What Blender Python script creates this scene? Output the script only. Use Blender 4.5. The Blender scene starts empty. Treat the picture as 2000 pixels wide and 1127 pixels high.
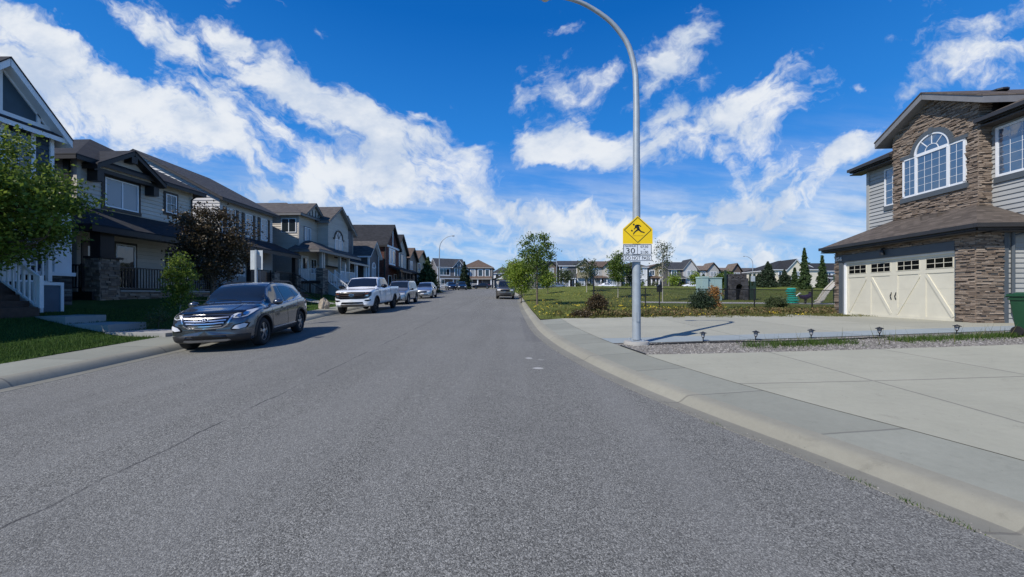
import bpy, bmesh, math, random
import numpy as np
from mathutils import Vector, Matrix, Quaternion
from mathutils.bvhtree import BVHTree
R = math.radians
SC = bpy.context.scene
COL = SC.collection
random.seed(7)

# ------------------------------------------------------------------ camera
FPX = 751.0                      # focal length in pixels of the 2000 px wide photograph
EYE = 1.65
HOR = 576.0                      # level line; the street itself climbs 3.3 per cent
SL = 0.0333
cam = bpy.data.cameras.new('camera'); camo = bpy.data.objects.new('camera', cam); COL.objects.link(camo)
cam.sensor_width = 36.0; cam.lens = 36.0*FPX/2000.0
cam.shift_y = (HOR-563.5)/2000.0
cam.clip_start = 0.05; cam.clip_end = 5000
camo.location = (0, 0, EYE); camo.rotation_euler = (R(90), 0, 0)
SC.camera = camo

# ------------------------------------------------------------------ sun
SUN_DIR = Vector((0.74, 0.67, 0)).normalized()     # where shadows fall
ELEV = R(45)
sun = bpy.data.lights.new('sun', 'SUN'); suno = bpy.data.objects.new('sun', sun); COL.objects.link(suno)
sun.energy = 4.9; sun.angle = R(0.53); sun.color = (1.0, 0.945, 0.86)
dv = Vector((SUN_DIR.x*math.cos(ELEV), SUN_DIR.y*math.cos(ELEV), -math.sin(ELEV)))
suno.rotation_euler = dv.to_track_quat('-Z', 'Y').to_euler(); suno.location = (-20, -20, 40)

# ------------------------------------------------------------------ sky
world = bpy.data.worlds.new('World'); SC.world = world; world.use_nodes = True
wt = world.node_tree; wt.nodes.clear()
class NT:
    def __init__(s, tree): s.t = tree
    def n(s, typ, **kw):
        nd = s.t.nodes.new(typ)
        for k, v in kw.items():
            if k.startswith('i_'):
                nd.inputs[int(k[2:])].default_value = v
            else: setattr(nd, k, v)
        return nd
    def l(s, a, b): s.t.links.new(a, b)
    def put(s, sock, v):
        if hasattr(v, 'is_linked') or isinstance(v, bpy.types.NodeSocket): s.l(v, sock)
        else: sock.default_value = v
    def m(s, op, a, b=0.0, c=None, clamp=False):
        nd = s.t.nodes.new('ShaderNodeMath'); nd.operation = op; nd.use_clamp = clamp
        s.put(nd.inputs[0], a); s.put(nd.inputs[1], b)
        if c is not None: s.put(nd.inputs[2], c)
        return nd.outputs[0]
    def mr(s, v, a, b, c, d, smooth=True):
        nd = s.t.nodes.new('ShaderNodeMapRange'); nd.interpolation_type = 'SMOOTHSTEP' if smooth else 'LINEAR'
        s.put(nd.inputs[0], v); nd.inputs[1].default_value = a; nd.inputs[2].default_value = b
        nd.inputs[3].default_value = c; nd.inputs[4].default_value = d
        return nd.outputs[0]
    def noise(s, vec, scale, detail=4, rough=0.55, dist=0.0, dim='3D', out=0):
        nd = s.t.nodes.new('ShaderNodeTexNoise'); nd.noise_dimensions = dim
        if vec is not None: s.l(vec, nd.inputs['Vector'])
        nd.inputs['Scale'].default_value = scale; nd.inputs['Detail'].default_value = detail
        nd.inputs['Roughness'].default_value = rough; nd.inputs['Distortion'].default_value = dist
        return nd.outputs[out]
    def mix(s, f, a, b, mode='MIX'):
        nd = s.t.nodes.new('ShaderNodeMix'); nd.data_type = 'RGBA'; nd.blend_type = mode
        s.put(nd.inputs[0], f)
        for sock, v in ((nd.inputs[6], a), (nd.inputs[7], b)):
            if isinstance(v, (tuple, list)): sock.default_value = (*v[:3], 1)
            else: s.l(v, sock)
        return nd.outputs[2]
    def ramp(s, f, stops, interp='LINEAR'):
        nd = s.t.nodes.new('ShaderNodeValToRGB'); nd.color_ramp.interpolation = interp
        e = nd.color_ramp.elements
        while len(e) < len(stops): e.new(0.5)
        for k, (p, c) in enumerate(stops):
            e[k].position = p; e[k].color = (*c[:3], 1)
        s.l(f, nd.inputs[0]); return nd.outputs[0]
    def mapping(s, vec, loc=(0,0,0), rot=(0,0,0), scale=(1,1,1), typ='POINT'):
        nd = s.t.nodes.new('ShaderNodeMapping'); nd.vector_type = typ
        s.l(vec, nd.inputs[0]); nd.inputs[1].default_value = loc; nd.inputs[2].default_value = rot; nd.inputs[3].default_value = scale
        return nd.outputs[0]

def build_sky():
    k = NT(wt)
    sky = k.n('ShaderNodeTexSky'); sky.sky_type = 'NISHITA'; sky.sun_disc = False
    sky.sun_elevation = ELEV
    sky.sun_rotation = math.atan2(-SUN_DIR.x, -SUN_DIR.y)
    sky.altitude = 1000; sky.air_density = 1.0; sky.dust_density = 0.4; sky.ozone_density = 2.5
    tc = k.n('ShaderNodeTexCoord'); g = tc.outputs['Generated']
    sx = k.n('ShaderNodeSeparateXYZ'); k.l(g, sx.inputs[0]); x, y, z = sx.outputs
    front = k.mr(y, 0.02, 0.2, 0.0, 1.0)
    ys = k.m('MAXIMUM', y, 0.08)
    cx = k.n('ShaderNodeCombineXYZ')
    k.l(k.m('DIVIDE', x, ys), cx.inputs[0]); k.l(k.m('DIVIDE', z, ys), cx.inputs[1])
    P = cx.outputs[0]
    # domain warp so that the banks break up
    wn = k.noise(P, 3.2, 5, 0.6, out=1)
    vs = k.n('ShaderNodeVectorMath', operation='SUBTRACT'); k.l(wn, vs.inputs[0]); vs.inputs[1].default_value = (0.5, 0.5, 0.5)
    vsc = k.n('ShaderNodeVectorMath', operation='SCALE'); k.l(vs.outputs[0], vsc.inputs[0]); vsc.inputs[3].default_value = 0.22
    va = k.n('ShaderNodeVectorMath', operation='ADD'); k.l(P, va.inputs[0]); k.l(vsc.outputs[0], va.inputs[1])
    PW = va.outputs[0]
    lumps = [ # u, v, half length, half height, tilt down to the right (deg), strength
        (20, 130, 300, 110, 22, .95), (210, 200, 300, 80, 24, .85), (60, 60, 200, 60, 30, .8), (420, 260, 220, 70, 25, .9),
        (330, 55, 260, 42, 34, .8), (500, 110, 200, 45, 40, .8), (600, 190, 160, 50, 42, .85), (470, 215, 200, 38, 30, .65),
        (690, 250, 140, 70, 30, .9), (800, 270, 110, 45, 5, .8), (640, 345, 120, 40, -8, .75), (760, 350, 170, 42, 12, .7),
        (880, 330, 120, 40, 10, .65), (950, 400, 260, 50, 12, .75), (530, 378, 120, 22, 4, 1.0), (700, 395, 120, 22, 5, .7),
        (1090, 300, 120, 48, -12, 1.15), (1190, 315, 150, 50, 5, .95), (1120, 215, 140, 40, -38, .5), (1160, 120, 170, 55, -22, .62),
        (1290, 115, 150, 42, -48, .75), (1370, 50, 90, 45, -50, .6), (1330, 190, 120, 45, -50, .75), (1480, 225, 170, 70, -28, .85),
        (1290, 290, 140, 40, 0, .5), (1430, 200, 180, 40, -30, .6), (1560, 330, 180, 55, -22, .7), (1480, 405, 200, 36, -8, .6), (1650, 300, 140, 45, -20, .6),
        (1120, 420, 220, 40, 4, .6), (1000, 465, 420, 34, 2, .5), (1420, 460, 420, 42, -3, .55), (1250, 510, 900, 34, 0, .55),
        (1890, 50, 190, 34, -24, .5), (1900, 110, 150, 40, -15, .5), (1970, 70, 120, 40, -10, .45), (1880, 160, 170, 30, -10, .45), (1790, 190, 60, 20, -10, .35),
        (1110, 45, 55, 22, -20, .6), (1640, 12, 50, 18, -20, .55), (1680, 175, 34, 14, 0, .45), (800, 228, 40, 14, 10, .7),
        (620, 55, 60, 16, 40, .35), (940, 300, 70, 14, -20, .45), (1030, 270, 60, 22, 40, .45), (100, 350, 200, 50, 10, .6)]
    acc = None
    for (u, v, a, b, t, s) in lumps:
        mp = k.mapping(PW, ((u-1000)/FPX, (HOR-v)/FPX, 0), (0, 0, R(-t)), (a/FPX, b/FPX, 1), 'TEXTURE')
        ln = k.n('ShaderNodeVectorMath', operation='LENGTH')
        # flatten z so only the two picture-plane directions count
        fl = k.n('ShaderNodeVectorMath', operation='MULTIPLY'); k.l(mp, fl.inputs[0]); fl.inputs[1].default_value = (1, 1, 0)
        k.l(fl.outputs[0], ln.inputs[0])
        val = k.mr(ln.outputs['Value'], 0.1, 1.4, s, 0.0)
        acc = val if acc is None else k.m('ADD', acc, k.m('MULTIPLY', val, k.m('SUBTRACT', 1.15, acc, clamp=True)))
    # streaky detail
    m1 = k.mapping(PW, (0, 0, 0), (0, 0, R(-33)), (1.0, .36, 1), 'TEXTURE'); m2 = k.mapping(PW, (0, 0, 0), (0, 0, R(34)), (1.0, .5, 1), 'TEXTURE')
    px_ = k.n('ShaderNodeSeparateXYZ'); k.l(P, px_.inputs[0]); sel = k.mr(px_.outputs[0], -.25, .05, 0, 1)
    n1 = k.m('ADD', k.m('MULTIPLY', k.noise(m1, 4.2, 9, 0.62, 0.25), k.m('SUBTRACT', 1, sel)), k.m('MULTIPLY', k.noise(m2, 4.2, 9, 0.62, 0.25), sel))
    n2 = k.noise(PW, 16.0, 6, 0.6)
    det = k.m('ADD', k.m('MULTIPLY', k.m('SUBTRACT', n1, 0.5), 2.6), k.m('MULTIPLY', k.m('SUBTRACT', n2, 0.5), 0.9))
    dens = k.m('ADD', k.m('MULTIPLY', acc, 1.0), det)
    thin = k.noise(k.mapping(P, (0, 0, 0), (0, 0, R(-6)), (1.0, .16, 1), 'TEXTURE'), 3.0, 7, .6)
    veil = k.m('MULTIPLY', k.mr(z, .38, .12, 0, 1), k.mr(thin, .36, .66, 0.18, .82))
    cf = k.m('MAXIMUM', k.mr(dens, 0.30, 1.0, 0.0, 1.0), veil)
    # generic broken cloud behind the camera
    zz = k.m('ADD', k.m('ABSOLUTE', z), 0.12)
    cb = k.n('ShaderNodeCombineXYZ'); k.l(k.m('DIVIDE', x, zz), cb.inputs[0]); k.l(k.m('DIVIDE', y, zz), cb.inputs[1])
    nb = k.noise(cb.outputs[0], 1.1, 8, 0.6, 0.2)
    cbk = k.mr(nb, 0.56, 0.72, 0.0, 0.8)
    cloud = k.m('ADD', k.m('MULTIPLY', cf, front), k.m('MULTIPLY', cbk, k.m('SUBTRACT', 1.0, front)))
    cloud = k.m('MULTIPLY', cloud, 0.93)
    shade = k.noise(k.mapping(P, (0, .13, 0), (0, 0, 0), (1, 1.6, 1)), 3.4, 5, 0.6)
    ccol = k.mix(k.mr(k.m('ADD', shade, k.m('MULTIPLY', dens, -0.10)), 0.30, 0.56, 1.0, 0.0), (5.9, 6.9, 8.5), (9.3, 9.6, 9.9))
    grad = k.ramp(k.m('MAXIMUM', z, 0.0), [(0, (.32,.62,.97)), (.12, (.15,.47,.95)), (.28, (.035,.29,.86)), (.58, (.003,.140,.55)), (1, (.002,.06,.30))])
    gs = k.n('ShaderNodeVectorMath', operation='SCALE'); k.l(grad, gs.inputs[0]); gs.inputs[3].default_value = 10.0
    tint = k.mix(0.96, sky.outputs[0], gs.outputs[0])
    out = k.mix(cloud, tint, ccol)
    bg = k.n('ShaderNodeBackground'); bg.inputs[1].default_value = 0.1
    k.l(out, bg.inputs[0]); wo = k.n('ShaderNodeOutputWorld'); k.l(bg.outputs[0], wo.inputs[0])
build_sky()

# ------------------------------------------------------------------ colour management
SC.view_settings.view_transform = 'Standard'; SC.view_settings.look = 'None'
SC.view_settings.gamma = 1; SC.view_settings.exposure = -0.1
SC.view_settings.use_curve_mapping = False

# ------------------------------------------------------------------ mesh helpers
def sm(t): t = max(0.0, min(1.0, t)); return t*t*(3-2*t)
def lerp(a, b, t): return a+(b-a)*t
def interp(pts):
    pts = sorted(pts); q = [pts[0]]
    for p in pts[1:]:
        if p[0]-q[-1][0] > 1e-3: q.append(p)
    pts = q
    xs = [p[0] for p in pts]; ys = [p[1] for p in pts]; n = len(xs)
    d = [(ys[i+1]-ys[i])/(xs[i+1]-xs[i]) for i in range(n-1)]
    m = [d[0]]+[0 if d[i-1]*d[i] <= 0 else 2*d[i-1]*d[i]/(d[i-1]+d[i]) for i in range(1, n-1)]+[d[-1]]
    def f(x):
        if x <= xs[0]: return ys[0]+(x-xs[0])*0
        if x >= xs[-1]: return ys[-1]
        i = 0
        while x > xs[i+1]: i += 1
        h = xs[i+1]-xs[i]; t = (x-xs[i])/h
        return ((2*t**3-3*t*t+1)*ys[i]+(t**3-2*t*t+t)*h*m[i]+(-2*t**3+3*t*t)*ys[i+1]+(t**3-t*t)*h*m[i+1])
    return f

def at(u, v, Y):
    "a photograph pixel at a known distance, as a point of the street"
    return Vector(((u-1000)/FPX*Y, Y, EYE+(HOR-v)/FPX*Y))

class MB:
    def __init__(s): s.v = []; s.f = []; s.r = []; s.mi = []
    def add(s, vs, fs, rnd=None, mi=0):
        o = len(s.v); s.v.extend([tuple(p) for p in vs])
        if rnd is None: rnd = random.random()
        for f in fs: s.f.append([o+i for i in f]); s.r.append(rnd); s.mi.append(mi)
        return s
    def poly(s, pts, rnd=None, mi=0): return s.add(pts, [list(range(len(pts)))], rnd, mi)
    def box6(s, p, rnd=None, mi=0):
        return s.add(p, [(0,3,2,1),(4,5,6,7),(0,1,5,4),(1,2,6,5),(2,3,7,6),(3,0,4,7)], rnd, mi)
    def box(s, a, b, rnd=None, mi=0):
        (x0,y0,z0),(x1,y1,z1) = a, b
        return s.box6([(x0,y0,z0),(x1,y0,z0),(x1,y1,z0),(x0,y1,z0),(x0,y0,z1),(x1,y0,z1),(x1,y1,z1),(x0,y1,z1)], rnd, mi)
    def slab(s, pts, t, rnd=None):
        n = len(pts); lo = [(p[0], p[1], p[2]-t) for p in pts]
        return s.add(list(pts)+lo, [list(range(n)), [2*n-1-i for i in range(n)]]+[[i, i+n, (i+1)%n+n, (i+1)%n] for i in range(n)], rnd)
    def prism(s, pts, off, rnd=None):
        off = Vector(off); n = len(pts); q = [Vector(p)+off for p in pts]
        return s.add([Vector(p) for p in pts]+q, [list(range(n)), [2*n-1-i for i in range(n)]]+[[i, i+n, (i+1)%n+n, (i+1)%n] for i in range(n)], rnd)
    def bar(s, a, b, w, h=None, up=(0,0,1), rnd=None):
        a, b = Vector(a), Vector(b); d = (b-a); 
        if d.length < 1e-6: return s
        d.normalize(); up = Vector(up)
        if abs(d.dot(up)) > .98: up = Vector((1,0,0))
        sd = d.cross(up).normalized(); u2 = sd.cross(d); h = h or w
        c = [a-sd*w/2-u2*h/2, a+sd*w/2-u2*h/2, a+sd*w/2+u2*h/2, a-sd*w/2+u2*h/2]
        return s.box6(c+[p+(b-a) for p in c], rnd)
    def tube(s, pts, rad, n=8, cap=True, rnd=None):
        pts = [Vector(p) for p in pts]; m = len(pts)
        if not isinstance(rad, (list, tuple)): rad = [rad]*m
        vs = []; fs = []; prev = None
        for i, p in enumerate(pts):
            t = (pts[min(i+1, m-1)]-pts[max(i-1, 0)]).normalized()
            if prev is None: a = t.orthogonal().normalized()
            else: a = (prev-t*prev.dot(t)).normalized()
            prev = a; b = t.cross(a)
            for j in range(n):
                an = 2*math.pi*j/n; vs.append(p+(a*math.cos(an)+b*math.sin(an))*rad[i])
        for i in range(m-1):
            for j in range(n):
                fs.append((i*n+j, i*n+(j+1)%n, (i+1)*n+(j+1)%n, (i+1)*n+j))
        if cap: fs.append(list(range(n))[::-1]); fs.append([(m-1)*n+j for j in range(n)])
        return s.add(vs, fs, rnd)
    def lathe(s, c, prof, n=24, axis='z', rnd=None, cap=True):
        c = Vector(c); vs = []; fs = []; m = len(prof)
        for (r, h) in prof:
            for j in range(n):
                a = 2*math.pi*j/n; x, y = r*math.cos(a), r*math.sin(a)
                vs.append(c+(Vector((x, y, h)) if axis == 'z' else Vector((x, h, y)) if axis == 'y' else Vector((h, x, y))))
        for i in range(m-1):
            for j in range(n): fs.append((i*n+j, i*n+(j+1)%n, (i+1)*n+(j+1)%n, (i+1)*n+j))
        if cap: fs.append(list(range(n))[::-1]); fs.append([(m-1)*n+j for j in range(n)])
        return s.add(vs, fs, rnd)
    def build(s, name, mat, parent=None, smooth=False, ang=40, fix=True, uv=True):
        me = bpy.data.meshes.new(name)
        if not s.v: s.v = [(0,0,0),(0.001,0,0),(0,0.001,0)]; s.f = [[0,1,2]]; s.r=[0]; s.mi=[0]
        me.from_pydata(s.v, [], s.f)
        for mt in (mat if isinstance(mat, (list, tuple)) else [mat]): me.materials.append(mt)
        at_ = me.attributes.new('rnd', 'FLOAT', 'FACE'); at_.data.foreach_set('value', s.r)
        if isinstance(mat, (list, tuple)): me.polygons.foreach_set('material_index', s.mi)
        if fix:
            bm = bmesh.new(); bm.from_mesh(me); bmesh.ops.recalc_face_normals(bm, faces=bm.faces); bm.to_mesh(me); bm.free()
        if uv: metre_uv(me)
        if smooth:
            me.polygons.foreach_set('use_smooth', [True]*len(me.polygons))
            try: me.set_sharp_from_angle(angle=R(ang))
            except Exception: pass
        me.update()
        o = bpy.data.objects.new(name, me); COL.objects.link(o)
        if parent is not None: attach(o, parent)
        return o

def metre_uv(me):
    uvl = me.uv_layers.new(name='UVMap'); buf = np.zeros(len(me.loops)*2, dtype=np.float32)
    co = np.zeros(len(me.vertices)*3, dtype=np.float32); me.vertices.foreach_get('co', co); co = co.reshape(-1, 3)
    nr = np.zeros(len(me.polygons)*3, dtype=np.float32); me.polygons.foreach_get('normal', nr); nr = nr.reshape(-1, 3)
    lt = np.zeros(len(me.polygons), dtype=np.int32); me.polygons.foreach_get('loop_total', lt)
    vi = np.zeros(len(me.loops), dtype=np.int32); me.loops.foreach_get('vertex_index', vi)
    N = np.repeat(nr, lt, axis=0); p = co[vi]
    h = np.stack([-N[:,1], N[:,0], np.zeros(len(N))], 1); L = np.linalg.norm(h, axis=1)
    flat = L < 0.02; h[flat] = (1, 0, 0); L[flat] = 1; h /= L[:, None]
    v = np.cross(N, h)
    buf = np.stack([(p*h).sum(1), (p*v).sum(1)], 1).astype(np.float32).ravel()
    uvl.data.foreach_set('uv', buf)

def attach(o, parent):
    "child of a thing whose meshes are written in world coordinates"
    o.parent = parent
    loc = parent.get('_base')
    p = parent
    base = Vector((0,0,0))
    while p is not None:
        base += Vector(p.location) if p.type == 'EMPTY' and p.get('world_parts') else Vector((0,0,0)); p = p.parent
    if parent.type == 'EMPTY' and parent.get('world_parts'):
        o.location = -Vector(parent.location)
def tag(o, label=None, cat=None, group=None, kind=None):
    if label: o['label'] = label
    if cat: o['category'] = cat
    if group: o['group'] = group
    if kind: o['kind'] = kind
    return o
def empty(name, label, cat, loc=(0,0,0), rz=0, group=None, world_parts=True):
    "world_parts: its meshes are written in world coordinates; otherwise local to the empty"
    o = bpy.data.objects.new(name, None); COL.objects.link(o); o.location = loc; o.rotation_euler = (0, 0, rz)
    o.empty_display_size = 0.2
    if world_parts: o['world_parts'] = 1
    return tag(o, label, cat, group)
def copy_tree(o, parent=None):
    c = o.copy(); COL.objects.link(c)
    if parent is not None: c.parent = parent
    for ch in [q for q in bpy.data.objects if q.parent == o]: copy_tree(ch, c)
    return c

# ------------------------------------------------------------------ materials
MATS = {}
def newmat(name):
    m = bpy.data.materials.new(name); m.use_nodes = True; t = m.node_tree
    b = t.nodes['Principled BSDF']; MATS[name] = m
    return m, NT(t), b
def bump(k, b, h, strength, dist):
    n = k.n('ShaderNodeBump'); n.inputs['Strength'].default_value = strength; n.inputs['Distance'].default_value = dist
    k.l(h, n.inputs['Height']); k.l(n.outputs[0], b.inputs['Normal'])
def plain(name, col, rough=0.6, metal=0.0, var=0.12, vs=3.0, bmp=0.0, spec=0.5, coat=0.0, ior=1.5):
    if name in MATS: return MATS[name]
    m, k, b = newmat(name)
    tc = k.n('ShaderNodeTexCoord')
    n = k.noise(tc.outputs['Object'], vs, 6, 0.6)
    c0 = tuple(c*(1-var) for c in col); c1 = tuple(min(1, c*(1+var)) for c in col)
    k.l(k.ramp(n, [(0.3, c0), (0.7, c1)]), b.inputs['Base Color'])
    b.inputs['Roughness'].default_value = rough; b.inputs['Metallic'].default_value = metal
    b.inputs['Specular IOR Level'].default_value = spec; b.inputs['IOR'].default_value = ior
    b.inputs['Coat Weight'].default_value = coat; b.inputs['Coat Roughness'].default_value = 0.04
    if bmp: bump(k, b, k.noise(tc.outputs['Object'], vs*12, 4, 0.6), bmp, 0.01)
    return m
def glass(name, col=(.02,.028,.035), ior=1.9, rough=0.03, wob=0.03):
    if name in MATS: return MATS[name]
    m, k, b = newmat(name); b.inputs['Base Color'].default_value = (*col, 1)
    b.inputs['Roughness'].default_value = rough; b.inputs['IOR'].default_value = ior
    if wob:
        tc = k.n('ShaderNodeTexCoord'); bump(k, b, k.noise(tc.outputs['Object'], 1.3, 2, .5), wob, 0.2)
    return m
def siding(name, col, var=.10):
    if name in MATS: return MATS[name]
    m, k, b = newmat(name); tc = k.n('ShaderNodeTexCoord')
    at_ = k.n('ShaderNodeAttribute', attribute_name='rnd')
    n = k.noise(tc.outputs['Object'], 1.2, 6, 0.6)
    f = k.m('ADD', k.m('MULTIPLY', n, .7), k.m('MULTIPLY', at_.outputs['Fac'], .3))
    k.l(k.ramp(f, [(0.3, tuple(c*(1-var) for c in col)), (0.75, tuple(c*(1+var) for c in col))]), b.inputs['Base Color'])
    b.inputs['Roughness'].default_value = 0.55
    uv = k.n('ShaderNodeUVMap'); mp = k.mapping(uv.outputs[0], scale=(3, 60, 1))
    bump(k, b, k.noise(mp, 3, 3, .6), 0.15, 0.004)
    return m
def shingle(name, col, var=.35):
    if name in MATS: return MATS[name]
    m, k, b = newmat(name); uv = k.n('ShaderNodeUVMap')
    br = k.n('ShaderNodeTexBrick'); k.l(uv.outputs[0], br.inputs['Vector'])
    br.offset = .5; br.squash = 1
    br.inputs['Color1'].default_value = (0,0,0,1); br.inputs['Color2'].default_value = (1,1,1,1); br.inputs['Mortar'].default_value = (.2,.2,.2,1)
    br.inputs['Scale'].default_value = 1; br.inputs['Mortar Size'].default_value = .006; br.inputs['Bias'].default_value = 0
    br.inputs['Brick Width'].default_value = .28; br.inputs['Row Height'].default_value = .14
    n = k.noise(uv.outputs[0], 1.4, 5, .6); n3 = k.noise(uv.outputs[0], 90, 2, .6)
    sp = k.n('ShaderNodeSeparateColor'); k.l(br.outputs[0], sp.inputs[0])
    f = k.m('ADD', k.m('MULTIPLY', sp.outputs[0], .42), k.m('ADD', k.m('MULTIPLY', n, .4), k.m('MULTIPLY', n3, .3)))
    k.l(k.ramp(f, [(0.2, tuple(c*(1-var) for c in col)), (0.9, tuple(c*(1+var) for c in col))]), b.inputs['Base Color'])
    b.inputs['Roughness'].default_value = 0.9; b.inputs['Specular IOR Level'].default_value = .2
    # lapped courses: the lower edge of each row stands proud
    su = k.n('ShaderNodeSeparateXYZ'); k.l(uv.outputs[0], su.inputs[0])
    saw = k.m('SUBTRACT', 1.0, k.m('FRACT', k.m('DIVIDE', su.outputs[1], .14)))
    bump(k, b, k.m('ADD', saw, k.m('MULTIPLY', sp.outputs[0], .5)), 1.0, .022)
    return m
def brickmat(name, cols, bw=.3, rh=.07, mort=(.08,.07,.06), bd=.03):
    if name in MATS: return MATS[name]
    m, k, b = newmat(name); uv = k.n('ShaderNodeUVMap')
    w = k.noise(uv.outputs[0], 2.5, 3, .5, out=1)
    vs = k.n('ShaderNodeVectorMath', operation='SCALE'); k.l(w, vs.inputs[0]); vs.inputs[3].default_value = .05
    va = k.n('ShaderNodeVectorMath', operation='ADD'); k.l(uv.outputs[0], va.inputs[0]); k.l(vs.outputs[0], va.inputs[1])
    br = k.n('ShaderNodeTexBrick'); k.l(va.outputs[0], br.inputs['Vector']); br.offset = .37; br.squash = 1.3
    br.inputs['Color1'].default_value = (0.02,0.02,0.02,1); br.inputs['Color2'].default_value = (1,1,1,1); br.inputs['Mortar'].default_value = (0,0,0,1)
    br.inputs['Scale'].default_value = 1; br.inputs['Mortar Size'].default_value = .007; br.inputs['Mortar Smooth'].default_value = .3
    br.inputs['Brick Width'].default_value = bw; br.inputs['Row Height'].default_value = rh
    n = k.noise(uv.outputs[0], 9, 5, .6)
    sp = k.n('ShaderNodeSeparateColor'); k.l(br.outputs[0], sp.inputs[0])
    f = k.m('ADD', k.m('MULTIPLY', sp.outputs[0], .6), k.m('MULTIPLY', n, .5))
    c = k.ramp(f, [(.15+.7*i/(len(cols)-1), cc) for i, cc in enumerate(cols)])
    k.l(k.mix(br.outputs['Fac'], c, mort), b.inputs['Base Color'])
    b.inputs['Roughness'].default_value = .9
    bump(k, b, k.m('ADD', k.m('MULTIPLY', k.m('SUBTRACT', 1, br.outputs['Fac']), k.m('ADD', .6, k.m('MULTIPLY', sp.outputs[0], .6))), k.m('MULTIPLY', n, .25)), .8, bd)
    return m
def rndmat(name, stops, rough=.8, bmp=.3, nsc=25, noisew=.35, spec=.3, trans=0.0):
    "colour chosen per face (a stone, a leaf) plus fine noise"
    if name in MATS: return MATS[name]
    m, k, b = newmat(name); tc = k.n('ShaderNodeTexCoord')
    a = k.n('ShaderNodeAttribute', attribute_name='rnd')
    n = k.noise(tc.outputs['Object'], nsc, 4, .6)
    f = k.m('ADD', k.m('MULTIPLY', a.outputs['Fac'], 1-noisew), k.m('MULTIPLY', n, noisew))
    c = k.ramp(f, stops); k.l(c, b.inputs['Base Color'])
    b.inputs['Roughness'].default_value = rough; b.inputs['Specular IOR Level'].default_value = spec
    if bmp: bump(k, b, n, bmp, .01)
    if trans:
        t = k.n('ShaderNodeBsdfTranslucent'); k.l(c, t.inputs[0])
        mx = k.n('ShaderNodeMixShader'); mx.inputs[0].default_value = trans
        k.l(b.outputs[0], mx.inputs[1]); k.l(t.outputs[0], mx.inputs[2])
        k.l(mx.outputs[0], k.t.nodes['Material Output'].inputs[0])
    return m

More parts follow.
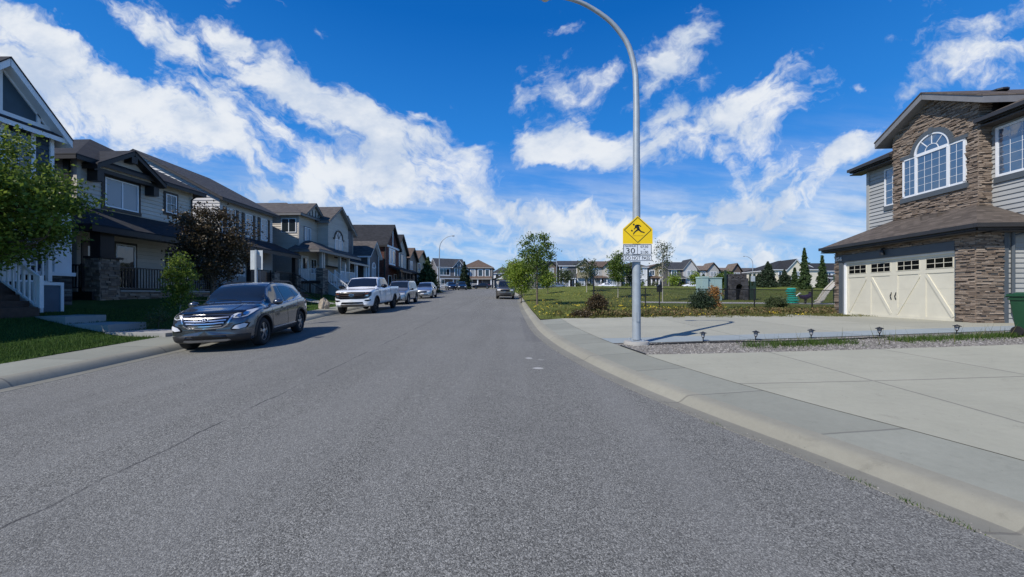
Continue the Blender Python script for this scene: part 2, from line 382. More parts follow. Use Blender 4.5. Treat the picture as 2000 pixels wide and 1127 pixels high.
def mat_asphalt():
    m, k, b = newmat('asphalt'); tc = k.n('ShaderNodeTexCoord'); o = tc.outputs['Object']
    base = k.noise(o, .35, 5, .6); fine = k.noise(o, 110, 3, .75); mid = k.noise(o, 9, 5, .65)
    vo = k.n('ShaderNodeTexVoronoi'); k.l(o, vo.inputs['Vector']); vo.inputs['Scale'].default_value = 135
    spc = k.n('ShaderNodeSeparateColor'); k.l(vo.outputs['Color'], spc.inputs[0])
    mid2 = k.noise(o, 42, 3, .7)
    f = k.m('ADD', k.m('MULTIPLY', spc.outputs[0], .36), k.m('ADD', k.m('MULTIPLY', fine, .38), k.m('ADD', k.m('MULTIPLY', mid2, .18), k.m('MULTIPLY', mid, .08))))
    col = k.ramp(f, [(.28, (.035,.035,.032)), (.44, (.122,.121,.112)), (.58, (.205,.204,.188)), (.76, (.46,.455,.42))])
    # tyre tracks and weathering along the street
    mp = k.mapping(o, scale=(1.0, .05, 1)); tr = k.noise(mp, 1.1, 4, .6)
    col = k.mix(k.mr(tr, .4, .65, 0, .30), col, (.24,.239,.225), 'MIX')
    col = k.mix(k.mr(base, .42, .66, 0, .22), col, (.12,.12,.114), 'MIX')
    # pale patches and dust
    pt = k.noise(o, 1.6, 4, .5); col = k.mix(k.mr(pt, .66, .78, 0, .25), col, (.27,.265,.26), 'MIX')
    # hairline cracks
    wob = k.noise(o, 1.3, 6, .65, out=1)
    mpc = k.n('ShaderNodeVectorMath', operation='ADD'); sc_ = k.n('ShaderNodeVectorMath', operation='SCALE'); k.l(wob, sc_.inputs[0]); sc_.inputs[3].default_value = .9
    k.l(o, mpc.inputs[0]); k.l(sc_.outputs[0], mpc.inputs[1])
    ve = k.n('ShaderNodeTexVoronoi'); ve.feature = 'DISTANCE_TO_EDGE'; k.l(mpc.outputs[0], ve.inputs['Vector']); ve.inputs['Scale'].default_value = .2
    gate = k.mr(k.noise(o, .5, 2, .5), .5, .6, 0, 1)
    cr = k.m('MULTIPLY', k.mr(ve.outputs['Distance'], .0006, .0026, 1, 0), gate)
    col = k.mix(k.m('MULTIPLY', cr, .12), col, (.03,.03,.03))
    # two narrow long cracks where the paving lanes meet
    sx = k.n('ShaderNodeSeparateXYZ'); k.l(o, sx.inputs[0])
    wl = k.m('MULTIPLY', k.m('SUBTRACT', k.noise(k.mapping(o, scale=(0,1,0)), 1.5, 6, .7), .5), .22)
    lx = k.m('ABSOLUTE', k.m('ADD', k.m('ADD', sx.outputs[0], 3.35), wl))
    lc = k.m('MULTIPLY', k.mr(lx, .006, .022, .75, 0), k.mr(k.noise(k.mapping(o, scale=(0,1,0)), .9, 3, .6), .4, .55, 0.15, 1))
    col = k.mix(lc, col, (.035,.035,.037))
    for (px, py, rx, ry, s_) in ((.50, 7.45, .13, .10, .75), (.37, 8.45, .10, .12, .6), (.62, 8.3, .09, .07, .35)):
        e = k.n('ShaderNodeVectorMath', operation='LENGTH'); mp = k.mapping(o, (px, py, 0), (0,0,0), (rx, ry, 1e3), 'TEXTURE'); k.l(mp, e.inputs[0])
        col = k.mix(k.mr(k.m('ADD', e.outputs['Value'], k.m('MULTIPLY', mid, .8)), .9, 1.4, s_, 0), col, (.52,.51,.49))
    pm = k.m('MULTIPLY', k.mr(sx.outputs[0], .36, .42, 0, 1, False), k.m('MULTIPLY', k.mr(sx.outputs[1], 10.9, 11.0, 0, 1, False), k.mr(sx.outputs[1], 18.4, 18.5, 1, 0, False)))
    col = k.mix(k.m('MULTIPLY', pm, .28), col, (.10,.10,.102))
    k.l(col, b.inputs['Base Color']); b.inputs['Roughness'].default_value = .88; b.inputs['Specular IOR Level'].default_value = .3
    h = k.m('ADD', k.m('MULTIPLY', vo.outputs['Distance'], -1.2), k.m('MULTIPLY', fine, .8))
    bump(k, b, h, .55, .005)
    return m
def mat_concrete(name, c0, c1, jx=(), jy=(), ju=None, jv=None, jw=.008, stain=.25):
    "ju/jv: joint period on the uv map; jx/jy: single saw cuts at these world x / y"
    m, k, b = newmat(name); tc = k.n('ShaderNodeTexCoord'); o = tc.outputs['Object']; uv = k.n('ShaderNodeUVMap').outputs[0]
    n = k.noise(o, .9, 6, .65); fine = k.noise(o, 120, 3, .7); mid = k.noise(o, 14, 5, .6)
    f = k.m('ADD', k.m('MULTIPLY', n, .5), k.m('ADD', k.m('MULTIPLY', fine, .25), k.m('MULTIPLY', mid, .25)))
    col = k.ramp(f, [(.32, c0), (.66, c1)])
    if jv:
        s0_ = k.n('ShaderNodeSeparateXYZ'); k.l(uv, s0_.inputs[0]); wn = k.n('ShaderNodeTexWhiteNoise', noise_dimensions='1D'); k.l(k.m('FLOOR', k.m('DIVIDE', s0_.outputs[1], jv)), wn.inputs['W'])
        col = k.mix(k.m('MULTIPLY', wn.outputs['Value'], .30), col, tuple(c*.62 for c in c0))
    if jx:
        s0_ = k.n('ShaderNodeSeparateXYZ'); k.l(o, s0_.inputs[0]); acc_ = None
        for ax, qs in ((0, jx), (1, jy)):
            for i_, q_ in enumerate(qs):
                t_ = k.m('MULTIPLY', k.m('GREATER_THAN', s0_.outputs[ax], q_), (1.7, 3.1, 5.3)[i_ % 3]+ax*2.3); acc_ = t_ if acc_ is None else k.m('ADD', acc_, t_)
        wn = k.n('ShaderNodeTexWhiteNoise', noise_dimensions='1D'); k.l(acc_, wn.inputs['W']); col = k.mix(k.m('MULTIPLY', wn.outputs['Value'], .22), col, tuple(c*.68 for c in c0))
    trk = k.noise(k.mapping(o, (0, 0, 0), (0, 0, R(8)), (.25, 3.0, 1)), 1.3, 5, .7)
    col = k.mix(k.mr(trk, .54, .72, 0, .22), col, tuple(c*.6 for c in c0))
    st = k.noise(o, 3.1, 6, .7, .4); col = k.mix(k.mr(st, .58, .78, 0, stain), col, tuple(c*.55 for c in c0))
    sp = k.noise(o, 30, 2, .5); col = k.mix(k.mr(sp, .73, .78, 0, .6), col, tuple(c*.45 for c in c0))
    sx = k.n('ShaderNodeSeparateXYZ'); k.l(o, sx.inputs[0]); su = k.n('ShaderNodeSeparateXYZ'); k.l(uv, su.inputs[0])
    wv = k.m('MULTIPLY', k.m('SUBTRACT', k.noise(o, 3, 4, .6), .5), .03)
    g = None
    def addg(v):
        nonlocal g
        g = v if g is None else k.m('MAXIMUM', g, v)
    for q in jx: addg(k.mr(k.m('ABSOLUTE', k.m('SUBTRACT', k.m('ADD', sx.outputs[0], wv), q)), jw*.6, jw*1.8, 1, 0))
    for q in jy: addg(k.mr(k.m('ABSOLUTE', k.m('SUBTRACT', k.m('ADD', sx.outputs[1], wv), q)), jw*.6, jw*1.8, 1, 0))
    for per, ax in ((ju, 0), (jv, 1)):
        if per: addg(k.mr(k.m('PINGPONG', k.m('ADD', su.outputs[ax], wv), per/2), jw*.6, jw*1.8, 1, 0))
    h = k.m('ADD', k.m('MULTIPLY', fine, .5), k.m('MULTIPLY', mid, .3))
    if g is not None:
        col = k.mix(k.m('MULTIPLY', g, .5), col, (.09,.085,.08)); h = k.m('SUBTRACT', h, k.m('MULTIPLY', g, 2))
    k.l(col, b.inputs['Base Color']); b.inputs['Roughness'].default_value = .85; b.inputs['Specular IOR Level'].default_value = .3
    bump(k, b, h, .35, .004)
    return m
def mat_grass(name, c0, c1, c2, dand=0.0, sc=1.0):
    m, k, b = newmat(name); tc = k.n('ShaderNodeTexCoord'); o = tc.outputs['Object']
    big = k.noise(o, .45*sc, 5, .65); mid = k.noise(o, 6*sc, 6, .7); fine = k.noise(o, 60*sc, 4, .75)
    f = k.m('ADD', k.m('MULTIPLY', big, .45), k.m('ADD', k.m('MULTIPLY', mid, .3), k.m('MULTIPLY', fine, .35)))
    col = k.ramp(f, [(.38, c0), (.55, c1), (.72, c2)])
    if dand:
        vo = k.n('ShaderNodeTexVoronoi'); k.l(o, vo.inputs['Vector']); vo.inputs['Scale'].default_value = 3.4
        gate = k.mr(k.noise(o, .6, 3, .5), .42, .62, 0, 1)
        col = k.mix(k.m('MULTIPLY', k.mr(vo.outputs['Distance'], .12, .2, dand, 0), gate), col, (.55,.42,.03))
    k.l(col, b.inputs['Base Color']); b.inputs['Roughness'].default_value = .95; b.inputs['Specular IOR Level'].default_value = .15
    bump(k, b, k.m('ADD', mid, fine), .9, .03)
    return m
M_ASPH = mat_asphalt()
M_WALK = mat_concrete('sidewalk_concrete', (.235,.24,.20), (.315,.32,.27), jv=1.52, jw=.013, stain=.4)
M_CURB = mat_concrete('curb_concrete', (.25,.24,.195), (.34,.33,.27), jv=3.04, stain=.5, jw=.012)
M_GUT = mat_concrete('gutter_concrete', (.19,.185,.155), (.27,.262,.222), jv=3.04, stain=.6, jw=.012)
M_DRV1 = mat_concrete('driveway_concrete', (.32,.315,.255), (.42,.41,.33), jx=(6.2, 9.3, 12.3), jy=(13.1,), jw=.014, stain=.45)
M_DRV2 = mat_concrete('front_driveway_concrete', (.325,.32,.255), (.425,.415,.33), jx=(5.45, 7.86, 10.9), jy=(5.8, 2.6, -1), jw=.015, stain=.45)
M_EDGE = mat_concrete('sealed_concrete', (.26,.30,.31), (.34,.38,.385), jx=(6.2, 9.3, 12.3), jw=.012, stain=.1)
M_PATH = mat_concrete('path_concrete', (.30,.29,.27), (.40,.39,.36))
M_LAWN = mat_grass('lawn_grass', (.022,.045,.008), (.042,.088,.014), (.08,.135,.028))
M_PARK = mat_grass('park_grass', (.055,.078,.014), (.115,.14,.028), (.19,.19,.055), dand=.3)
M_EARTH = mat_grass('earth', (.10,.085,.06), (.14,.12,.09), (.18,.15,.11))
M_LEAF = rndmat('green_leaves', [(0,(.035,.065,.010)),(.4,(.085,.14,.02)),(.7,(.15,.22,.035)),(1,(.28,.34,.08))], .55, 0, 8, .2, .4, trans=.4)
M_LEAFT = rndmat('maple_leaves', [(0,(.05,.08,.012)),(.35,(.11,.17,.022)),(.65,(.21,.28,.04)),(1,(.42,.47,.10))], .5, 0, 8, .2, .4, trans=.45)
M_LEAFY = rndmat('spring_leaves', [(0,(.09,.14,.015)),(.4,(.18,.26,.025)),(.75,(.28,.36,.045)),(1,(.42,.48,.09))], .55, 0, 8, .2, .4, trans=.3)
M_LEAFP = rndmat('purple_leaves', [(0,(.022,.018,.009)),(.45,(.06,.042,.02)),(.75,(.12,.085,.035)),(1,(.36,.25,.17))], .5, 0, 8, .2, .4, trans=.2)
M_LEAFD = rndmat('dull_leaves', [(0,(.03,.05,.018)),(.5,(.06,.085,.03)),(1,(.13,.15,.07))], .6, 0, 8, .2, .4, trans=.25)
M_LEAFO = rndmat('orange_leaves', [(0,(.16,.07,.02)),(.5,(.34,.17,.05)),(1,(.5,.3,.11))], .6, 0, 8, .2, .4, trans=.2)
M_NEED = rndmat('needles', [(0,(.012,.024,.012)),(.5,(.026,.045,.022)),(1,(.06,.085,.04))], .6, 0, 8, .2, .3)
M_BARK = plain('bark', (.12,.095,.07), .9, var=.35, vs=14, bmp=.8)
M_BARKP = plain('pale_bark', (.38,.36,.31), .85, var=.3, vs=14, bmp=.5)
M_BLADE = rndmat('grass_blades', [(0,(.022,.045,.008)),(.5,(.05,.10,.014)),(1,(.12,.18,.035))], .6, 0, 5, .2, .3, trans=.25)
M_BLADEP = rndmat('park_blades', [(0,(.05,.06,.015)),(.4,(.10,.12,.025)),(.7,(.16,.15,.05)),(1,(.28,.24,.10))], .6, 0, 5, .2, .3, trans=.25)
M_DAND = plain('dandelion_yellow', (.72,.55,.04), .7)
M_COVER = rndmat('ground_cover_leaves', [(0,(.04,.05,.014)),(.3,(.09,.11,.028)),(.55,(.15,.12,.05)),(.8,(.24,.16,.08)),(1,(.16,.22,.05))], .7, 0, 6, .2, .3, trans=.2)
M_STEEL = plain('galvanised_steel', (.36,.40,.43), .5, metal=.25, var=.1, vs=6, bmp=.05)
M_BLACK = plain('black_metal', (.012,.012,.014), .45)
M_WHITE = plain('white_vinyl', (.78,.80,.82), .4, var=.04)
M_WHITET = plain('white_trim', (.74,.77,.80), .5, var=.05)
M_GLASS = glass('window_glass')
M_GLASSB = glass('blind_glass', (.30,.33,.36), 1.6, .16)
M_GLASSC = glass('bright_glass', (.05,.09,.15), 2.6, .02, .05)
M_RUBBER = plain('tyre_rubber', (.018,.018,.019), .85, var=.2, vs=20)
M_RIM = plain('rim_metal', (.42,.43,.45), .3, metal=.85, var=.05)
M_CHROME = plain('chrome', (.75,.76,.78), .24, metal=1, var=.03)
M_BPLAS = plain('black_plastic', (.02,.02,.022), .55, var=.2)
M_GLOSSB = plain('gloss_black', (.008,.008,.01), .12, var=.1)
M_LAMPG = glass('lamp_lens', (.55,.57,.6), 1.6, .06, 0)
M_RED = plain('red_lens', (.35,.02,.02), .15)
M_AMBER = plain('amber_lens', (.6,.2,.03), .2)
M_CARGL = glass('car_glass', (.010,.016,.026), 1.75, .02, 0)
M_PLATE = plain('plate_white', (.7,.7,.72), .4)
M_INK = plain('black_ink', (.01,.01,.01), .6)
# ------------------------------------------------------------------ the lie of the land
XL = interp([(-12,-7.7),(0,-7.8),(6,-7.85),(9,-8.05),(12,-8.3),(16.4,-8.7),(20,-9.1),(28,-9.7),(40,-10.3),(60,-11.8),(75,-13.2),(84,-15.5),(88,-20),(90,-40)])
XR = interp([(-12,14),(-5,8.2),(0,4.5),(2.43,3.24),(3.32,2.93),(4.12,2.62),(4.78,2.34),(5.71,2.0),(6.57,1.73),(8.0,1.38),(10.7,.92),(14,.66),(18,.58),(25,.5),(36,.48),(50,.3),(66,-.4),(80,-.9),(84,0),(86,3),(87.5,12),(88,60)])
def plane(Y): return SL*Y if Y < 115 else SL*115+(Y-115)*.012
def mound(X, Y):
    a = sm((X-1.0)/7)*(1-sm((X-34)/14)); b = sm((Y-25)/24)*(1-sm((Y-58)/22))
    return .85*a*b + .12*math.sin(X*.7+Y*.3)*a*b
def lawn_dz(X, Y):
    t = (XL(Y)-1.75)-X
    return .10+.80*sm((t-.8)/6.0) + .03*math.sin(X*1.7)*math.sin(Y*.9)
def GZ(X, Y):
    "height of whatever surface lies at (X, Y)"
    if X < XL(Y)-1.75: return plane(Y)+lawn_dz(X, Y)
    if X < XL(Y)-.4: return plane(Y)+.10
    if X > XR(Y)+1.46:
        if Y < 16.2: return drive_z(X, Y)
        return plane(Y)+.10+mound(X, Y)
    if X > XR(Y)+.4: return plane(Y)+.07
    return plane(Y)-.03
GARX = 15.35; GARZ = .73
def drive_z(X, Y):
    xs = XR(Y)+1.46; t = max(0, min(1, (X-xs)/(GARX-xs)))
    return lerp(plane(Y)+.12, GARZ, t**1.3)

def grid_sheet(name, xs_of, Ys, nx, zf, mat, kind='structure', name2=None):
    "a sheet of quads between x0(Y) and x1(Y), with running uv in metres"
    mb = MB(); vs = []; fs = []; uv = []
    arc = 0; px = None
    for j, Y in enumerate(Ys):
        x0, x1 = xs_of(Y)
        if px is not None: arc += math.hypot(Y-Ys[j-1], (x0+x1)/2-px)
        px = (x0+x1)/2
        for i in range(nx+1):
            X = lerp(x0, x1, i/nx); vs.append((X, Y, zf(X, Y))); uv.append((X-x0, arc))
    for j in range(len(Ys)-1):
        for i in range(nx):
            a = j*(nx+1)+i; fs.append((a, a+1, a+nx+2, a+nx+1))
    me = bpy.data.meshes.new(name); me.from_pydata(vs, [], fs); me.materials.append(mat)
    u = me.uv_layers.new(name='UVMap')
    vi = [l.vertex_index for l in me.loops]
    u.data.foreach_set('uv', [c for q in vi for c in uv[q]])
    me.polygons.foreach_set('use_smooth', [True]*len(me.polygons)); me.update()
    o = bpy.data.objects.new(name, me); COL.objects.link(o); o['kind'] = kind
    return o
def rng(a, b, st):
    n = max(1, int(round((b-a)/st))); return [a+(b-a)*i/n for i in range(n+1)]
YR = rng(-12, 2, 1)+rng(2.3, 30, .35)+rng(31, 83, 2)+rng(84, 88, .8)
# terrain far and wide, under everything else
def terr_z(X, Y):
    if Y < 86 and (XL(Y)-2.5 < X < max(22, XR(Y)+3)): return plane(Y)-.6
    if X < 0: return plane(Y)+(.85 if X < -22 else -.3)-.02
    return plane(Y)-.15
grid_sheet('terrain', lambda Y: (-420, 420), rng(-30, 84, 3)+rng(87, 135, 4)+[160, 220, 330, 600], 168, terr_z, M_EARTH)
def road_z(X, Y):
    a, b = XL(Y), XR(Y); c = (a+b)/2; h = (b-a)/2
    return plane(Y)+.035-.085*min(1, abs((X-c)/h))**2
grid_sheet('road', lambda Y: (XL(Y)-.02, XR(Y)+.02), YR, 14, road_z, M_ASPH)
grid_sheet('cross_street', lambda Y: (-75, 95), rng(87.3, 99, 2), 60, lambda X, Y: plane(Y)-.04, M_ASPH)
grid_sheet('cross_street_curb', lambda Y: (-75, 95), [99, 99.01, 99.5, 101], 60, lambda X, Y: plane(Y)+(.1 if Y > 99 else -.05), M_WALK)
YS = rng(-12, 2, 1)+rng(2.3, 30, .35)+rng(31, 83, 2)
YSR = rng(-12, 2, 1)+rng(2.3, 16.2, .35)
def ribbon(name, xf, offs, Ys, mat, side=1):
    "offs: list of (distance from the asphalt edge, height above the street plane)"
    vs = []; fs = []; uv = []; arc = 0; n = len(offs)
    for j, Y in enumerate(Ys):
        x = xf(Y); dx = (xf(Y+.05)-xf(Y-.05))/.1; L = math.hypot(1, dx)
        if j: arc += math.hypot(Y-Ys[j-1], x-xf(Ys[j-1]))
        run = 0
        for i, (o_, dz) in enumerate(offs):
            if i: run += math.hypot(o_-offs[i-1][0], dz-offs[i-1][1])
            vs.append((x+side*o_, Y, plane(Y)+dz)); uv.append((run+.35, arc))
    for j in range(len(Ys)-1):
        for i in range(n-1):
            a = j*n+i; fs.append((a, a+1, a+n+1, a+n))
    me = bpy.data.meshes.new(name); me.from_pydata(vs, [], fs); me.materials.append(mat)
    u = me.uv_layers.new(name='UVMap'); u.data.foreach_set('uv', [c for l in me.loops for c in uv[l.vertex_index]])
    me.polygons.foreach_set('use_smooth', [True]*len(me.polygons)); me.set_sharp_from_angle(angle=R(50))
    o = bpy.data.objects.new(name, me); COL.objects.link(o); o['kind'] = 'structure'; return o
ribbon('gutter', XR, [(-.03, -.10), (0, -.045), (.24, -.055), (.26, -.05)], YS, M_GUT)
ribbon('curb', XR, [(.26, -.05), (.29, -.035), (.36, .02), (.40, .042), (.46, .052), (.58, .06)], YS, M_CURB)
ribbon('sidewalk', XR, [(.58, .056), (1.46, .115)], YSR, M_WALK)
ribbon('gutter_left', XL, [(-.03, -.10), (0, -.045), (.24, -.055), (.26, -.05)], YS, M_GUT, -1)
ribbon('curb_left', XL, [(.26, -.05), (.32, .02), (.40, .07), (.46, .09), (.58, .095)], YS, M_CURB, -1)
ribbon('sidewalk_left', XL, [(.58, .092), (1.75, .105)], YS, M_WALK, -1)
YL = rng(-12, 30, .6)+rng(31, 83, 2)
grid_sheet('lawn', lambda Y: (XL(Y)-18, XL(Y)-1.75), YL, 34, lambda X, Y: plane(Y)+lawn_dz(X, Y), M_LAWN)
# park
YP = rng(16.2, 30, .5)+rng(31, 84, 1.5)+[85.5, 87]
grid_sheet('park_lawn', lambda Y: (max(XR(Y)+.58, XR(Y)+.58) if Y < 84 else XR(84)+.58+(Y-84)*1.5, 80), YP, 90, lambda X, Y: plane(Y)+.10+mound(X, Y), M_PARK)
# driveways (one sheet rising to the garage, gravel strip between)
def quad_sheet(name, c, nu, nv, zf, mat):
    vs = []; fs = []
    for j in range(nv+1):
        for i in range(nu+1):
            a = i/nu; b = j/nv
            p = lerp(lerp(c[0][0], c[1][0], a), lerp(c[3][0], c[2][0], a), b); q = lerp(lerp(c[0][1], c[1][1], a), lerp(c[3][1], c[2][1], a), b)
            if i == 0: p = XR(q)+1.46
            vs.append((p, q, zf(p, q)))
    for j in range(nv):
        for i in range(nu): a = j*(nu+1)+i; fs.append((a, a+1, a+nu+2, a+nu+1))
    mb = MB(); mb.add(vs, fs, .5); o = mb.build(name, mat, smooth=True, fix=False); o['kind'] = 'structure'; return o
quad_sheet('garage_driveway', [(3,10.45),(19,11.9),(19,19.0),(2,16.2)], 26, 14, drive_z, M_DRV1)
quad_sheet('driveway_edge_strip', [(3,9.62),(19,10.9),(19,11.9),(3,10.45)], 26, 3, lambda X, Y: drive_z(X, Y)+.003, M_EDGE)
quad_sheet('front_driveway', [(6,-9),(24,-9),(24,8.5),(3,8.12)], 24, 40, lambda X, Y: drive_z(X, Y), M_DRV2)
M_GRAVB = rndmat('gravel', [(0,(.05,.048,.042)),(.4,(.16,.15,.135)),(.7,(.27,.255,.23)),(1,(.50,.48,.45))], .85, .3, 40, .3)
quad_sheet('gravel_bed', [(3,8.12),(24,8.5),(24,11.45),(3,9.78)], 24, 6, lambda X, Y: drive_z(X, Y)-.012, M_GRAVB)
# paths and planting strip
quad_pts = lambda pts, zf, off: [(x, y, zf(x, y)+off) for x, y in pts]
def path(name, pts, mat, off=.012, n=8):
    mb = MB()
    (a, b, c, d) = pts
    vs = []; fs = []
    for j in range(n+1):
        t = j/n
        for p, q in ((a, d), (b, c)):
            x, y = lerp(p[0], q[0], t), lerp(p[1], q[1], t); vs.append((x, y, GZ(x, y)+off))
    for j in range(n): fs.append((2*j, 2*j+1, 2*j+3, 2*j+2))
    mb.add(vs, fs, .5); o = mb.build(name, mat, smooth=True, fix=False); o['kind'] = 'structure'; return o
path('playground_path', [(9.5, 27.8), (9.5, 29.2), (34, 26.4), (34, 25.0)], M_PATH, .02, 16)
def slab_walk():
    for (xa, ya, xb, yb, zt) in ((-16.0,12.9,-13.3,12.6,.60),(-13.3,12.55,-11.7,12.3,.38),(-11.7,12.2,-9.78,12.0,.17)):
        mb = MB(); w = 1.15; pz = plane(12)
        mb.box6([(xa,ya-w,pz-.3),(xb,yb-w,pz-.3),(xb,yb,pz-.3),(xa,ya,pz-.3),(xa,ya-w,pz+zt),(xb,yb-w,pz+zt),(xb,yb,pz+zt),(xa,ya,pz+zt)])
        o = mb.build('stepped_walk', M_PATH); o['kind'] = 'structure'
slab_walk()
path('front_walk', [(-9.75, 26.2), (-9.9, 27.6), (-15.5, 28.3), (-15.4, 26.9)], M_PATH)

# loose geometry: gravel stones, blades of grass, dandelions -- each one object
def scatter_mesh(name, V, F, rnd, mat, kind='stuff'):
    me = bpy.data.meshes.new(name)
    nf = len(F); k_ = F.shape[1]
    me.vertices.add(len(V)); me.vertices.foreach_set('co', V.astype(np.float32).ravel())
    me.loops.add(nf*k_); me.loops.foreach_set('vertex_index', F.astype(np.int32).ravel())
    me.polygons.add(nf); me.polygons.foreach_set('loop_start', np.arange(nf, dtype=np.int32)*k_)
    try: me.polygons.foreach_set('loop_total', np.full(nf, k_, dtype=np.int32))
    except Exception: pass
    a = me.attributes.new('rnd', 'FLOAT', 'FACE'); a.data.foreach_set('value', rnd.astype(np.float32))
    me.materials.append(mat); me.update(calc_edges=True); me.validate()
    o = bpy.data.objects.new(name, me); COL.objects.link(o)
    if kind: o['kind'] = kind
    return o
RG = np.random.default_rng(11)
def blades(P, h, w, lean=.5):
    "triangular blades at points P (n,3)"
    n = len(P); a = RG.uniform(0, 2*np.pi, n); hh = h*RG.uniform(.5, 1.25, n)
    d = np.stack([np.cos(a), np.sin(a), np.zeros(n)], 1)*w/2
    b = RG.uniform(0, 2*np.pi, n); ln = RG.uniform(0, lean, n)*hh
    tip = P+np.stack([np.cos(b)*ln, np.sin(b)*ln, hh], 1)
    V = np.stack([P-d, P+d, tip], 1).reshape(-1, 3); F = np.arange(3*n).reshape(-1, 3)
    return V, F
def pts_in(n, x0, x1, y0, y1, keep, zoff=0.0, clump=None):
    out = []
    while len(out) < n:
        if clump and out and random.random() < clump:
            q = out[random.randrange(max(0, len(out)-400), len(out))]; x = q[0]+random.gauss(0, .05); y = q[1]+random.gauss(0, .05)
        else: x = random.uniform(x0, x1); y = random.uniform(y0, y1)
        if keep(x, y): out.append((x, y, GZ(x, y)+zoff))
    return np.array(out)
P = pts_in(46000, -15, -9.6, 5.5, 16, lambda x, y: x < XL(y)-1.72 and random.random() < min(1, (9/max(5, y))**2), -.01)
V, F = blades(P, .075, .012); o = scatter_mesh('lawn_grass_blades', V, F, RG.random(len(F)), M_BLADE)
tag(o, 'short dark green lawn grass beside the left sidewalk', 'grass')
P = pts_in(9000, -17, -10.5, 18, 40, lambda x, y: x < XL(y)-1.72, -.01)
V, F = blades(P, .10, .03); o = scatter_mesh('far_lawn_blades', V, F, RG.random(len(F)), M_BLADE)
tag(o, 'bright green lawn grass in front of the grey houses', 'grass')
def park_ok(x, y): return x > XR(y)+.62 and x < 26 and not (9 < x < 34 and 24.5 < y < 29.6)
P = pts_in(42000, 1, 26, 16.3, 60, lambda x, y: park_ok(x, y) and random.random() < (18/y)**1.5, -.01, .6)
V, F = blades(P, .13, .035, .8); o = scatter_mesh('park_grass_blades', V, F, RG.random(len(F)), M_BLADEP)
tag(o, 'uneven dry and green park grass behind the driveway', 'grass')
P = pts_in(900, 1, 14, 16.6, 40, lambda x, y: park_ok(x, y) and random.random() < (18/y)**1.2 and math.sin(x*.9+1)+math.sin(y*.5+x*.3) > -.5, 0, .35)
n = len(P); rr = .028
a = np.array([[math.cos(t), math.sin(t)] for t in np.linspace(0, 2*np.pi, 6)[:5]])*rr
hz = RG.uniform(.07, .16, n)
V = np.concatenate([np.concatenate([np.repeat((P+np.stack([np.zeros(n)]*2+[hz], 1))[:, None, :], 5, 1)+np.concatenate([a, np.zeros((5,1))], 1)[None], (P+np.stack([np.zeros(n)]*2+[hz+.02], 1))[:, None, :]], 1)]).reshape(-1, 3)
F = np.array([[6*i+j, 6*i+(j+1) % 5, 6*i+5] for i in range(n) for j in range(5)])
o = scatter_mesh('dandelions', V, F, RG.random(len(F)), M_DAND); tag(o, 'yellow dandelions scattered through the park grass', 'flowers')
# gravel
def rocks(P, s0, s1, mat, name):
    V = []; F = []; rn = []
    base = np.array([(1,0,0),(-1,0,0),(0,1,0),(0,-1,0),(0,0,1)], float)
    fc = [(0,2,4),(2,1,4),(1,3,4),(3,0,4)]
    for i, p in enumerate(P):
        s = random.uniform(s0, s1); a = random.uniform(0, 6.28); ca, sa = math.cos(a), math.sin(a)
        q = base*np.array([s*random.uniform(.7,1.2), s*random.uniform(.5,.9), s*random.uniform(.45,.9)])
        q = np.stack([q[:,0]*ca-q[:,1]*sa, q[:,0]*sa+q[:,1]*ca, q[:,2]], 1)+p+RG.normal(0, s*.08, (5,3))
        V.append(q); F += [(5*i+a_, 5*i+b_, 5*i+c_) for a_, b_, c_ in fc]; rn += [random.random()]*4
    return scatter_mesh(name, np.concatenate(V), np.array(F), np.array(rn), mat)
def inbed(x, y):
    t = (x-3)/21; return 8.12+.38*t+.03 < y < 9.62+1.4*t-.02 and x > XR(y)+1.5
P = pts_in(15000, 2.6, 15.5, 8.1, 11, lambda x, y: inbed(x, y), -.014)
o = rocks(P, .014, .034, M_GRAVB, 'gravel_stones'); tag(o, 'grey and brown gravel stones between the two driveways', 'gravel')
P = pts_in(7000, 5.4, 15.5, 8.3, 10.6, lambda x, y: inbed(x, y) and math.sin(x*1.3)+math.sin(x*3.1+y)*.6 > -.9 and random.random() < math.exp(-((y-(9.0+(x-6)*.07))/.38)**2), -.03, .5)
V, F = blades(P, .13, .014, .9); o = scatter_mesh('gravel_weeds', V, F, RG.random(len(F)), M_BLADE)
tag(o, 'green weeds and grass growing in the gravel strip', 'weeds')
P = pts_in(90, 5.5, 14.5, 8.6, 10.3, inbed, -.03)
V, F = blades(P, .34, .012, .5); o = scatter_mesh('tall_dry_stalks', V, F, RG.random(len(F)), M_BLADEP); tag(o, 'thin dry stalks standing in the gravel strip', 'weeds')
gp = []
for i in range(2600):
    y = random.uniform(2.2, 16); e = abs(random.gauss(0, .05)); x = XR(y)+random.choice((-1, 1, 1))*e; gp.append((x, y, plane(y)-.047))
o = rocks(np.array(gp), .003, .010, M_GRAVB, 'gutter_grit'); tag(o, 'fine grit and pebbles lying along the right gutter', 'grit')
gp = []
for i in range(130):
    y = random.choice((2.72, 2.95, 3.25, 4.6))+random.gauss(0, .06); gp.append((XR(y)+random.gauss(0, .02), y, plane(y)-.05))
V, F = blades(np.array(gp), .035, .006, .9); o = scatter_mesh('gutter_weeds', V, F, RG.random(len(F)), M_BLADE); tag(o, 'tiny weeds growing in the crack along the right gutter', 'weeds')
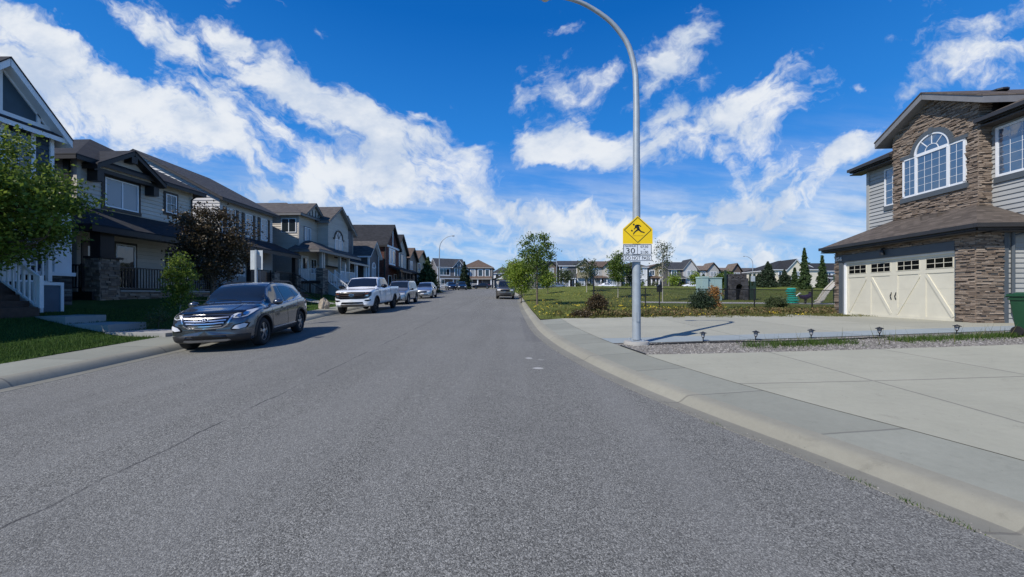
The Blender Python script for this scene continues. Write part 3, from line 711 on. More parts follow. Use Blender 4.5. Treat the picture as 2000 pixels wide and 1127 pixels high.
# planting strip along the driveway
def leafset(P, size, mat, name):
    n = len(P); A = RG.normal(0, 1, (n,3)); A /= np.linalg.norm(A, axis=1)[:,None]
    B = RG.normal(0, 1, (n,3)); B = np.cross(A, B); B /= np.linalg.norm(B, axis=1)[:,None]
    s = size*RG.uniform(.35, 1.65, (n,1))
    V = np.stack([P-A*s*.5, P+B*s*.28, P+A*s*.5, P-B*s*.28], 1).reshape(-1,3); F = np.arange(4*n).reshape(-1,4)
    return V, F
P = []
while len(P) < 15000:
    x = random.uniform(3.4, 17.2); t = (x-2)/17
    y0 = 16.25+2.8*t*.95; y = random.uniform(y0, y0+1.7+1.2*math.sin(x*.6)**2)
    hh = .16+.16*(math.sin(x*2.1)*.5+.5)*(math.sin(x*.7+y)*.5+.5)+.07*random.random()
    P.append((x, y, GZ(x, max(16.3, y))+random.random()**.7*hh))
V, F = leafset(np.array(P), .085, M_COVER, ''); o = scatter_mesh('ground_cover', V, F, RG.random(len(F)), M_COVER)
tag(o, 'rusty brown and green ground cover along the driveway edge', 'ground cover')
# ------------------------------------------------------------------ house building kit
class Fr:
    "a facade: s runs along it, o out of it, z up"
    def __init__(s, x, y, dx, dy, z0, flip=1):
        L = math.hypot(dx, dy); s.p = Vector((x, y, z0)); s.d = Vector((dx/L, dy/L, 0)); s.n = Vector((dy/L, -dx/L, 0))*flip
        s.flip = flip
    def pt(f, s, o, z): return f.p+f.d*s+f.n*o+Vector((0,0,z))
    def box(f, mb, s0, s1, o0, o1, z0, z1, rnd=None):
        P = f.pt; mb.box6([P(s0,o0,z0),P(s1,o0,z0),P(s1,o1,z0),P(s0,o1,z0),P(s0,o0,z1),P(s1,o0,z1),P(s1,o1,z1),P(s0,o1,z1)], rnd); return mb
    def sub(f, s, o, z=0, turn=0):
        "a facade at right angles (turn=+1: seen from the s0 end looking along +s; turn=-1 from the s1 end)"
        q = f.pt(s, o, z); g = Fr(q.x, q.y, f.d.x, f.d.y, q.z, f.flip)
        if turn == 1: g.d, g.n = f.n.copy(), -f.d      # runs outwards, faces -s
        elif turn == -1: g.d, g.n = -f.n, f.d.copy()
        return g
def clip_band(poly, z0, z1):
    "clip a convex (s,z) polygon to a height band"
    def cut(pl, zc, up):
        out = []
        for i in range(len(pl)):
            a, b = pl[i], pl[(i+1) % len(pl)]
            ia = (a[1] >= zc) if up else (a[1] <= zc); ib = (b[1] >= zc) if up else (b[1] <= zc)
            if ia: out.append(a)
            if ia != ib: t = (zc-a[1])/(b[1]-a[1]); out.append((a[0]+(b[0]-a[0])*t, zc))
        return out
    p = cut(poly, z0, True)
    return cut(p, z1, False) if len(p) > 2 else []
def laps(mb, f, poly, o=0.0, lap=.19, depth=.034):
    "lapped siding over a convex polygon given in (s, z)"
    za = min(p[1] for p in poly); zb = max(p[1] for p in poly); z = za; 
    while z < zb-1e-4:
        z1 = min(z+lap, zb); q = clip_band(poly, z, z1); 
        if len(q) > 2:
            r = random.random()
            mb.poly([f.pt(s, o-.016+depth*(1-(zz-z)/lap), zz) for s, zz in q], r)
            lo = [p for p in q if abs(p[1]-z) < 1e-5]
            if len(lo) >= 2:
                s0, s1 = min(p[0] for p in lo), max(p[0] for p in lo)
                mb.poly([f.pt(s0, o-.016, z), f.pt(s1, o-.016, z), f.pt(s1, o-.016+depth, z), f.pt(s0, o-.016+depth, z)], r)
        z = z1
    return mb
def flat(mb, f, poly, o=0.0): mb.poly([f.pt(s, o, z) for s, z in poly]); return mb

def window(f, s0, s1, z0, z1, parent, nx=1, nz=1, o=0.03, fw=.055, trim=None, tw=.09, gl=None, frame=None, mull=1, name='window', label=None, sill=None, grid=.018):
    "frame mesh with pane sub-part (and trim when given); mull = number of sashes side by side"
    frame = frame or M_WHITE; gl = gl or M_GLASS
    mb = MB(); F = f.box
    F(mb, s0, s1, 0, o+.03, z0, z0+fw); F(mb, s0, s1, 0, o+.03, z1-fw, z1)
    F(mb, s0, s0+fw, 0, o+.03, z0+fw, z1-fw); F(mb, s1-fw, s1, 0, o+.03, z0+fw, z1-fw)
    wi = (s1-s0-2*fw)
    for i in range(1, mull): c = s0+fw+wi*i/mull; F(mb, c-fw*.5, c+fw*.5, 0, o+.025, z0+fw, z1-fw)
    if grid:
        for m in range(mull):
            a = s0+fw+wi*m/mull; b = a+wi/mull
            for i in range(1, nx): c = lerp(a, b, i/nx); F(mb, c-grid/2, c+grid/2, o, o+.008, z0+fw, z1-fw)
        for i in range(1, nz): c = lerp(z0+fw, z1-fw, i/nz); F(mb, s0+fw, s1-fw, o, o+.007, c-grid/2, c+grid/2)
    w = mb.build(name, frame, parent)
    if label: w['label'] = label
    F(MB(), 0, 0, 0, 0, 0, 0)
    p = MB(); F(p, s0+fw*.6, s1-fw*.6, .004, o+.001, z0+fw*.6, z1-fw*.6); p.build('pane', gl, w)
    if trim is not None:
        t = MB(); F(t, s0-tw, s1+tw, 0, .045, z1, z1+tw*1.2); F(t, s0-tw*1.2, s1+tw*1.2, 0, .06, z0-tw*1.2, z0)
        F(t, s0-tw, s0, 0, .04, z0, z1); F(t, s1, s1+tw, 0, .04, z0, z1); t.build('window_trim', trim, w)
    return w
def shutters(f, s0, s1, z0, z1, parent, mat, w=.28):
    for a in (s0-w-.06, s1+.06):
        mb = MB(); f.box(mb, a, a+w, 0, .035, z0-.05, z1+.05)
        n = 9
        for i in range(n): c = lerp(z0, z1, (i+.5)/n); f.box(mb, a+.04, a+w-.04, .03, .05, c-.035, c+.02)
        mb.build('shutter', mat, parent)
def door(f, s0, s1, z0, z1, parent, col, frame=None, lite=True, name='door'):
    mb = MB(); f.box(mb, s0, s1, .0, .03, z0, z1)
    for (a, b, c, d) in ((.12,.45,.08,.42),(.55,.88,.08,.42)):
        f.box(mb, lerp(s0,s1,a), lerp(s0,s1,b), .025, .04, lerp(z0,z1,c), lerp(z0,z1,d))
    w = mb.build(name, col, parent)
    t = MB(); f.box(t, s0-.08, s0, 0, .05, z0, z1+.08); f.box(t, s1, s1+.08, 0, .05, z0, z1+.08); f.box(t, s0, s1, 0, .05, z1, z1+.08); t.build('door_frame', frame or M_WHITE, w)
    if lite: p = MB(); f.box(p, lerp(s0,s1,.2), lerp(s0,s1,.8), .0, .036, lerp(z0,z1,.5), lerp(z0,z1,.93)); p.build('pane', M_GLASS, w)
    h = MB(); q = f.pt(lerp(s0,s1,.88), .06, lerp(z0,z1,.46)); h.lathe(q, [(.0,-.03),(.03,-.02),(.03,.02),(.0,.03)], 8); h.build('door_handle', M_RIM, w)
    return w
def roof_piece(polys, parent, mat, fmat=None, t=.05, ft=.17, name='roof'):
    "sloping polygons in world space: shingle slab on top, fascia/soffit slab below"
    mb = MB()
    for p in polys: mb.slab([tuple(q) for q in p], t)
    r = mb.build(name, mat, parent)
    if fmat is not None:
        fb = MB()
        for p in polys:
            c = sum((Vector(q) for q in p), Vector())/len(p)
            fb.slab([tuple(Vector(q)+(c-Vector(q)).normalized()*.03-Vector((0,0,t+.002))) for q in p], ft)
        fb.build('fascia', fmat, r)
    return r
def gable_roof(f, s0, s1, o0, o1, z, rise, parent, mat, fmat, ridge='o', name='roof', **kw):
    "footprint s0..s1 x o0(back)..o1(front), eaves at z. ridge='o' runs front-back (gable faces the street)"
    P = f.pt
    if ridge == 'o':
        c = (s0+s1)/2; polys = [[P(s0,o0,z),P(s0,o1,z),P(c,o1,z+rise),P(c,o0,z+rise)],[P(c,o0,z+rise),P(c,o1,z+rise),P(s1,o1,z),P(s1,o0,z)]]
    else:
        c = (o0+o1)/2; polys = [[P(s0,o1,z),P(s1,o1,z),P(s1,c,z+rise),P(s0,c,z+rise)],[P(s0,c,z+rise),P(s1,c,z+rise),P(s1,o0,z),P(s0,o0,z)]]
    return roof_piece(polys, parent, mat, fmat, name=name, **kw)
def hip_roof(f, s0, s1, o0, o1, z, rise, parent, mat, fmat, name='roof', **kw):
    P = f.pt; w, d = s1-s0, o1-o0; h = min(w, d)/2
    if w >= d: a, b = P(s0+h,(o0+o1)/2,z+rise), P(s1-h-.001,(o0+o1)/2,z+rise)
    else: a, b = P((s0+s1)/2,o0+h,z+rise), P((s0+s1)/2,o1-h-.001,z+rise)
    A,B,C,D = P(s0,o0,z),P(s1,o0,z),P(s1,o1,z),P(s0,o1,z)
    if w >= d: polys = [[A,B,b,a],[B,C,b],[C,D,a,b],[D,A,a]]
    else: polys = [[A,B,a],[B,C,b,a],[C,D,b],[D,A,a,b]]
    return roof_piece(polys, parent, mat, fmat, name=name, **kw)
def railing(f, s0, s1, z0, z1, parent, mat, o=0.0, z0b=None, z1b=None, sp=.12, name='railing', th=.03, top=.05):
    "straight or sloping balustrade; z0b/z1b are the heights at s1"
    z0b = z0 if z0b is None else z0b; z1b = z1 if z1b is None else z1b
    mb = MB(); P = f.pt
    mb.bar(P(s0,o,z1), P(s1,o,z1b), top, top); mb.bar(P(s0,o,z0), P(s1,o,z0b), top*.8, top*.8)
    n = max(1, int(abs(s1-s0)/sp))
    for i in range(n+1):
        t = i/n; w = th*(2.4 if i in (0, n) else 1); s = lerp(s0, s1, t)
        mb.bar(P(s,o,lerp(z0,z0b,t)), P(s,o,lerp(z1,z1b,t)+(.06 if i in (0, n) else 0)), w, w)
    return mb.build(name, mat, parent)
def railing_o(f, s, o0, o1, z0, z1, parent, mat, z0b=None, z1b=None, **kw):
    g = Fr(0,0,1,0,0); g.p = f.pt(s, 0, 0); g.d = f.n; g.n = f.d
    return railing(g, o0, o1, z0, z1, parent, mat, 0, z0b, z1b, **kw)
def steps(f, s0, s1, o0, n, z0, parent, mat, run=.28, rise=.18, name='steps'):
    mb = MB()
    for i in range(n): f.box(mb, s0, s1, o0+i*run, o0+(i+1)*run+.02, z0-(n*rise)-.3, z0-i*rise-rise*.0-.18+.0)
    return mb.build(name, mat, parent)
def ledger(mb, f, spans, z0, z1, o=0.0, rh=(.030,.065), ln=(.10,.36), dep=(.004,.07), hole=None):
    "dry-stacked ledge stones; spans(z) -> list of (s0, s1)"
    z = z0
    while z < z1-.02:
        h = min(random.uniform(*rh), z1-z)
        for (a, b) in spans(z+h/2):
            s = a
            while s < b-.02:
                L = min(random.uniform(*ln), b-s)
                if b-s-L < .06: L = b-s
                if not (hole and hole(s+L/2, z+h/2)):
                    d = random.uniform(*dep); g = .004; P = f.pt; j = lambda: random.uniform(-.004, .004)
                    r = random.random()
                    q = [P(s+g,o-.02,z+g),P(s+L-g,o-.02,z+g),P(s+L-g,o+d+j(),z+g+j()),P(s+g,o+d+j(),z+g+j()),P(s+g,o-.02,z+h-g),P(s+L-g,o-.02,z+h-g),P(s+L-g,o+d+j()*2,z+h-g+j()),P(s+g,o+d+j()*2,z+h-g+j())]
                    mb.box6(q, r)
                s += L
        z += h
    return mb
def vent(p, parent, mat, s=.3):
    mb = MB(); x, y, z = p; mb.lathe((x, y, z), [(.06,-.1),(.06,.18),(.17,.18),(.17,.24),(.05,.28)], 10); return mb.build('roof_vent', mat, parent)

S_BLUE = siding('blue_siding', (.030,.050,.075)); S_TAN = siding('tan_siding', (.50,.47,.415)); S_GREY = siding('grey_siding', (.48,.475,.47))
S_BEIGE = siding('beige_siding', (.48,.44,.385)); S_TAUPE = siding('taupe_siding', (.17,.155,.15)); S_DGREY = siding('dark_grey_siding', (.10,.10,.105))
S_LGREY = siding('light_grey_siding', (.38,.385,.375)); S_CREAM = siding('cream_siding', (.72,.67,.54)); S_WHITE = siding('white_siding', (.72,.72,.70))
S_BROWN = siding('brown_siding', (.13,.10,.08)); S_OCHRE = siding('ochre_siding', (.36,.31,.20)); S_RED = brickmat('red_brick', [(.07,.025,.02),(.16,.05,.038),(.24,.09,.06)])
SH_BLACK = shingle('black_shingle', (.035,.036,.040)); SH_GREY = shingle('grey_shingle', (.105,.095,.09)); SH_BROWN = shingle('brown_shingle', (.13,.095,.075))
SH_SLATE = shingle('slate_shingle', (.055,.058,.066)); SH_TAN = shingle('tan_shingle', (.17,.135,.11))
T_DARK = plain('dark_brown_trim', (.022,.019,.018), .5); T_GREY = plain('grey_trim', (.085,.10,.115), .5, var=.06); T_FASC = plain('fascia_grey', (.17,.165,.16), .5)
T_FDARK = plain('dark_fascia', (.03,.03,.033), .4); T_BEIGE = plain('beige_trim', (.42,.39,.35), .5); T_SOFF = plain('soffit_brown', (.06,.052,.047), .6)
D_RED = plain('dark_door', (.06,.03,.025), .4); D_WHITE = plain('white_door', (.6,.6,.6), .4); WOOD = plain('stained_wood', (.06,.035,.025), .6, var=.3, vs=9, bmp=.3)
ST_STONE = brickmat('ledge_stone', [(.05,.04,.035),(.14,.11,.09),(.24,.19,.15),(.33,.28,.23)], .34, .09)
M_LEDGE = rndmat('stone_veneer', [(0,(.095,.072,.058)),(.25,(.17,.13,.102)),(.5,(.25,.195,.152)),(.75,(.34,.272,.215)),(1,(.50,.43,.35))], .95, 1.0, 30, .4)
M_MORT = plain('dark_mortar', (.05,.04,.035), .95)  # dark mortar colour for the backing walls behind stones and siding
T_PORCHW = plain('porch_paint', (.035,.03,.03), .6)

# ------------------------------------------------------------------ right-hand house
def right_house():
    H = empty('garage_house', 'two-storey house with stone veneer, arched window and cream double garage door', 'house', (15.35, 12.7, GARZ))
    zf = GARZ
    # facade frames: s along +Y, facing -X
    ux = Vector((.06, 1.0)).normalized()
    G = Fr(15.30, 12.68, ux.x, ux.y, zf, -1)          # garage front: s 0..5.95
    LG = 5.95; s_d0, s_d1 = .62, 5.46
    DH = 2.44
    mb = MB(); G.box(mb, .02, s_d0-.04, -.25, -.0, 0, 3.1); G.box(mb, s_d1+.24, LG, -.25, 0, 0, 3.1); G.box(mb, .02, LG, -.25, 0, 2.80, 3.1)
    # body of the ground floor behind
    S = G.sub(0, 0, 0, 1)                                # side facing the camera, s runs outwards (-X) -> negative s goes into the house
    G.box(mb, .02, s_d0, -9.0, -.26, 0, 3.1); 
    mb.build('garage_wall', M_MORT, H)
    st = MB()
    ledger(st, G, lambda z: [(0, s_d0-.03)] if z < 2.78 else [(0, LG)], -.25, 3.2)
    ledger(st, G, lambda z: [(s_d1+.22, LG)] if z < 2.78 else [], -.05, 2.78)
    ledger(st, S, lambda z: [(-.82, .02)], -.3, 3.1)
    st.build('stone_veneer', M_LEDGE, H)
    # garage floor plinth, hidden
    # surround
    t = MB(); G.box(t, s_d0-.03, s_d0, -.12, .03, -.08, DH+.02); G.box(t, s_d1, s_d1+.22, -.12, .045, -.08, DH+.02); G.box(t, s_d0-.03, s_d1+.22, -.12, .07, DH+.02, DH+.34)
    t.build('garage_surround', T_GREY, H)
    wt_ = MB(); G.box(wt_, s_d1-.09, s_d1, -.12, -.02, -.05, DH); G.box(wt_, s_d0, s_d0+.03, -.12, -.02, -.05, DH); G.box(wt_, s_d0+.03, s_d1-.09, -.12, -.02, DH-.05, DH+.02)
    wt_.build('door_jamb', M_WHITE, H)
    # door
    M_GD = plain('cream_door_paint', (.65,.62,.51), .55, var=.05, vs=2)
    a, b = s_d0+.03, s_d1-.09; W = b-a; o = -.10
    d = MB(); G.box(d, a, b, o-.04, o, -.05, DH-.05)
    GD = d.build('garage_door', M_GD, H)
    r = MB()
    def rb(s0, s1, z0, z1, e=.022): G.box(r, s0, s1, o, o+e, z0, z1)
    top = DH-.05
    rb(a, b, top-.10, top-.0); rb(a, b, -.05, .10); rb(a, b, 1.72, 1.86)
    n = 4
    for i in range(n+1):
        c = lerp(a, b, i/n); wd = .10 if i in (0, 4) else (.11 if i in (1, 3) else .17)
        s0 = max(a, c-wd); s1 = min(b, c+wd); rb(s0, s1, .10, top-.10, .020)
    for z in (.60, 1.16):
        G.box(r, a, b, o, o+.004, z-.008, z+.008)
    # diagonal braces
    for i in range(4):
        c0 = lerp(a, b, i/4)+.12; c1 = lerp(a, b, (i+1)/4)-.12
        # seen from the street the braces make two A shapes: / \ | / \
        up = c1 if i % 2 == 0 else c0; lo = c0 if i % 2 == 0 else c1
        r.bar(G.pt(lo, o+.015, .14), G.pt(up, o+.015, 1.68), .11, .03, up=G.n)
    r.build('door_rails', M_GD, GD)
    for i in range(4):
        c0 = lerp(a, b, i/4)+.13; c1 = lerp(a, b, (i+1)/4)-.13
        g = MB(); G.box(g, c0, c1, o, o+.012, 1.90, 2.25); pn = g.build('door_pane', glass('dark_pane', (.006,.007,.008), 1.35, .08, 0), GD)
        g = MB(); 
        for q in (1/3, 2/3): cc = lerp(c0, c1, q); G.box(g, cc-.008, cc+.008, o+.012, o+.02, 1.90, 2.25)
        G.box(g, c0, c1, o+.012, o+.019, 2.065, 2.083)
        G.box(g, c0-.02, c0, o, o+.03, 1.88, 2.27); G.box(g, c1, c1+.02, o, o+.03, 1.88, 2.27); G.box(g, c0, c1, o, o+.03, 1.88, 1.90); G.box(g, c0, c1, o, o+.03, 2.25, 2.27)
        g.build('muntins', M_GD, pn)
    for q in (-.10, .10):
        c = (a+b)/2+q; h = MB()
        h.tube([G.pt(c, o+.02, .72), G.pt(c-.02, o+.05, .78), G.pt(c+.015, o+.06, .87), G.pt(c-.02, o+.05, .96), G.pt(c, o+.02, 1.02)], .016, 6); h.build('door_handle', M_BLACK, GD)
    # lamp over the door, house number
    lm = MB(); c = (a+b)/2+.25; lm.lathe(G.pt(c, .16, DH+.26), [(.02,-.12),(.09,-.12),(.07,.06),(.02,.12)], 10); G.box(lm, c-.03, c+.03, .05, .17, DH+.38, DH+.42); lm.build('wall_lamp', M_BLACK, H)
    tx = text_mesh('354', .26, .02, M_WHITE, 'house_number', H); 
    # text faces -X : local x -> -Y (read from the street)
    q = G.pt(s_d1+.16, .10, DH+.09)
    place_text(tx, q, -G.d, Vector((0,0,1)), H)
    # side wall of the ground floor facing the camera
    L = MB(); laps(L, S, [(-7, 0), (-.82, 0), (-.82, 3.15), (-7, 3.15)], .0, .165); L.build('side_siding', S_LGREY, H)
    ct = MB(); S.box(ct, -.95, -.82, 0, .05, -.3, 3.1); ct.build('corner_trim', T_GREY, H)
    fo = MB(); S.box(fo, -7, -.82, -.2, -.02, -.6, .02); fo.build('foundation', M_PATH, H)
    dp = MB(); dp.tube([S.pt(-1.05, .08, 3.0), S.pt(-1.05, .08, .35), S.pt(-1.05, .22, .16)], .045, 8); dp.tube([S.pt(-1.7,.42,3.08), S.pt(-1.35,.3,2.95), S.pt(-1.05,.08,2.85)], .035, 8); dp.build('downspout', T_GREY, H)
    # left (far) side wall of garage
    # garage skirt roof: eaves at Z 3.85
    ze = 3.95-zf; ov = .40; rz = lambda x: ze+.50*(x+ov)    # x metres into the house
    P = G.pt; back = 2.0; xb = 1.72
    zt = ze+.60*(xb+ov)*.92
    A = P(-ov, ov, ze); B = P(LG+ov, ov, ze); C = P(LG+ov-(xb+ov)*.95, -xb, zt); D = P(-ov+(xb+ov)*.95, -xb, zt)
    Cf = P(LG+ov, -9, ze); E = P(LG+ov-(xb+ov)*.95, -9, zt)
    An = P(-ov, -9, ze); Dn = P(-ov+(xb+ov)*.95, -9, zt)
    SHR = shingle('brown_grey_shingle', (.105,.088,.076), .5)
    roof_piece([[A, B, C, D], [An, A, D, Dn], [B, Cf, E, C]], H, SHR, T_FDARK, name='garage_roof')
    gt = MB(); gt.bar(P(-ov, ov+.05, ze-.07), P(LG+ov, ov+.05, ze-.07), .11, .13); gt.bar(P(-ov-.05, ov+.1, ze-.07), P(-ov-.05, -9, ze-.07), .11, .13); gt.build('gutter', T_FDARK, H)
    sf = MB(); G.box(sf, -ov, LG+ov, -.2, ov, ze-.26, ze-.24); S.box(sf, -9, .02, 0, ov, ze-.26, ze-.24); sf.build('soffit', T_SOFF, H)
    vb = MB(); q = P(2.4, -1.0, ze+.62); G.box(vb, 2.1, 2.75, -1.35, -.85, ze+.66, ze+.86); vb.build('roof_vent', SHR, H)
    # ---------------- upper floor
    U = Fr(17.05, 12.68, ux.x, ux.y, zf, -1)              # siding plane of upper floor
    zu0, zu1 = 3.2, 7.22; LU = 6.15
    L = MB(); laps(L, U, [(-5.5, zu0), (1.10, zu0), (1.10, zu1), (-5.5, zu1)], 0, .17); laps(L, U, [(4.1, zu0), (LU, zu0), (LU, zu1), (4.1, zu1)], 0, .17)
    g2 = U.sub(LU, 0, 0, -1); laps(L, g2, [(0, 2), (9, 2), (9, zu1), (0, zu1)], 0, .17)
    L.build('upper_siding', S_LGREY, H)
    bd = MB(); U.box(bd, -5.5, LU-.02, -9, -.02, zu0-.3, zu1+.05); bd.build('upper_wall', M_MORT, H)
    ct = MB(); U.box(ct, LU-.1, LU+.03, 0, .05, zu0, zu1); ct.build('corner_trim', S_LGREY, H)
    ob = .40; s0, s1 = 1.06, 4.34; apexz = 8.85; wt0 = 7.94
    K = U.sub(0, ob, 0)
    bb = MB(); K.box(bb, s0+.02, s1-.02, -ob-.3, -.01, zu0-.3, wt0)
    bb.prism([K.pt(s0+.02, -.01, wt0), K.pt(s1-.02, -.01, wt0), K.pt((s0+s1)/2, -.01, apexz)], K.n*-1.4); bb.build('bay_wall', M_MORT, H)
    wc = 2.65; ww0, ww1, wz0, wz1 = wc-1.21, wc+1.21, 5.05, 6.70; ar = .66
    def hole(s, z):
        if ww0-.02 < s < ww1+.02 and wz0-.1 < z < wz1+.02: return True
        return math.hypot(s-wc, z-wz1) < ar+.1 and z >= wz1
    def spans(z):
        if z < wt0-.05: return [(s0, s1)]
        t = (z-wt0)/(apexz-wt0); c = (s0+s1)/2; hw = (s1-s0)/2*(1-t); return [(c-hw, c+hw)] if hw > .1 else []
    st = MB(); ledger(st, K, spans, zu0, apexz-.05, hole=hole)
    N1 = K.sub(s0, 0, 0, 1); ledger(st, N1, lambda z: [(-ob, .03)], zu0, 7.9)
    st.build('upper_stone_veneer', M_LEDGE, H)
    # arched window
    f = MB(); fo_ = .06; fw = .075
    def F(a_, b_, c_, d_, e=.07): K.box(f, a_, b_, 0, e, c_, d_)
    m0, m1 = wc-.62, wc+.62
    F(ww0, ww1, wz0, wz0+fw); F(ww0, m0-.05, wz1-fw, wz1); F(m1+.05, ww1, wz1-fw, wz1); F(ww0, ww0+fw, wz0, wz1); F(ww1-fw, ww1, wz0, wz1)
    F(m0-.05, m0+.05, wz0, wz1, .08); F(m1-.05, m1+.05, wz0, wz1, .08); F(m0, m1, wz1-.09, wz1+.03, .085)
    arc = [(wc+math.cos(t)*ar, wz1+math.sin(t)*ar) for t in [math.pi*i/24 for i in range(25)]]
    for i in range(24): f.bar(K.pt(arc[i][0], .045, arc[i][1]), K.pt(arc[i+1][0], .045, arc[i+1][1]), .08, .08, up=K.n)
    for t in (math.pi*.27, math.pi*.5, math.pi*.73): f.bar(K.pt(wc+math.cos(t)*.26, .055, wz1+math.sin(t)*.26), K.pt(wc+math.cos(t)*ar, .055, wz1+math.sin(t)*ar), .025, .02, up=K.n)
    a2 = [(wc+math.cos(t)*.26, wz1+math.sin(t)*.26) for t in [math.pi*i/12 for i in range(13)]]
    for i in range(12): f.bar(K.pt(a2[i][0], .055, a2[i][1]), K.pt(a2[i+1][0], .055, a2[i+1][1]), .022, .02, up=K.n)
    def grid(c0, c1, nx, nz):
        for i in range(1, nx): c = lerp(c0, c1, i/nx); K.box(f, c-.005, c+.005, .05, .056, wz0+fw, wz1-.09)
        for i in range(1, nz): z = lerp(wz0+fw, wz1-.09, i/nz); K.box(f, c0, c1, .05, .055, z-.005, z+.005)
    grid(ww0+fw, m0-.05, 2, 5); grid(m1+.05, ww1-fw, 2, 5); grid(m0+.05, m1-.05, 4, 5)
    AW = f.build('arched_window', M_WHITE, H)
    p = MB(); K.box(p, ww0+.02, ww1-.02, .0, .05, wz0+.02, wz1-.02); p.poly([K.pt(s, .051, z) for s, z in arc]); p.build('pane', M_GLASSC, AW)
    t = MB(); K.box(t, ww0-.08, ww1+.08, 0, .10, wz0-.2, wz0-.005); t.build('sill', T_GREY, AW); t = MB(); K.box(t, ww0-.08, m0-.12, 0, .09, wz1, wz1+.13); K.box(t, m1+.12, ww1+.08, 0, .09, wz1, wz1+.13)
    ar2 = ar+.11
    arc2 = [(wc+math.cos(q)*ar2, wz1+math.sin(q)*ar2) for q in [math.pi*i/24 for i in range(25)]]
    for i in range(24): t.bar(K.pt(arc2[i][0], .05, arc2[i][1]), K.pt(arc2[i+1][0], .05, arc2[i+1][1]), .16, .1, up=K.n)
    K.box(t, wc-.07, wc+.07, .05, .12, wz1+ar+.01, wz1+ar+.25)
    t.build('window_trim', T_GREY, AW)
    w = window(U, 4.42, 5.2, 5.02, 6.72, H, 2, 5, trim=None, gl=M_GLASSC, grid=.016, label='narrow window left of the arched window'); t = MB(); U.box(t, 4.38, 5.24, 0, .06, 4.82, 5.01); t.build('sill', T_GREY, w)
    w = window(U, -1.9, .88, 5.06, 6.8, H, 4, 5, mull=2, gl=M_GLASSC, fw=.08, grid=.010, label='wide gridded window at the right end of the upper floor'); t = MB(); U.box(t, -1.95, .93, 0, .06, 4.86, 5.05); t.build('sill', T_GREY, w)
    # roofs
    zr = zu1; ov = .5
    hh = (9.0+ov)/2; ra, rb_ = U.pt(-6+hh, (ov-9)/2, zr+2.2), U.pt(LU+ov-hh, (ov-9)/2, zr+2.2); zn = zr+2.2*(ov-.15)/hh
    qA, qB, qC, qD = U.pt(-6, -9, zr), U.pt(LU+ov, -9, zr), U.pt(LU+ov, ov, zr), U.pt(-6, ov, zr)
    roof_piece([[qA, qB, rb_, ra], [qB, qC, rb_], [qD, qA, ra], [qC, U.pt(s1+.04, ov, zr), U.pt(s1+.04, .15, zn), U.pt(s0-.04, .15, zn), U.pt(s0-.04, ov, zr), qD, ra, rb_]], H, SHR, T_FDARK, name='main_roof')
    gt = MB(); gt.bar(U.pt(-6, ov+.05, zr-.1), U.pt(s0, ov+.05, zr-.1), .1, .13); gt.bar(U.pt(s1, ov+.05, zr-.1), U.pt(LU+ov, ov+.05, zr-.1), .1, .13); gt.build('gutter', T_FDARK, H)
    sf = MB(); U.box(sf, -5.9, s0-.06, -.1, ov-.04, zr-.32, zr-.28); U.box(sf, s1+.06, LU+ov, -.1, ov-.04, zr-.32, zr-.28); sf.build('soffit', T_SOFF, H)
    gx = .42; c = (s0+s1)/2; hw = (s1-s0)/2+.5; slope = (apexz-wt0)/((s1-s0)/2); za = apexz+.20; zb = za-hw*slope
    P = K.pt
    roof_piece([[P(c-hw, -5, zb), P(c-hw, gx, zb), P(c, gx, za), P(c, -5, za)], [P(c, -5, za), P(c, gx, za), P(c+hw, gx, zb), P(c+hw, -5, zb)]], H, SHR, plain('rake_fascia', (.20,.20,.205), .5), name='gable_roof', ft=.24)
    vt = MB(); q = U.pt(1.9, -1.2, zr+1.30); vt.lathe(q, [(.12,-.6),(.12,.06),(.26,.06),(.26,.12),(.1,.16)], 12); vt.build('roof_vent', T_FDARK, H)
    return H

def text_mesh(txt, size, ext, mat, name, parent=None):
    cu = bpy.data.curves.new(name, 'FONT'); cu.body = txt; cu.size = size; cu.extrude = ext; cu.align_x = 'CENTER'; cu.align_y = 'BOTTOM_BASELINE' if False else 'BOTTOM'
    cu.resolution_u = 3
    o = bpy.data.objects.new(name+'_c', cu); COL.objects.link(o)
    dg = bpy.context.evaluated_depsgraph_get(); dg.update()
    me = bpy.data.meshes.new_from_object(o.evaluated_get(dg)); bpy.data.objects.remove(o)
    me.materials.clear(); me.materials.append(mat); me.name = name
    ob = bpy.data.objects.new(name, me); COL.objects.link(ob); return ob
def place_text(o, pos, xd, up, parent, width=None, height=None):
    "bake the text mesh into world coordinates with its left-right along xd"
    xd = Vector(xd).normalized(); up = Vector(up).normalized(); nz = xd.cross(up)
    me = o.data; co = [v.co.copy() for v in me.vertices]
    x0, x1 = min(c.x for c in co), max(c.x for c in co); y0, y1 = min(c.y for c in co), max(c.y for c in co)
    sx = width/(x1-x0) if width else 1; sy = height/(y1-y0) if height else sx
    for v, c in zip(me.vertices, co): v.co = Vector(pos)+xd*((c.x-(x0+x1)/2)*sx)+up*((c.y-y0)*sy)+nz*c.z
    me.update()
    if parent is not None: attach(o, parent)
right_house()
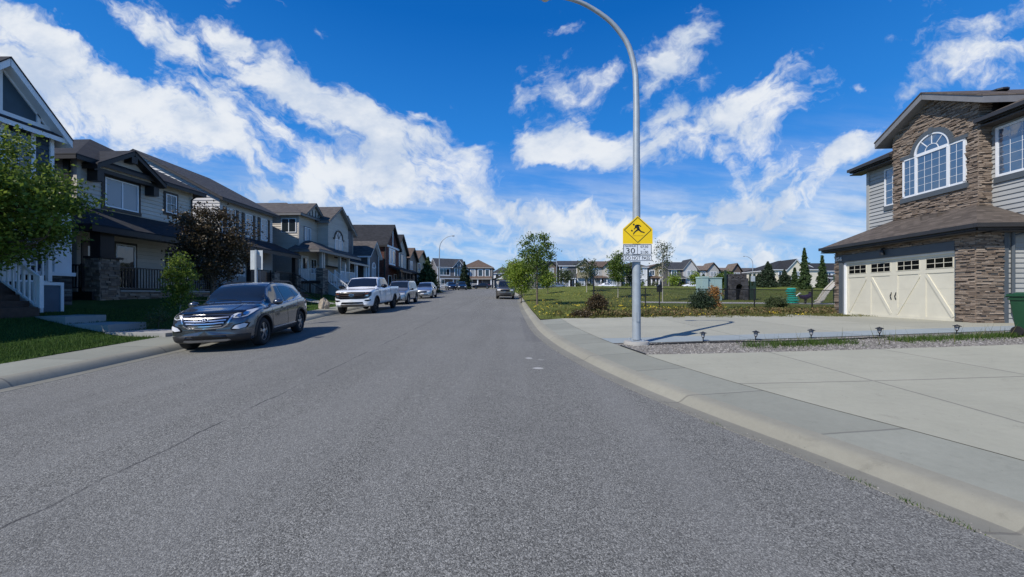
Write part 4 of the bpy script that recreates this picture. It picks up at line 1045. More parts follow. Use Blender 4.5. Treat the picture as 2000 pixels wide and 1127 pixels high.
# ------------------------------------------------------------------ left-hand houses (facades face +X)
def gz(x, y): return GZ(x, y)
def house_blue():
    X = -17.4; Y1 = 14.55; W = 7.2; Y0 = Y1-W; z = gz(X, Y1)
    H = empty('blue_house', 'blue house with white trimmed front gable at the left edge, behind the leafy tree', 'house', (X, Y1, z))
    f = Fr(X, Y0, 0, 1, z); P = f.pt
    top = EYE+ (576-256)/FPX*14.6 - z         # wall plate of the gable
    b = MB(); f.box(b, .02, W-.02, -9, -.02, -.4, top-.3); b.build('wall_core', T_DARK, H)
    L = MB(); laps(L, f, [(0, .9), (W, .9), (W, top), (0, top)]); g = f.sub(W, 0, 0, -1); laps(L, g, [(0, .3), (9, .3), (9, top-.2), (0, top-.2)])
    L.build('wall', S_BLUE, H)
    # front gable: right half seen
    ga, gb = W-3.05, W; gc = (ga+gb)/2; ap = top+1.72
    pn = MB(); pn.prism([P(ga, .03, top-.1), P(gb, .03, top-.1), P(gc, .03, ap-.1)], (-.2, 0, 0)); pn.build('gable_panel', plain('blue_panel', (.035,.07,.10), .5), H)
    t = MB(); F = f.box
    F(t, ga-.1, gb+.02, .03, .10, top-.16, top+.06)
    for s, h in ((gc-.05, ap-.2), (gb-.52, top+.72), (ga+.45, top+.72), (gc-.75, top+1.1), (gc+.62, top+1.0)):
        if abs(s-gc) < .8 and abs(s-gc) > .1: continue
        F(t, s, s+.1, .03, .085, top, h)
    sl = (ap-top)/((gb-ga)/2)
    for sg in (-1, 1): t.bar(P(gc, .06, ap-.14), P(gc+sg*1.6, .06, ap-.14-1.6*sl), .14, .05, up=f.n)
    F(t, W-.1, W+.02, 0, .06, .9, top-.16); t.build('trim', M_WHITET, H)
    hw = (gb-ga)/2+.32; zb = ap+.12-hw*sl
    roof_piece([[P(gc-hw, -4, zb), P(gc-hw, .45, zb), P(gc, .45, ap+.14), P(gc, -4, ap+.14)], [P(gc, -4, ap+.14), P(gc, .45, ap+.14), P(gc+hw, .45, zb), P(gc+hw, -4, zb)]], H, SH_BLACK, M_WHITET, ft=.26, name='gable_roof')
    hip_roof(f, -.4, W+.35, -9.4, .35, top-.22, 2.2, H, SH_BLACK, M_WHITET, name='main_roof')
    window(f, gb-1.42, gb-.62, top-2.0, top-.22, H, 2, 3, gl=M_GLASS, trim=M_WHITET, fw=.05, label='tall white window under the front gable')
    window(f, .8, 2.4, top-1.9, top-.5, H, 2, 2, trim=M_WHITET, mull=2)
    window(f, gb-2.6, gb-1.2, 1.5, 2.9, H, 2, 1, trim=M_WHITET, mull=2)
    # entrance bump-out with white corner column and stone base
    f = f.sub(-1.1, -.1, 0); P = f.pt; F = f.box
    bx = MB(); F(bx, W-1.25, W+.35, .0, 1.15, 1.18, 3.4); bx.build('porch_bay', S_BLUE, H)
    cl = MB(); F(cl, W-.1, W+.42, 1.1, 1.62, 1.0, 3.3); F(cl, W-.95, W-.62, 1.1, 1.3, 1.0, 3.3); F(cl, W-1.3, W+.5, 1.0, 1.7, 3.3, 3.52); F(cl, W-1.3, W+.5, 1.05, 1.68, .92, 1.05)
    cl.build('porch_column', M_WHITET, H)
    window(f, W-.95, W-.25, 1.25, 3.1, H, 1, 1, o=1.17, gl=M_GLASSB)
    pr = MB(); F(pr, -.3, W+.5, -.2, 2.0, 3.5, 3.7); pr.build('porch_roof', SH_BLACK, H)
    sb = MB(); F(sb, W-.45, W+.45, .0, 1.6, -.6, .95); sb.build('stone_base', brickmat('dark_ledge_stone', [(.015,.015,.018),(.03,.03,.035),(.06,.06,.06),(.2,.2,.19)], .34, .09), H)
    pk = MB(); F(pk, W-4.3, W-.46, .0, 1.9, -.6, .62); pk.build('porch_deck', WOOD, H)
    bp = MB(); F(bp, W-1.35, W-.75, 1.9, 2.65, -.5, .55); bp.build('blue_plinth', plain('plinth_blue', (.05,.10,.15), .5), H)
    bt = MB()
    for a, c in ((W-1.37, W-1.29), (W-.81, W-.73)): F(bt, a, c, 1.9, 2.68, -.5, .56)
    F(bt, W-1.37, W-.73, 1.9, 2.68, .56, .66); F(bt, W-1.37, W-.73, 1.9, 2.67, -.5, -.40); bt.build('plinth_trim', M_WHITET, H)
    railing(f, W-1.5, W-.46, .70, 1.62, H, M_WHITE, 1.85, sp=.16, th=.045, top=.07)
    for s in (W-1.72, W-3.4): railing_o(f, s, 1.95, 3.1, .68, 1.6, H, M_WHITE, z0b=-.15, z1b=.78, sp=.16, th=.045, top=.07, name='stair_railing')
    st = MB()
    for i in range(4): F(st, W-3.4, W-1.75, 1.9+i*.30, 2.22+i*.30, -.8, .45-i*.19)
    st.build('porch_steps', WOOD, H)
def house_tan():
    X = -18.6; Y0 = 16.45; W = 5.6; z = gz(X, Y0)
    H = empty('tan_house', 'tan sided house with dark trim, small front gable and dark covered porch', 'house', (X, Y0, z))
    f = Fr(X, Y0, .04, 1, z); P = f.pt; F = f.box
    te = 7.55-z                                  # eave
    b = MB(); F(b, .02, W-.02, -9, -.02, -.4, te); b.build('wall_core', T_DARK, H)
    L = MB(); laps(L, f, [(0, .5), (W, .5), (W, te), (0, te)]); g = f.sub(0, 0, 0, 1); laps(L, g, [(-9, -.2), (0, -.2), (0, te), (-9, te)])
    L.build('wall', S_TAN, H)
    t = MB(); F(t, -.02, .1, 0, .04, .5, te); g.box(t, -.12, .04, 0, .05, -.2, te); t.build('corner_trim', S_TAN, H)
    t = MB(); F(t, W-.1, W+.03, 0, .04, .5, te); t.build('corner_trim', S_TAN, H)
    tb = MB(); g.box(tb, -.55, -.30, 0, .08, -.2, te-.1); tb.build('dark_corner_board', T_DARK, H)
    hip_roof(f, -.45, W+.5, -9.5, .5, te, 1.95, H, SH_BLACK, T_DARK, name='main_roof')
    # small front gable
    c = 1.75; hw = 1.6; sl = .70; ap = te+.92
    roof_piece([[P(c-hw, -3, ap-hw*sl), P(c-hw, .75, ap-hw*sl), P(c, .75, ap), P(c, -3, ap)], [P(c, -3, ap), P(c, .75, ap), P(c+hw, .75, ap-hw*sl), P(c+hw, -3, ap-hw*sl)]], H, SH_BLACK, T_DARK, ft=.2, name='gable_roof')
    gp = MB(); gp.prism([P(c-1.25, .32, te-.30), P(c+1.25, .32, te-.30), P(c+.02, .32, ap-.2)], (-.3, 0, 0)); gp.build('gable_panel', S_TAN, H)
    bb = MB(); F(bb, c-1.4, c+1.4, .02, .36, te-.44, te-.28)
    bb.build('gable_beam', T_DARK, H)
    for s, o_, z0_, z1_ in ((c-1.4, .5, te-.9, te-.45), (c+1.14, .5, te-.9, te-.45), (c-.14, .72, ap-.62, ap-.3)): bb = MB(); F(bb, s, s+.27, .02, o_, z0_, z1_); bb.build('gable_bracket', T_DARK, H)
    window(f, 1.05, 2.55, te-1.85, te-.52, H, 1, 1, mull=2, trim=T_DARK, tw=.12, gl=M_GLASSB, label='two-pane front window under the gable')
    window(f, 4.0, 4.62, te-1.5, te-.5, H, 2, 2, trim=T_DARK, tw=.10, label='small gridded window at the right')
    dn = MB(); dn.tube([P(W+.1, .45, te-.15), P(W-.05, .15, te-.4), P(W-.05, .06, te-.5), P(W-.05, .06, .6)], .04, 8); dn.build('downspout', T_DARK, H)
    # porch
    zp = 3.65; A = P(-1.1, 1.95, zp-.6); B = P(W+.3, 1.95, zp-.6); C = P(W+.3, 0, zp+.42); D = P(.35, 0, zp+.42); E = P(-1.1, -.3, zp-.6)
    roof_piece([[A, B, C, D], [E, A, D]], H, SH_BLACK, T_DARK, ft=.24, name='porch_roof')
    dk = MB(); F(dk, -.8, W+.1, 0, 1.6, -.6, .34); dk.build('porch_deck', T_PORCHW, H)
    lw = MB(); ledger(lw, f, lambda zz: [(.2, W)], -.6, .32, o=1.62, rh=(.07,.13), ln=(.15,.5)); lw.build('stone_wall', M_LEDGE, H)
    cp = MB(); F(cp, .2, W, 1.55, 1.72, .34, .42); cp.build('wall_cap', M_PATH, H)
    pl = MB(); g2 = f.sub(.02, 0, 0, 1); o0 = 1.2
    F(pl, -.6, .07, o0-.05, o0+.52, -.6, 1.72); pl.build('pillar_core', M_MORT, H)
    ps = MB(); ledger(ps, f, lambda zz: [(-.63, .11)], -.6, 1.72, o=o0+.55, rh=(.07,.13)); g3 = f.sub(-.63, 0, 0, 1); ledger(ps, g3, lambda zz: [(o0-.05, o0+.6)], -.6, 1.72, o=.02, rh=(.07,.13)); ps.build('stone_pillar', M_LEDGE, H)
    pc = MB(); F(pc, -.7, .19, o0-.1, o0+.66, 1.72, 1.8); F(pc, -.53, .01, o0+.0, o0+.45, 1.8, 2.95); F(pc, W-.45, W-.1, o0, o0+.35, .34, 2.86); F(pc, -1.0, W+.3, o0-.1, o0+.6, 2.8, 2.98); pc.build('porch_post', T_DARK, H)
    railing(f, .2, W-.2, .5, 1.42, H, T_DARK, 1.5, sp=.13, th=.035); g4 = f.sub(-.8, 0, 0, 1)
    railing_o(f, -.8, .1, 1.2, .5, 1.42, H, T_DARK, sp=.13, th=.035)
    sk = MB(); g4.box(sk, 0, 1.6, -.02, .0, -.6, .34); sk.build('porch_skirt', WOOD, H)
    window(f, 1.5, 2.4, .5, 2.6, H, 1, 1, trim=T_DARK, gl=M_GLASS, name='patio_window'); door(f, .2, 1.05, .36, 2.5, H, D_RED, T_DARK)
    window(f, 4.1, 5.3, 1.1, 2.5, H, 2, 2, trim=T_DARK, mull=2)
def house_grey():
    X = -19.0; Y0 = 25.0; W = 5.5; z = gz(X, Y0)
    H = empty('grey_house', 'grey gabled house with three shuttered upper windows, behind the purple-leaved tree', 'house', (X, Y0, z))
    f = Fr(X, Y0, .0, 1, z); P = f.pt; F = f.box; te = 8.05-z
    xe = 5.3
    b = MB(); F(b, .02, W-.02, -2*xe, -.02, -.4, te); b.build('wall_core', T_DARK, H)
    L = MB(); laps(L, f, [(0, .5), (W, .5), (W, te), (0, te)]); g = f.sub(0, 0, 0, 1)
    laps(L, g, [(-2*xe, -.2), (0, -.2), (0, te), (-2*xe, te)]); laps(L, g, [(-2*xe, te), (0, te), (-xe, te+.5*xe+.15)]); g9 = f.sub(W, 0, 0, -1)
    flat(L, g9, [(0, te), (2*xe, te), (xe, te+.5*xe+.15)], .01); L.build('wall', S_GREY, H)
    gable_roof(f, -.35, W+.4, -2*xe-.45, .45, te-.1, .535*(xe+.45), H, SH_SLATE, T_DARK, ridge='s', name='main_roof')
    for k, s in enumerate((.62, 2.35, 4.05)):
        w = window(f, s, s+.74, te-2.35 if k == 0 else te-2.25, te-.62, H, 2, 4, gl=M_GLASSB if k else M_GLASS, mull=1); shutters(f, s, s+.74, te-2.25, te-.62, H, T_DARK)
    zp = 3.65; roof_piece([[P(-.3, 2.2, zp-.6), P(W+.2, 2.2, zp-.6), P(W+.2, 0, zp+.35), P(.5, 0, zp+.35)]], H, SH_BLACK, T_DARK, ft=.24, name='porch_roof')
    dk = MB(); F(dk, -.1, W+.1, 0, 2.0, -.6, .62); dk.build('porch_deck', WOOD, H)
    for s_, z_ in ((W-.35, 1.5), (0, .62)): pp = MB(); F(pp, s_, s_+.32, 1.72, 2.02, z_, 3.1); pp.build('porch_post', T_DARK, H)
    for s_ in (W-.5, 2.2): ps = MB(); F(ps, s_, s_+.6, 1.6, 2.2, -.6, 1.5); ps.build('stone_pillar', ST_STONE, H)
    railing(f, 0, 2.2, .75, 1.6, H, T_DARK, 1.95); railing(f, 2.8, W-.5, .75, 1.6, H, T_DARK, 1.95)
    sd = MB(); laps(sd, f.sub(0, 0, 0), [(0, -.5), (2.2, -.5), (2.2, .7), (0, .7)], 2.02); sd.build('porch_skirt', S_GREY, H)
    railing_o(f, W-.6, 2.0, 4.2, .75, 1.6, H, T_DARK, z0b=-.5, z1b=.35, name='stair_railing')
    st = MB()
    for i in range(6): F(st, W-2.2, W-.7, 2.0+i*.30, 2.32+i*.30, -.8, .5-i*.17)
    st.build('porch_steps', WOOD, H)
    door(f, 3.0, 3.9, .65, 2.75, H, D_WHITE); window(f, 1.0, 2.2, 1.3, 2.7, H, 2, 2, trim=M_WHITE, mull=2)
def house_beige():
    X = -17.9; Y0 = 32.3; z = gz(X, Y0)
    H = empty('beige_house', 'beige house with brown roof, arched upper window and white porch railings', 'house', (X, Y0, z))
    f = Fr(X, Y0, .05, 1, z); P = f.pt; F = f.box; te = 8.5-z; W1 = 2.8; W = 6.6; bo = 1.0
    b = MB(); F(b, .02, W-.02, -10, -.02, -.6, te); F(b, W1+.03, W-.02, -.02, bo-.02, 2.4, te); b.build('wall_core', T_DARK, H)
    L = MB(); laps(L, f, [(0, .3), (W1, .3), (W1, te), (0, te)]); laps(L, f, [(W1, .3), (W, .3), (W, 2.6), (W1, 2.6)])
    g = f.sub(0, 0, 0, 1); laps(L, g, [(-10, -.4), (0, -.4), (0, te), (-10, te)])
    k = f.sub(0, bo, 0); laps(L, k, [(W1, 2.4), (W, 2.4), (W, te), (W1, te)]); laps(L, k, [(W1, te), (W, te), ((W1+W)/2, te+1.45)])
    g2 = f.sub(W1, 0, 0, 1); laps(L, g2, [(0, 2.4), (bo, 2.4), (bo, te), (0, te)]); L.build('wall', S_BEIGE, H)
    ct = MB(); F(ct, -.03, .1, 0, .045, .3, te); g.box(ct, -.1, .04, 0, .05, -.4, te); ct.build('corner_trim', T_BEIGE, H)
    hip_roof(f, -.45, W+.2, -10.5, .45, te, 1.7, H, SH_GREY, T_FASC, name='main_roof')
    c = (W1+W)/2; hw = 2.3; sl = .75; ap = te+1.62
    def gr(c, hw, sl, ap, o1, nm): return roof_piece([[P(c-hw, -4, ap-hw*sl), P(c-hw, o1, ap-hw*sl), P(c, o1, ap), P(c, -4, ap)], [P(c, -4, ap), P(c, o1, ap), P(c+hw, o1, ap-hw*sl), P(c+hw, -4, ap-hw*sl)]], H, SH_GREY, T_FASC, ft=.2, name=nm)
    gr(c, hw, sl, ap, bo+.4, 'gable_roof')
    gr(1.9, 1.55, .8, te+1.3, .45, 'small_gable_roof')
    gp = MB(); gp.prism([P(.7, .2, te+.05), P(3.1, .2, te+.05), P(1.9, .2, te+1.05)], (-.2, 0, 0)); gp.build('gable_panel', S_BEIGE, H)
    gb = MB()
    for s in (1.2, 1.6, 2.1, 2.5): F(gb, s, s+.07, .2, .24, te+.1, te+.85-abs(s-1.87)*.7)
    gb.build('gable_battens', T_DARK, H)
    window(f, .75, 1.7, te-2.3, te-1.0, H, 1, 1, mull=2, trim=T_GREY, tw=.06, gl=M_GLASSB)
    # side window facing the camera
    window(g, -1.5, -.22, te-1.6, te-.42, H, 1, 1, mull=2, label='side window facing the street end')
    # arched window
    w = window(k, c-.72, c+.72, 3.35, 5.0, H, 1, 1, mull=2, trim=None, gl=M_GLASSB, label='arched upper window')
    a = MB(); 
    for i in range(12):
        t0, t1 = math.pi*i/12, math.pi*(i+1)/12
        a.bar(k.pt(c+math.cos(t0)*.78, .05, 5.05+math.sin(t0)*.78), k.pt(c+math.cos(t1)*.78, .05, 5.05+math.sin(t1)*.78), .12, .06, up=k.n)
    k.box(a, c-1.05, c-.74, 0, .06, 4.95, 5.1); k.box(a, c+.74, c+1.05, 0, .06, 4.95, 5.1); k.box(a, c-.8, c+.8, 0, .08, 3.2, 3.34)
    for t0 in (.9, 1.57, 2.24): a.bar(k.pt(c, .03, 5.05), k.pt(c+math.cos(t0)*.74, .03, 5.05+math.sin(t0)*.74), .04, .03, up=k.n)
    a.build('arch_trim', T_DARK, w); pa = MB(); pa.poly([k.pt(c+math.cos(math.pi*i/12)*.72, .025, 5.03+math.sin(math.pi*i/12)*.72) for i in range(13)]); pa.build('arch_pane', M_GLASSB, w)
    for sx, so in ((-3.4, -1.1), (-1.9, -1.2)): vent(P(2.2+sx*.1, sx-.2, te+.75), H, T_FDARK)
    # porch with hip roof
    zp = 3.5; A = P(-.75, 2.2, zp); B = P(W+.4, 2.2, zp-.05); C = P(W+.4, bo-.1, zp+.55); D = P(1.1, .3, zp+.95); E = P(-.75, -.5, zp); G_ = P(.7, -.1, zp+.85)
    roof_piece([[A, B, C, D], [E, A, D, G_]], H, SH_GREY, T_FASC, ft=.2, name='porch_roof')
    dk = MB(); F(dk, -.1, W, 0, 1.9, .68, .9); dk.build('porch_deck', T_DARK, H)
    sk = MB(); F(sk, -.02, W-.1, .1, 1.8, -1.0, .68); sk.build('porch_skirt', S_BEIGE, H)
    for s_ in (.02, .95): tw = MB(); g.box(tw, s_, s_+.12, .02, .12, -1.0, .68); tw.build('skirt_post', T_DARK, H)
    pl = MB(); F(pl, -.05, .75, 1.5, 2.1, -.9, 1.95); pl.build('stone_pillar', ST_STONE, H)
    for s_, o_, z_ in ((.12, 1.7, 1.95), (.42, 1.7, 1.95), (3.3, 1.65, .9), (5.0, 1.65, .9)): pp = MB(); F(pp, s_, s_+.2, o_, o_+.22, z_, 3.35); pp.build('porch_post', T_BEIGE, H)
    railing_o(f, .0, .05, 1.5, 1.0, 1.9, H, M_WHITE, sp=.14, th=.035); railing(f, 3.4, 6.2, 1.0, 1.9, H, M_WHITE, 1.85, sp=.14, th=.035)
    for s_ in (.9, 2.3): railing_o(f, s_, 1.9, 3.9, 1.0, 1.9, H, M_WHITE, z0b=-.5, z1b=.4, sp=.14, th=.035, name='stair_railing')
    st = MB()
    for i in range(8): F(st, .95, 2.3, 1.9+i*.27, 2.2+i*.27, -1.2, .74-i*.165)
    st.build('porch_steps', M_PATH, H)
    door(f, .35, 1.25, .92, 3.0, H, D_WHITE); window(f, 1.7, 2.6, 1.6, 2.9, H, 1, 1, trim=None, mull=2)
def gable_house(name, label, X, Y0, W, te, ap, col, roof, trim, wins, side=True, D=9, z=None, front=None, face=(0,1), porch=None, ov=.4, rmat=None, hip=None, extra=None, group=None, frame=None, up=None, sidew=()):
    "generic: gable (or hip) towards the street; te/ap heights above ground"
    z = GZ(X, Y0) if z is None else z
    H = empty(name, label, 'house', (X, Y0, z), group=group)
    f = Fr(X, Y0, face[0], face[1], z); P = f.pt; F = f.box
    b = MB(); F(b, .02, W-.02, -D, -.02, -.8, te); b.build('wall_core', T_DARK, H)
    L = MB(); lap = .18 if f.p.y > 60 else .14; fn = (lambda m, fr, p, o=0: laps(m, fr, p, o, lap)) if f.p.y < 140 else flat
    fn(L, f, [(0, -.8), (W, -.8), (W, te), (0, te)]); g = f.sub(0, 0, 0, 1); fn(L, g, [(-D, -.8), (0, -.8), (0, te), (-D, te)]); g1 = f.sub(W, 0, 0, -1); fn(L, g1, [(0, -.8), (D, -.8), (D, te), (0, te)])
    if hip is None or hip == 'side':
        if hip == 'side':
            fn(L, g, [(-D, te), (0, te), (-D/2, ap)]); fn(L, g1, [(0, te), (D, te), (D/2, ap)])
        else: fn(L, f, [(0, te), (W, te), (W/2, ap)])
    L.build('wall', col, H)
    ct = MB(); F(ct, -.02, .12, 0, .05, -.5, te); g.box(ct, -.12, .05, 0, .05, -.5, te); ct.build('corner_trim', rmat or trim, H)
    ct = MB(); F(ct, W-.12, W+.02, 0, .05, -.5, te); ct.build('corner_trim', rmat or trim, H)
    k = (ap-te)/(D/2 if hip == 'side' else W/2)
    if hip == 'hip': hip_roof(f, -ov, W+ov, -D-ov, ov, te, ap-te, H, roof, trim)
    elif hip == 'side': gable_roof(f, -ov, W+ov, -D-ov, ov, te-.08, k*(D/2+ov), H, roof, trim, ridge='s')
    else: gable_roof(f, -ov, W+ov, -D-ov, ov, te-k*ov+.05, k*(W/2+ov), H, roof, trim)
    for w in wins:
        s0, s1, z0, z1 = w[:4]; op = w[4] if len(w) > 4 else {}
        window(f, s0, s1, z0, z1, H, op.get('nx', 1), op.get('nz', 1), mull=op.get('m', 1), trim=op.get('t'), gl=op.get('g', M_GLASS), fw=op.get('fw', .08), frame=frame or M_WHITE, grid=op.get('grid', 0), tw=.12)
        if op.get('sh'): shutters(f, s0, s1, z0, z1, H, T_DARK, .35)
    for (s0, s1, z0, z1) in sidew: window(g, s0, s1, z0, z1, H, 1, 1, mull=2, fw=.08, grid=0)
    if porch:
        s0, s1, d, zp, pc = porch
        roof_piece([[P(s0, d+.2, zp-.3), P(s1, d+.2, zp-.3), P(s1-.2, 0, zp+.35), P(s0+.2, 0, zp+.35)]], H, roof, trim, ft=.2, name='porch_roof')
        mb = MB(); F(mb, s0+.1, s1-.1, 0, d, -.8, .3); mb.build('porch_deck', T_DARK if pc is not M_WHITE else M_PATH, H)
        for s in ((s0+.15), (s0+s1)/2, s1-.4): mb = MB(); F(mb, s, s+.26, d-.3, d-.02, .3, zp-.3); mb.build('porch_post', pc, H)
        railing(f, s0+.2, (s0+s1)/2, .35, 1.2, H, pc, d-.1, sp=.2, th=.05, top=.08)
        door(f, (s0+s1)/2+.2, (s0+s1)/2+1.15, .3, 2.4, H, D_RED, M_WHITE, lite=False)
    if extra: extra(H, f)
    return H
house_blue(); house_tan(); house_grey(); house_beige()
def ex_dark(H, f):
    pass
gable_house('dark_brown_house', 'narrow dark taupe gabled house joined to the right of the beige house', -17.9, 39.0, 4.2, 6.45, 7.95, S_TAUPE, SH_SLATE, T_BEIGE,
    [(1.3, 2.9, 4.1, 5.6, dict(m=2, g=M_GLASSB)), (.6, 2.0, .6, 2.3, dict(m=2, g=M_GLASSB, nx=2, nz=3, grid=.04)), (2.5, 3.9, .6, 2.3, dict(m=2, nx=2, nz=3, grid=.04))], porch=(-1.6, 4.4, 1.6, 3.2, M_WHITE))
def ex_arch(H, f):
    a = MB(); c = 1.45
    w = window(f, c-.55, c+.55, .3, 2.9, H, 1, 1, mull=2, gl=M_GLASSB, fw=.1, label='tall arched white window')
    for i in range(10):
        t0, t1 = math.pi*i/10, math.pi*(i+1)/10
        a.bar(f.pt(c+math.cos(t0)*.55, .05, 2.9+math.sin(t0)*.55), f.pt(c+math.cos(t1)*.55, .05, 2.9+math.sin(t1)*.55), .12, .06, up=f.n)
    a.build('arch_frame', M_WHITE, w); pa = MB(); pa.poly([f.pt(c+math.cos(math.pi*i/12)*.52, .03, 2.88+math.sin(math.pi*i/12)*.52) for i in range(13)]); pa.build('arch_pane', M_GLASSB, w)
    bs = MB(); g = f.sub(0, 0, 0, 1); g.box(bs, -4, .02, 0, .06, -.8, 1.5); bs.build('stone_skirt', ST_STONE, H)
    bc = MB(); g.box(bc, -4, .04, 0, .09, 1.5, 1.62); bc.build('skirt_cap', M_WHITET, H)
gable_house('low_gabled_house', 'low dark grey house with tall arched window and white raked trim', -16.15, 43.35, 3.2, 4.45, 5.95, S_DGREY, SH_GREY, M_WHITET, [], D=9, extra=ex_arch)
def ex_red(H, f):
    bs = MB(); f.box(bs, 4.7, 5.6, 0, .9, -.8, 3); bs.build('stone_pillar', ST_STONE, H)
    t = MB()
    f.box(t, .4, 5.6, .02, .12, 5.7, 5.95); f.box(t, 2.8, 3.0, .02, .1, 5.9, 8.0); t.build('trim_board', M_WHITET, H)
gable_house('red_brick_house', 'tall red brick house with steep dark roof beyond the low gabled house', -15.5, 46.9, 5.6, 6.1, 8.75, S_RED, SH_BLACK, T_DARK,
    [(1.6, 2.6, 3.7, 5.5, dict(g=M_GLASSB, t=M_WHITE)), (2.9, 3.9, 3.7, 5.5, dict(t=M_WHITE)), (1.2, 2.6, .8, 2.2, {})], porch=(1.2, 5.6, 1.7, 3.1, T_DARK), D=11, extra=ex_red)
gable_house('steep_gable_house', 'dark steep-gabled house with pale battens, right of the red brick house', -16.3, 53.8, 5.6, 5.9, 8.3, S_BEIGE, SH_BLACK, T_DARK,
    [(1.1, 1.8, 3.6, 5.4, dict(g=M_GLASSB, t=T_DARK)), (2.6, 3.6, 3.5, 5.4, dict(t=T_DARK)), (1, 2.4, .8, 2.2, {})], porch=(0, 5.4, 1.7, 3.1, T_DARK), D=11)
gable_house('balcony_house', 'dark brown house with small upper balcony, fourth roof before the pine', -16.3, 60.4, 5.2, 5.3, 7.0, S_BROWN, SH_BROWN, T_DARK,
    [(1.0, 2.6, 3.4, 4.8, dict(m=2, g=M_GLASSB)), (.8, 2.2, .8, 2.2, {})], porch=(0, 5.0, 1.7, 2.9, M_WHITE), D=10)
gable_house('ochre_house', 'ochre sided house half hidden behind the pine', -16.5, 66.6, 7.6, 5.4, 7.3, S_OCHRE, SH_BROWN, T_DARK,
    [(1.0, 2.4, 3.4, 4.8, dict(m=2)), (4.6, 6.0, 3.4, 4.8, dict(m=2, t=T_DARK)), (1, 2.6, .9, 2.3, {})], porch=(3.4, 7.2, 1.7, 3.0, M_WHITE), D=10, sidew=((-2.6, -1.4, 3.3, 4.7),))
# ---- across the end of the street
def ex_hb(H, f):
    t = MB()
    for s in (5.0, 5.45, 5.9): f.box(t, s, s+.12, .5, .56, 5.7, 6.9-abs(s-5.45)*.9)
    t.build('gable_battens', M_WHITE, H)
    P = f.pt; c = 5.5; hw = 1.7; ap = 7.6
    roof_piece([[P(c-hw, -3, 5.6), P(c-hw, .8, 5.6), P(c, .8, ap), P(c, -3, ap)], [P(c, -3, ap), P(c, .8, ap), P(c+hw, .8, 5.6), P(c+hw, -3, 5.6)]], H, SH_SLATE, M_WHITE, ft=.2, name='gable_roof')
    gp = MB(); gp.prism([P(4.0, .5, 5.5), P(7.0, .5, 5.5), P(5.5, .5, 7.2)], f.n*-.5); gp.build('gable_panel', S_BLUE, H)
gable_house('navy_house', 'navy and brown house with white trimmed gable at the bend, behind the far left lamp', -19.0, 98.0, 7.4, 5.7, 8.0, S_TAUPE, SH_SLATE, M_WHITET,
    [(.6, 3.2, 3.5, 5.1, dict(m=3, t=M_WHITE)), (4.5, 5.3, 3.2, 5.4, dict(t=M_WHITE)), (5.9, 6.7, 3.2, 5.4, dict(t=M_WHITE)), (.8, 1.8, .9, 2.3, dict(t=M_WHITE)), (4.9, 5.9, .9, 2.3, dict(t=M_WHITE))],
    face=(.91, .41), hip='side', D=8, porch=(.2, 7.2, 1.5, 3.0, M_WHITE), extra=ex_hb)
gable_house('hip_roofed_house', 'dark house with brown hip roof and four white upper windows facing down the street', -13.2, 102, 7.9, 5.6, 8.0, S_DGREY, SH_BROWN, T_BEIGE,
    [(.5, 1.5, 3.2, 5.0, dict(t=M_WHITE)), (2.2, 3.4, 3.2, 5.0, dict(t=M_WHITE, g=M_GLASSB)), (4.2, 5.4, 3.2, 5.0, dict(t=M_WHITE)), (6.1, 7.2, 3.2, 5.0, dict(t=M_WHITE)), (.8, 2.8, .7, 2.3, dict(g=M_GLASSB))],
    face=(1, 0), hip='hip', D=9, porch=(.2, 8.0, 1.6, 2.9, M_WHITE))
gable_house('pale_back_house', 'small pale house with hip roof seen beyond the hip roofed house', -6.5, 128, 6.5, 5.0, 7.4, S_WHITE, SH_SLATE, M_WHITET,
    [(1.0, 2.2, 3.2, 4.6, dict(t=M_WHITE)), (3.6, 5.0, 3.2, 4.6, dict(t=M_WHITE))], face=(1, 0), hip='hip', D=9)
def ex_gar(H, f):
    d = MB(); f.box(d, -3.4, -.9, -2.0, -1.95, -.3, 2.0); d.build('garage_door', plain('pale_garage_door', (.55,.52,.47), .5), H)
    b = MB(); f.box(b, -4.0, 0, -6, -2.05, -.8, 2.5); b.build('garage_wall', S_TAUPE, H)
    P = f.pt; roof_piece([[P(-4.6, -6, 2.4), P(-4.6, -1.5, 2.4), P(.2, -1.5, 4.8), P(.2, -6, 4.8)]], H, SH_TAN, T_DARK, name='garage_roof')
gable_house('corner_house', 'brown house with sloping garage roof at the far corner, behind the light green trees', -.8, 101, 7, 5.2, 7.0, S_TAUPE, SH_TAN, T_DARK,
    [(.8, 2.0, 3.3, 4.7, dict(t=M_WHITE)), (4.4, 5.8, 3.3, 4.7, dict(t=M_WHITE))], face=(1, 0), hip='side', D=9, extra=ex_gar)
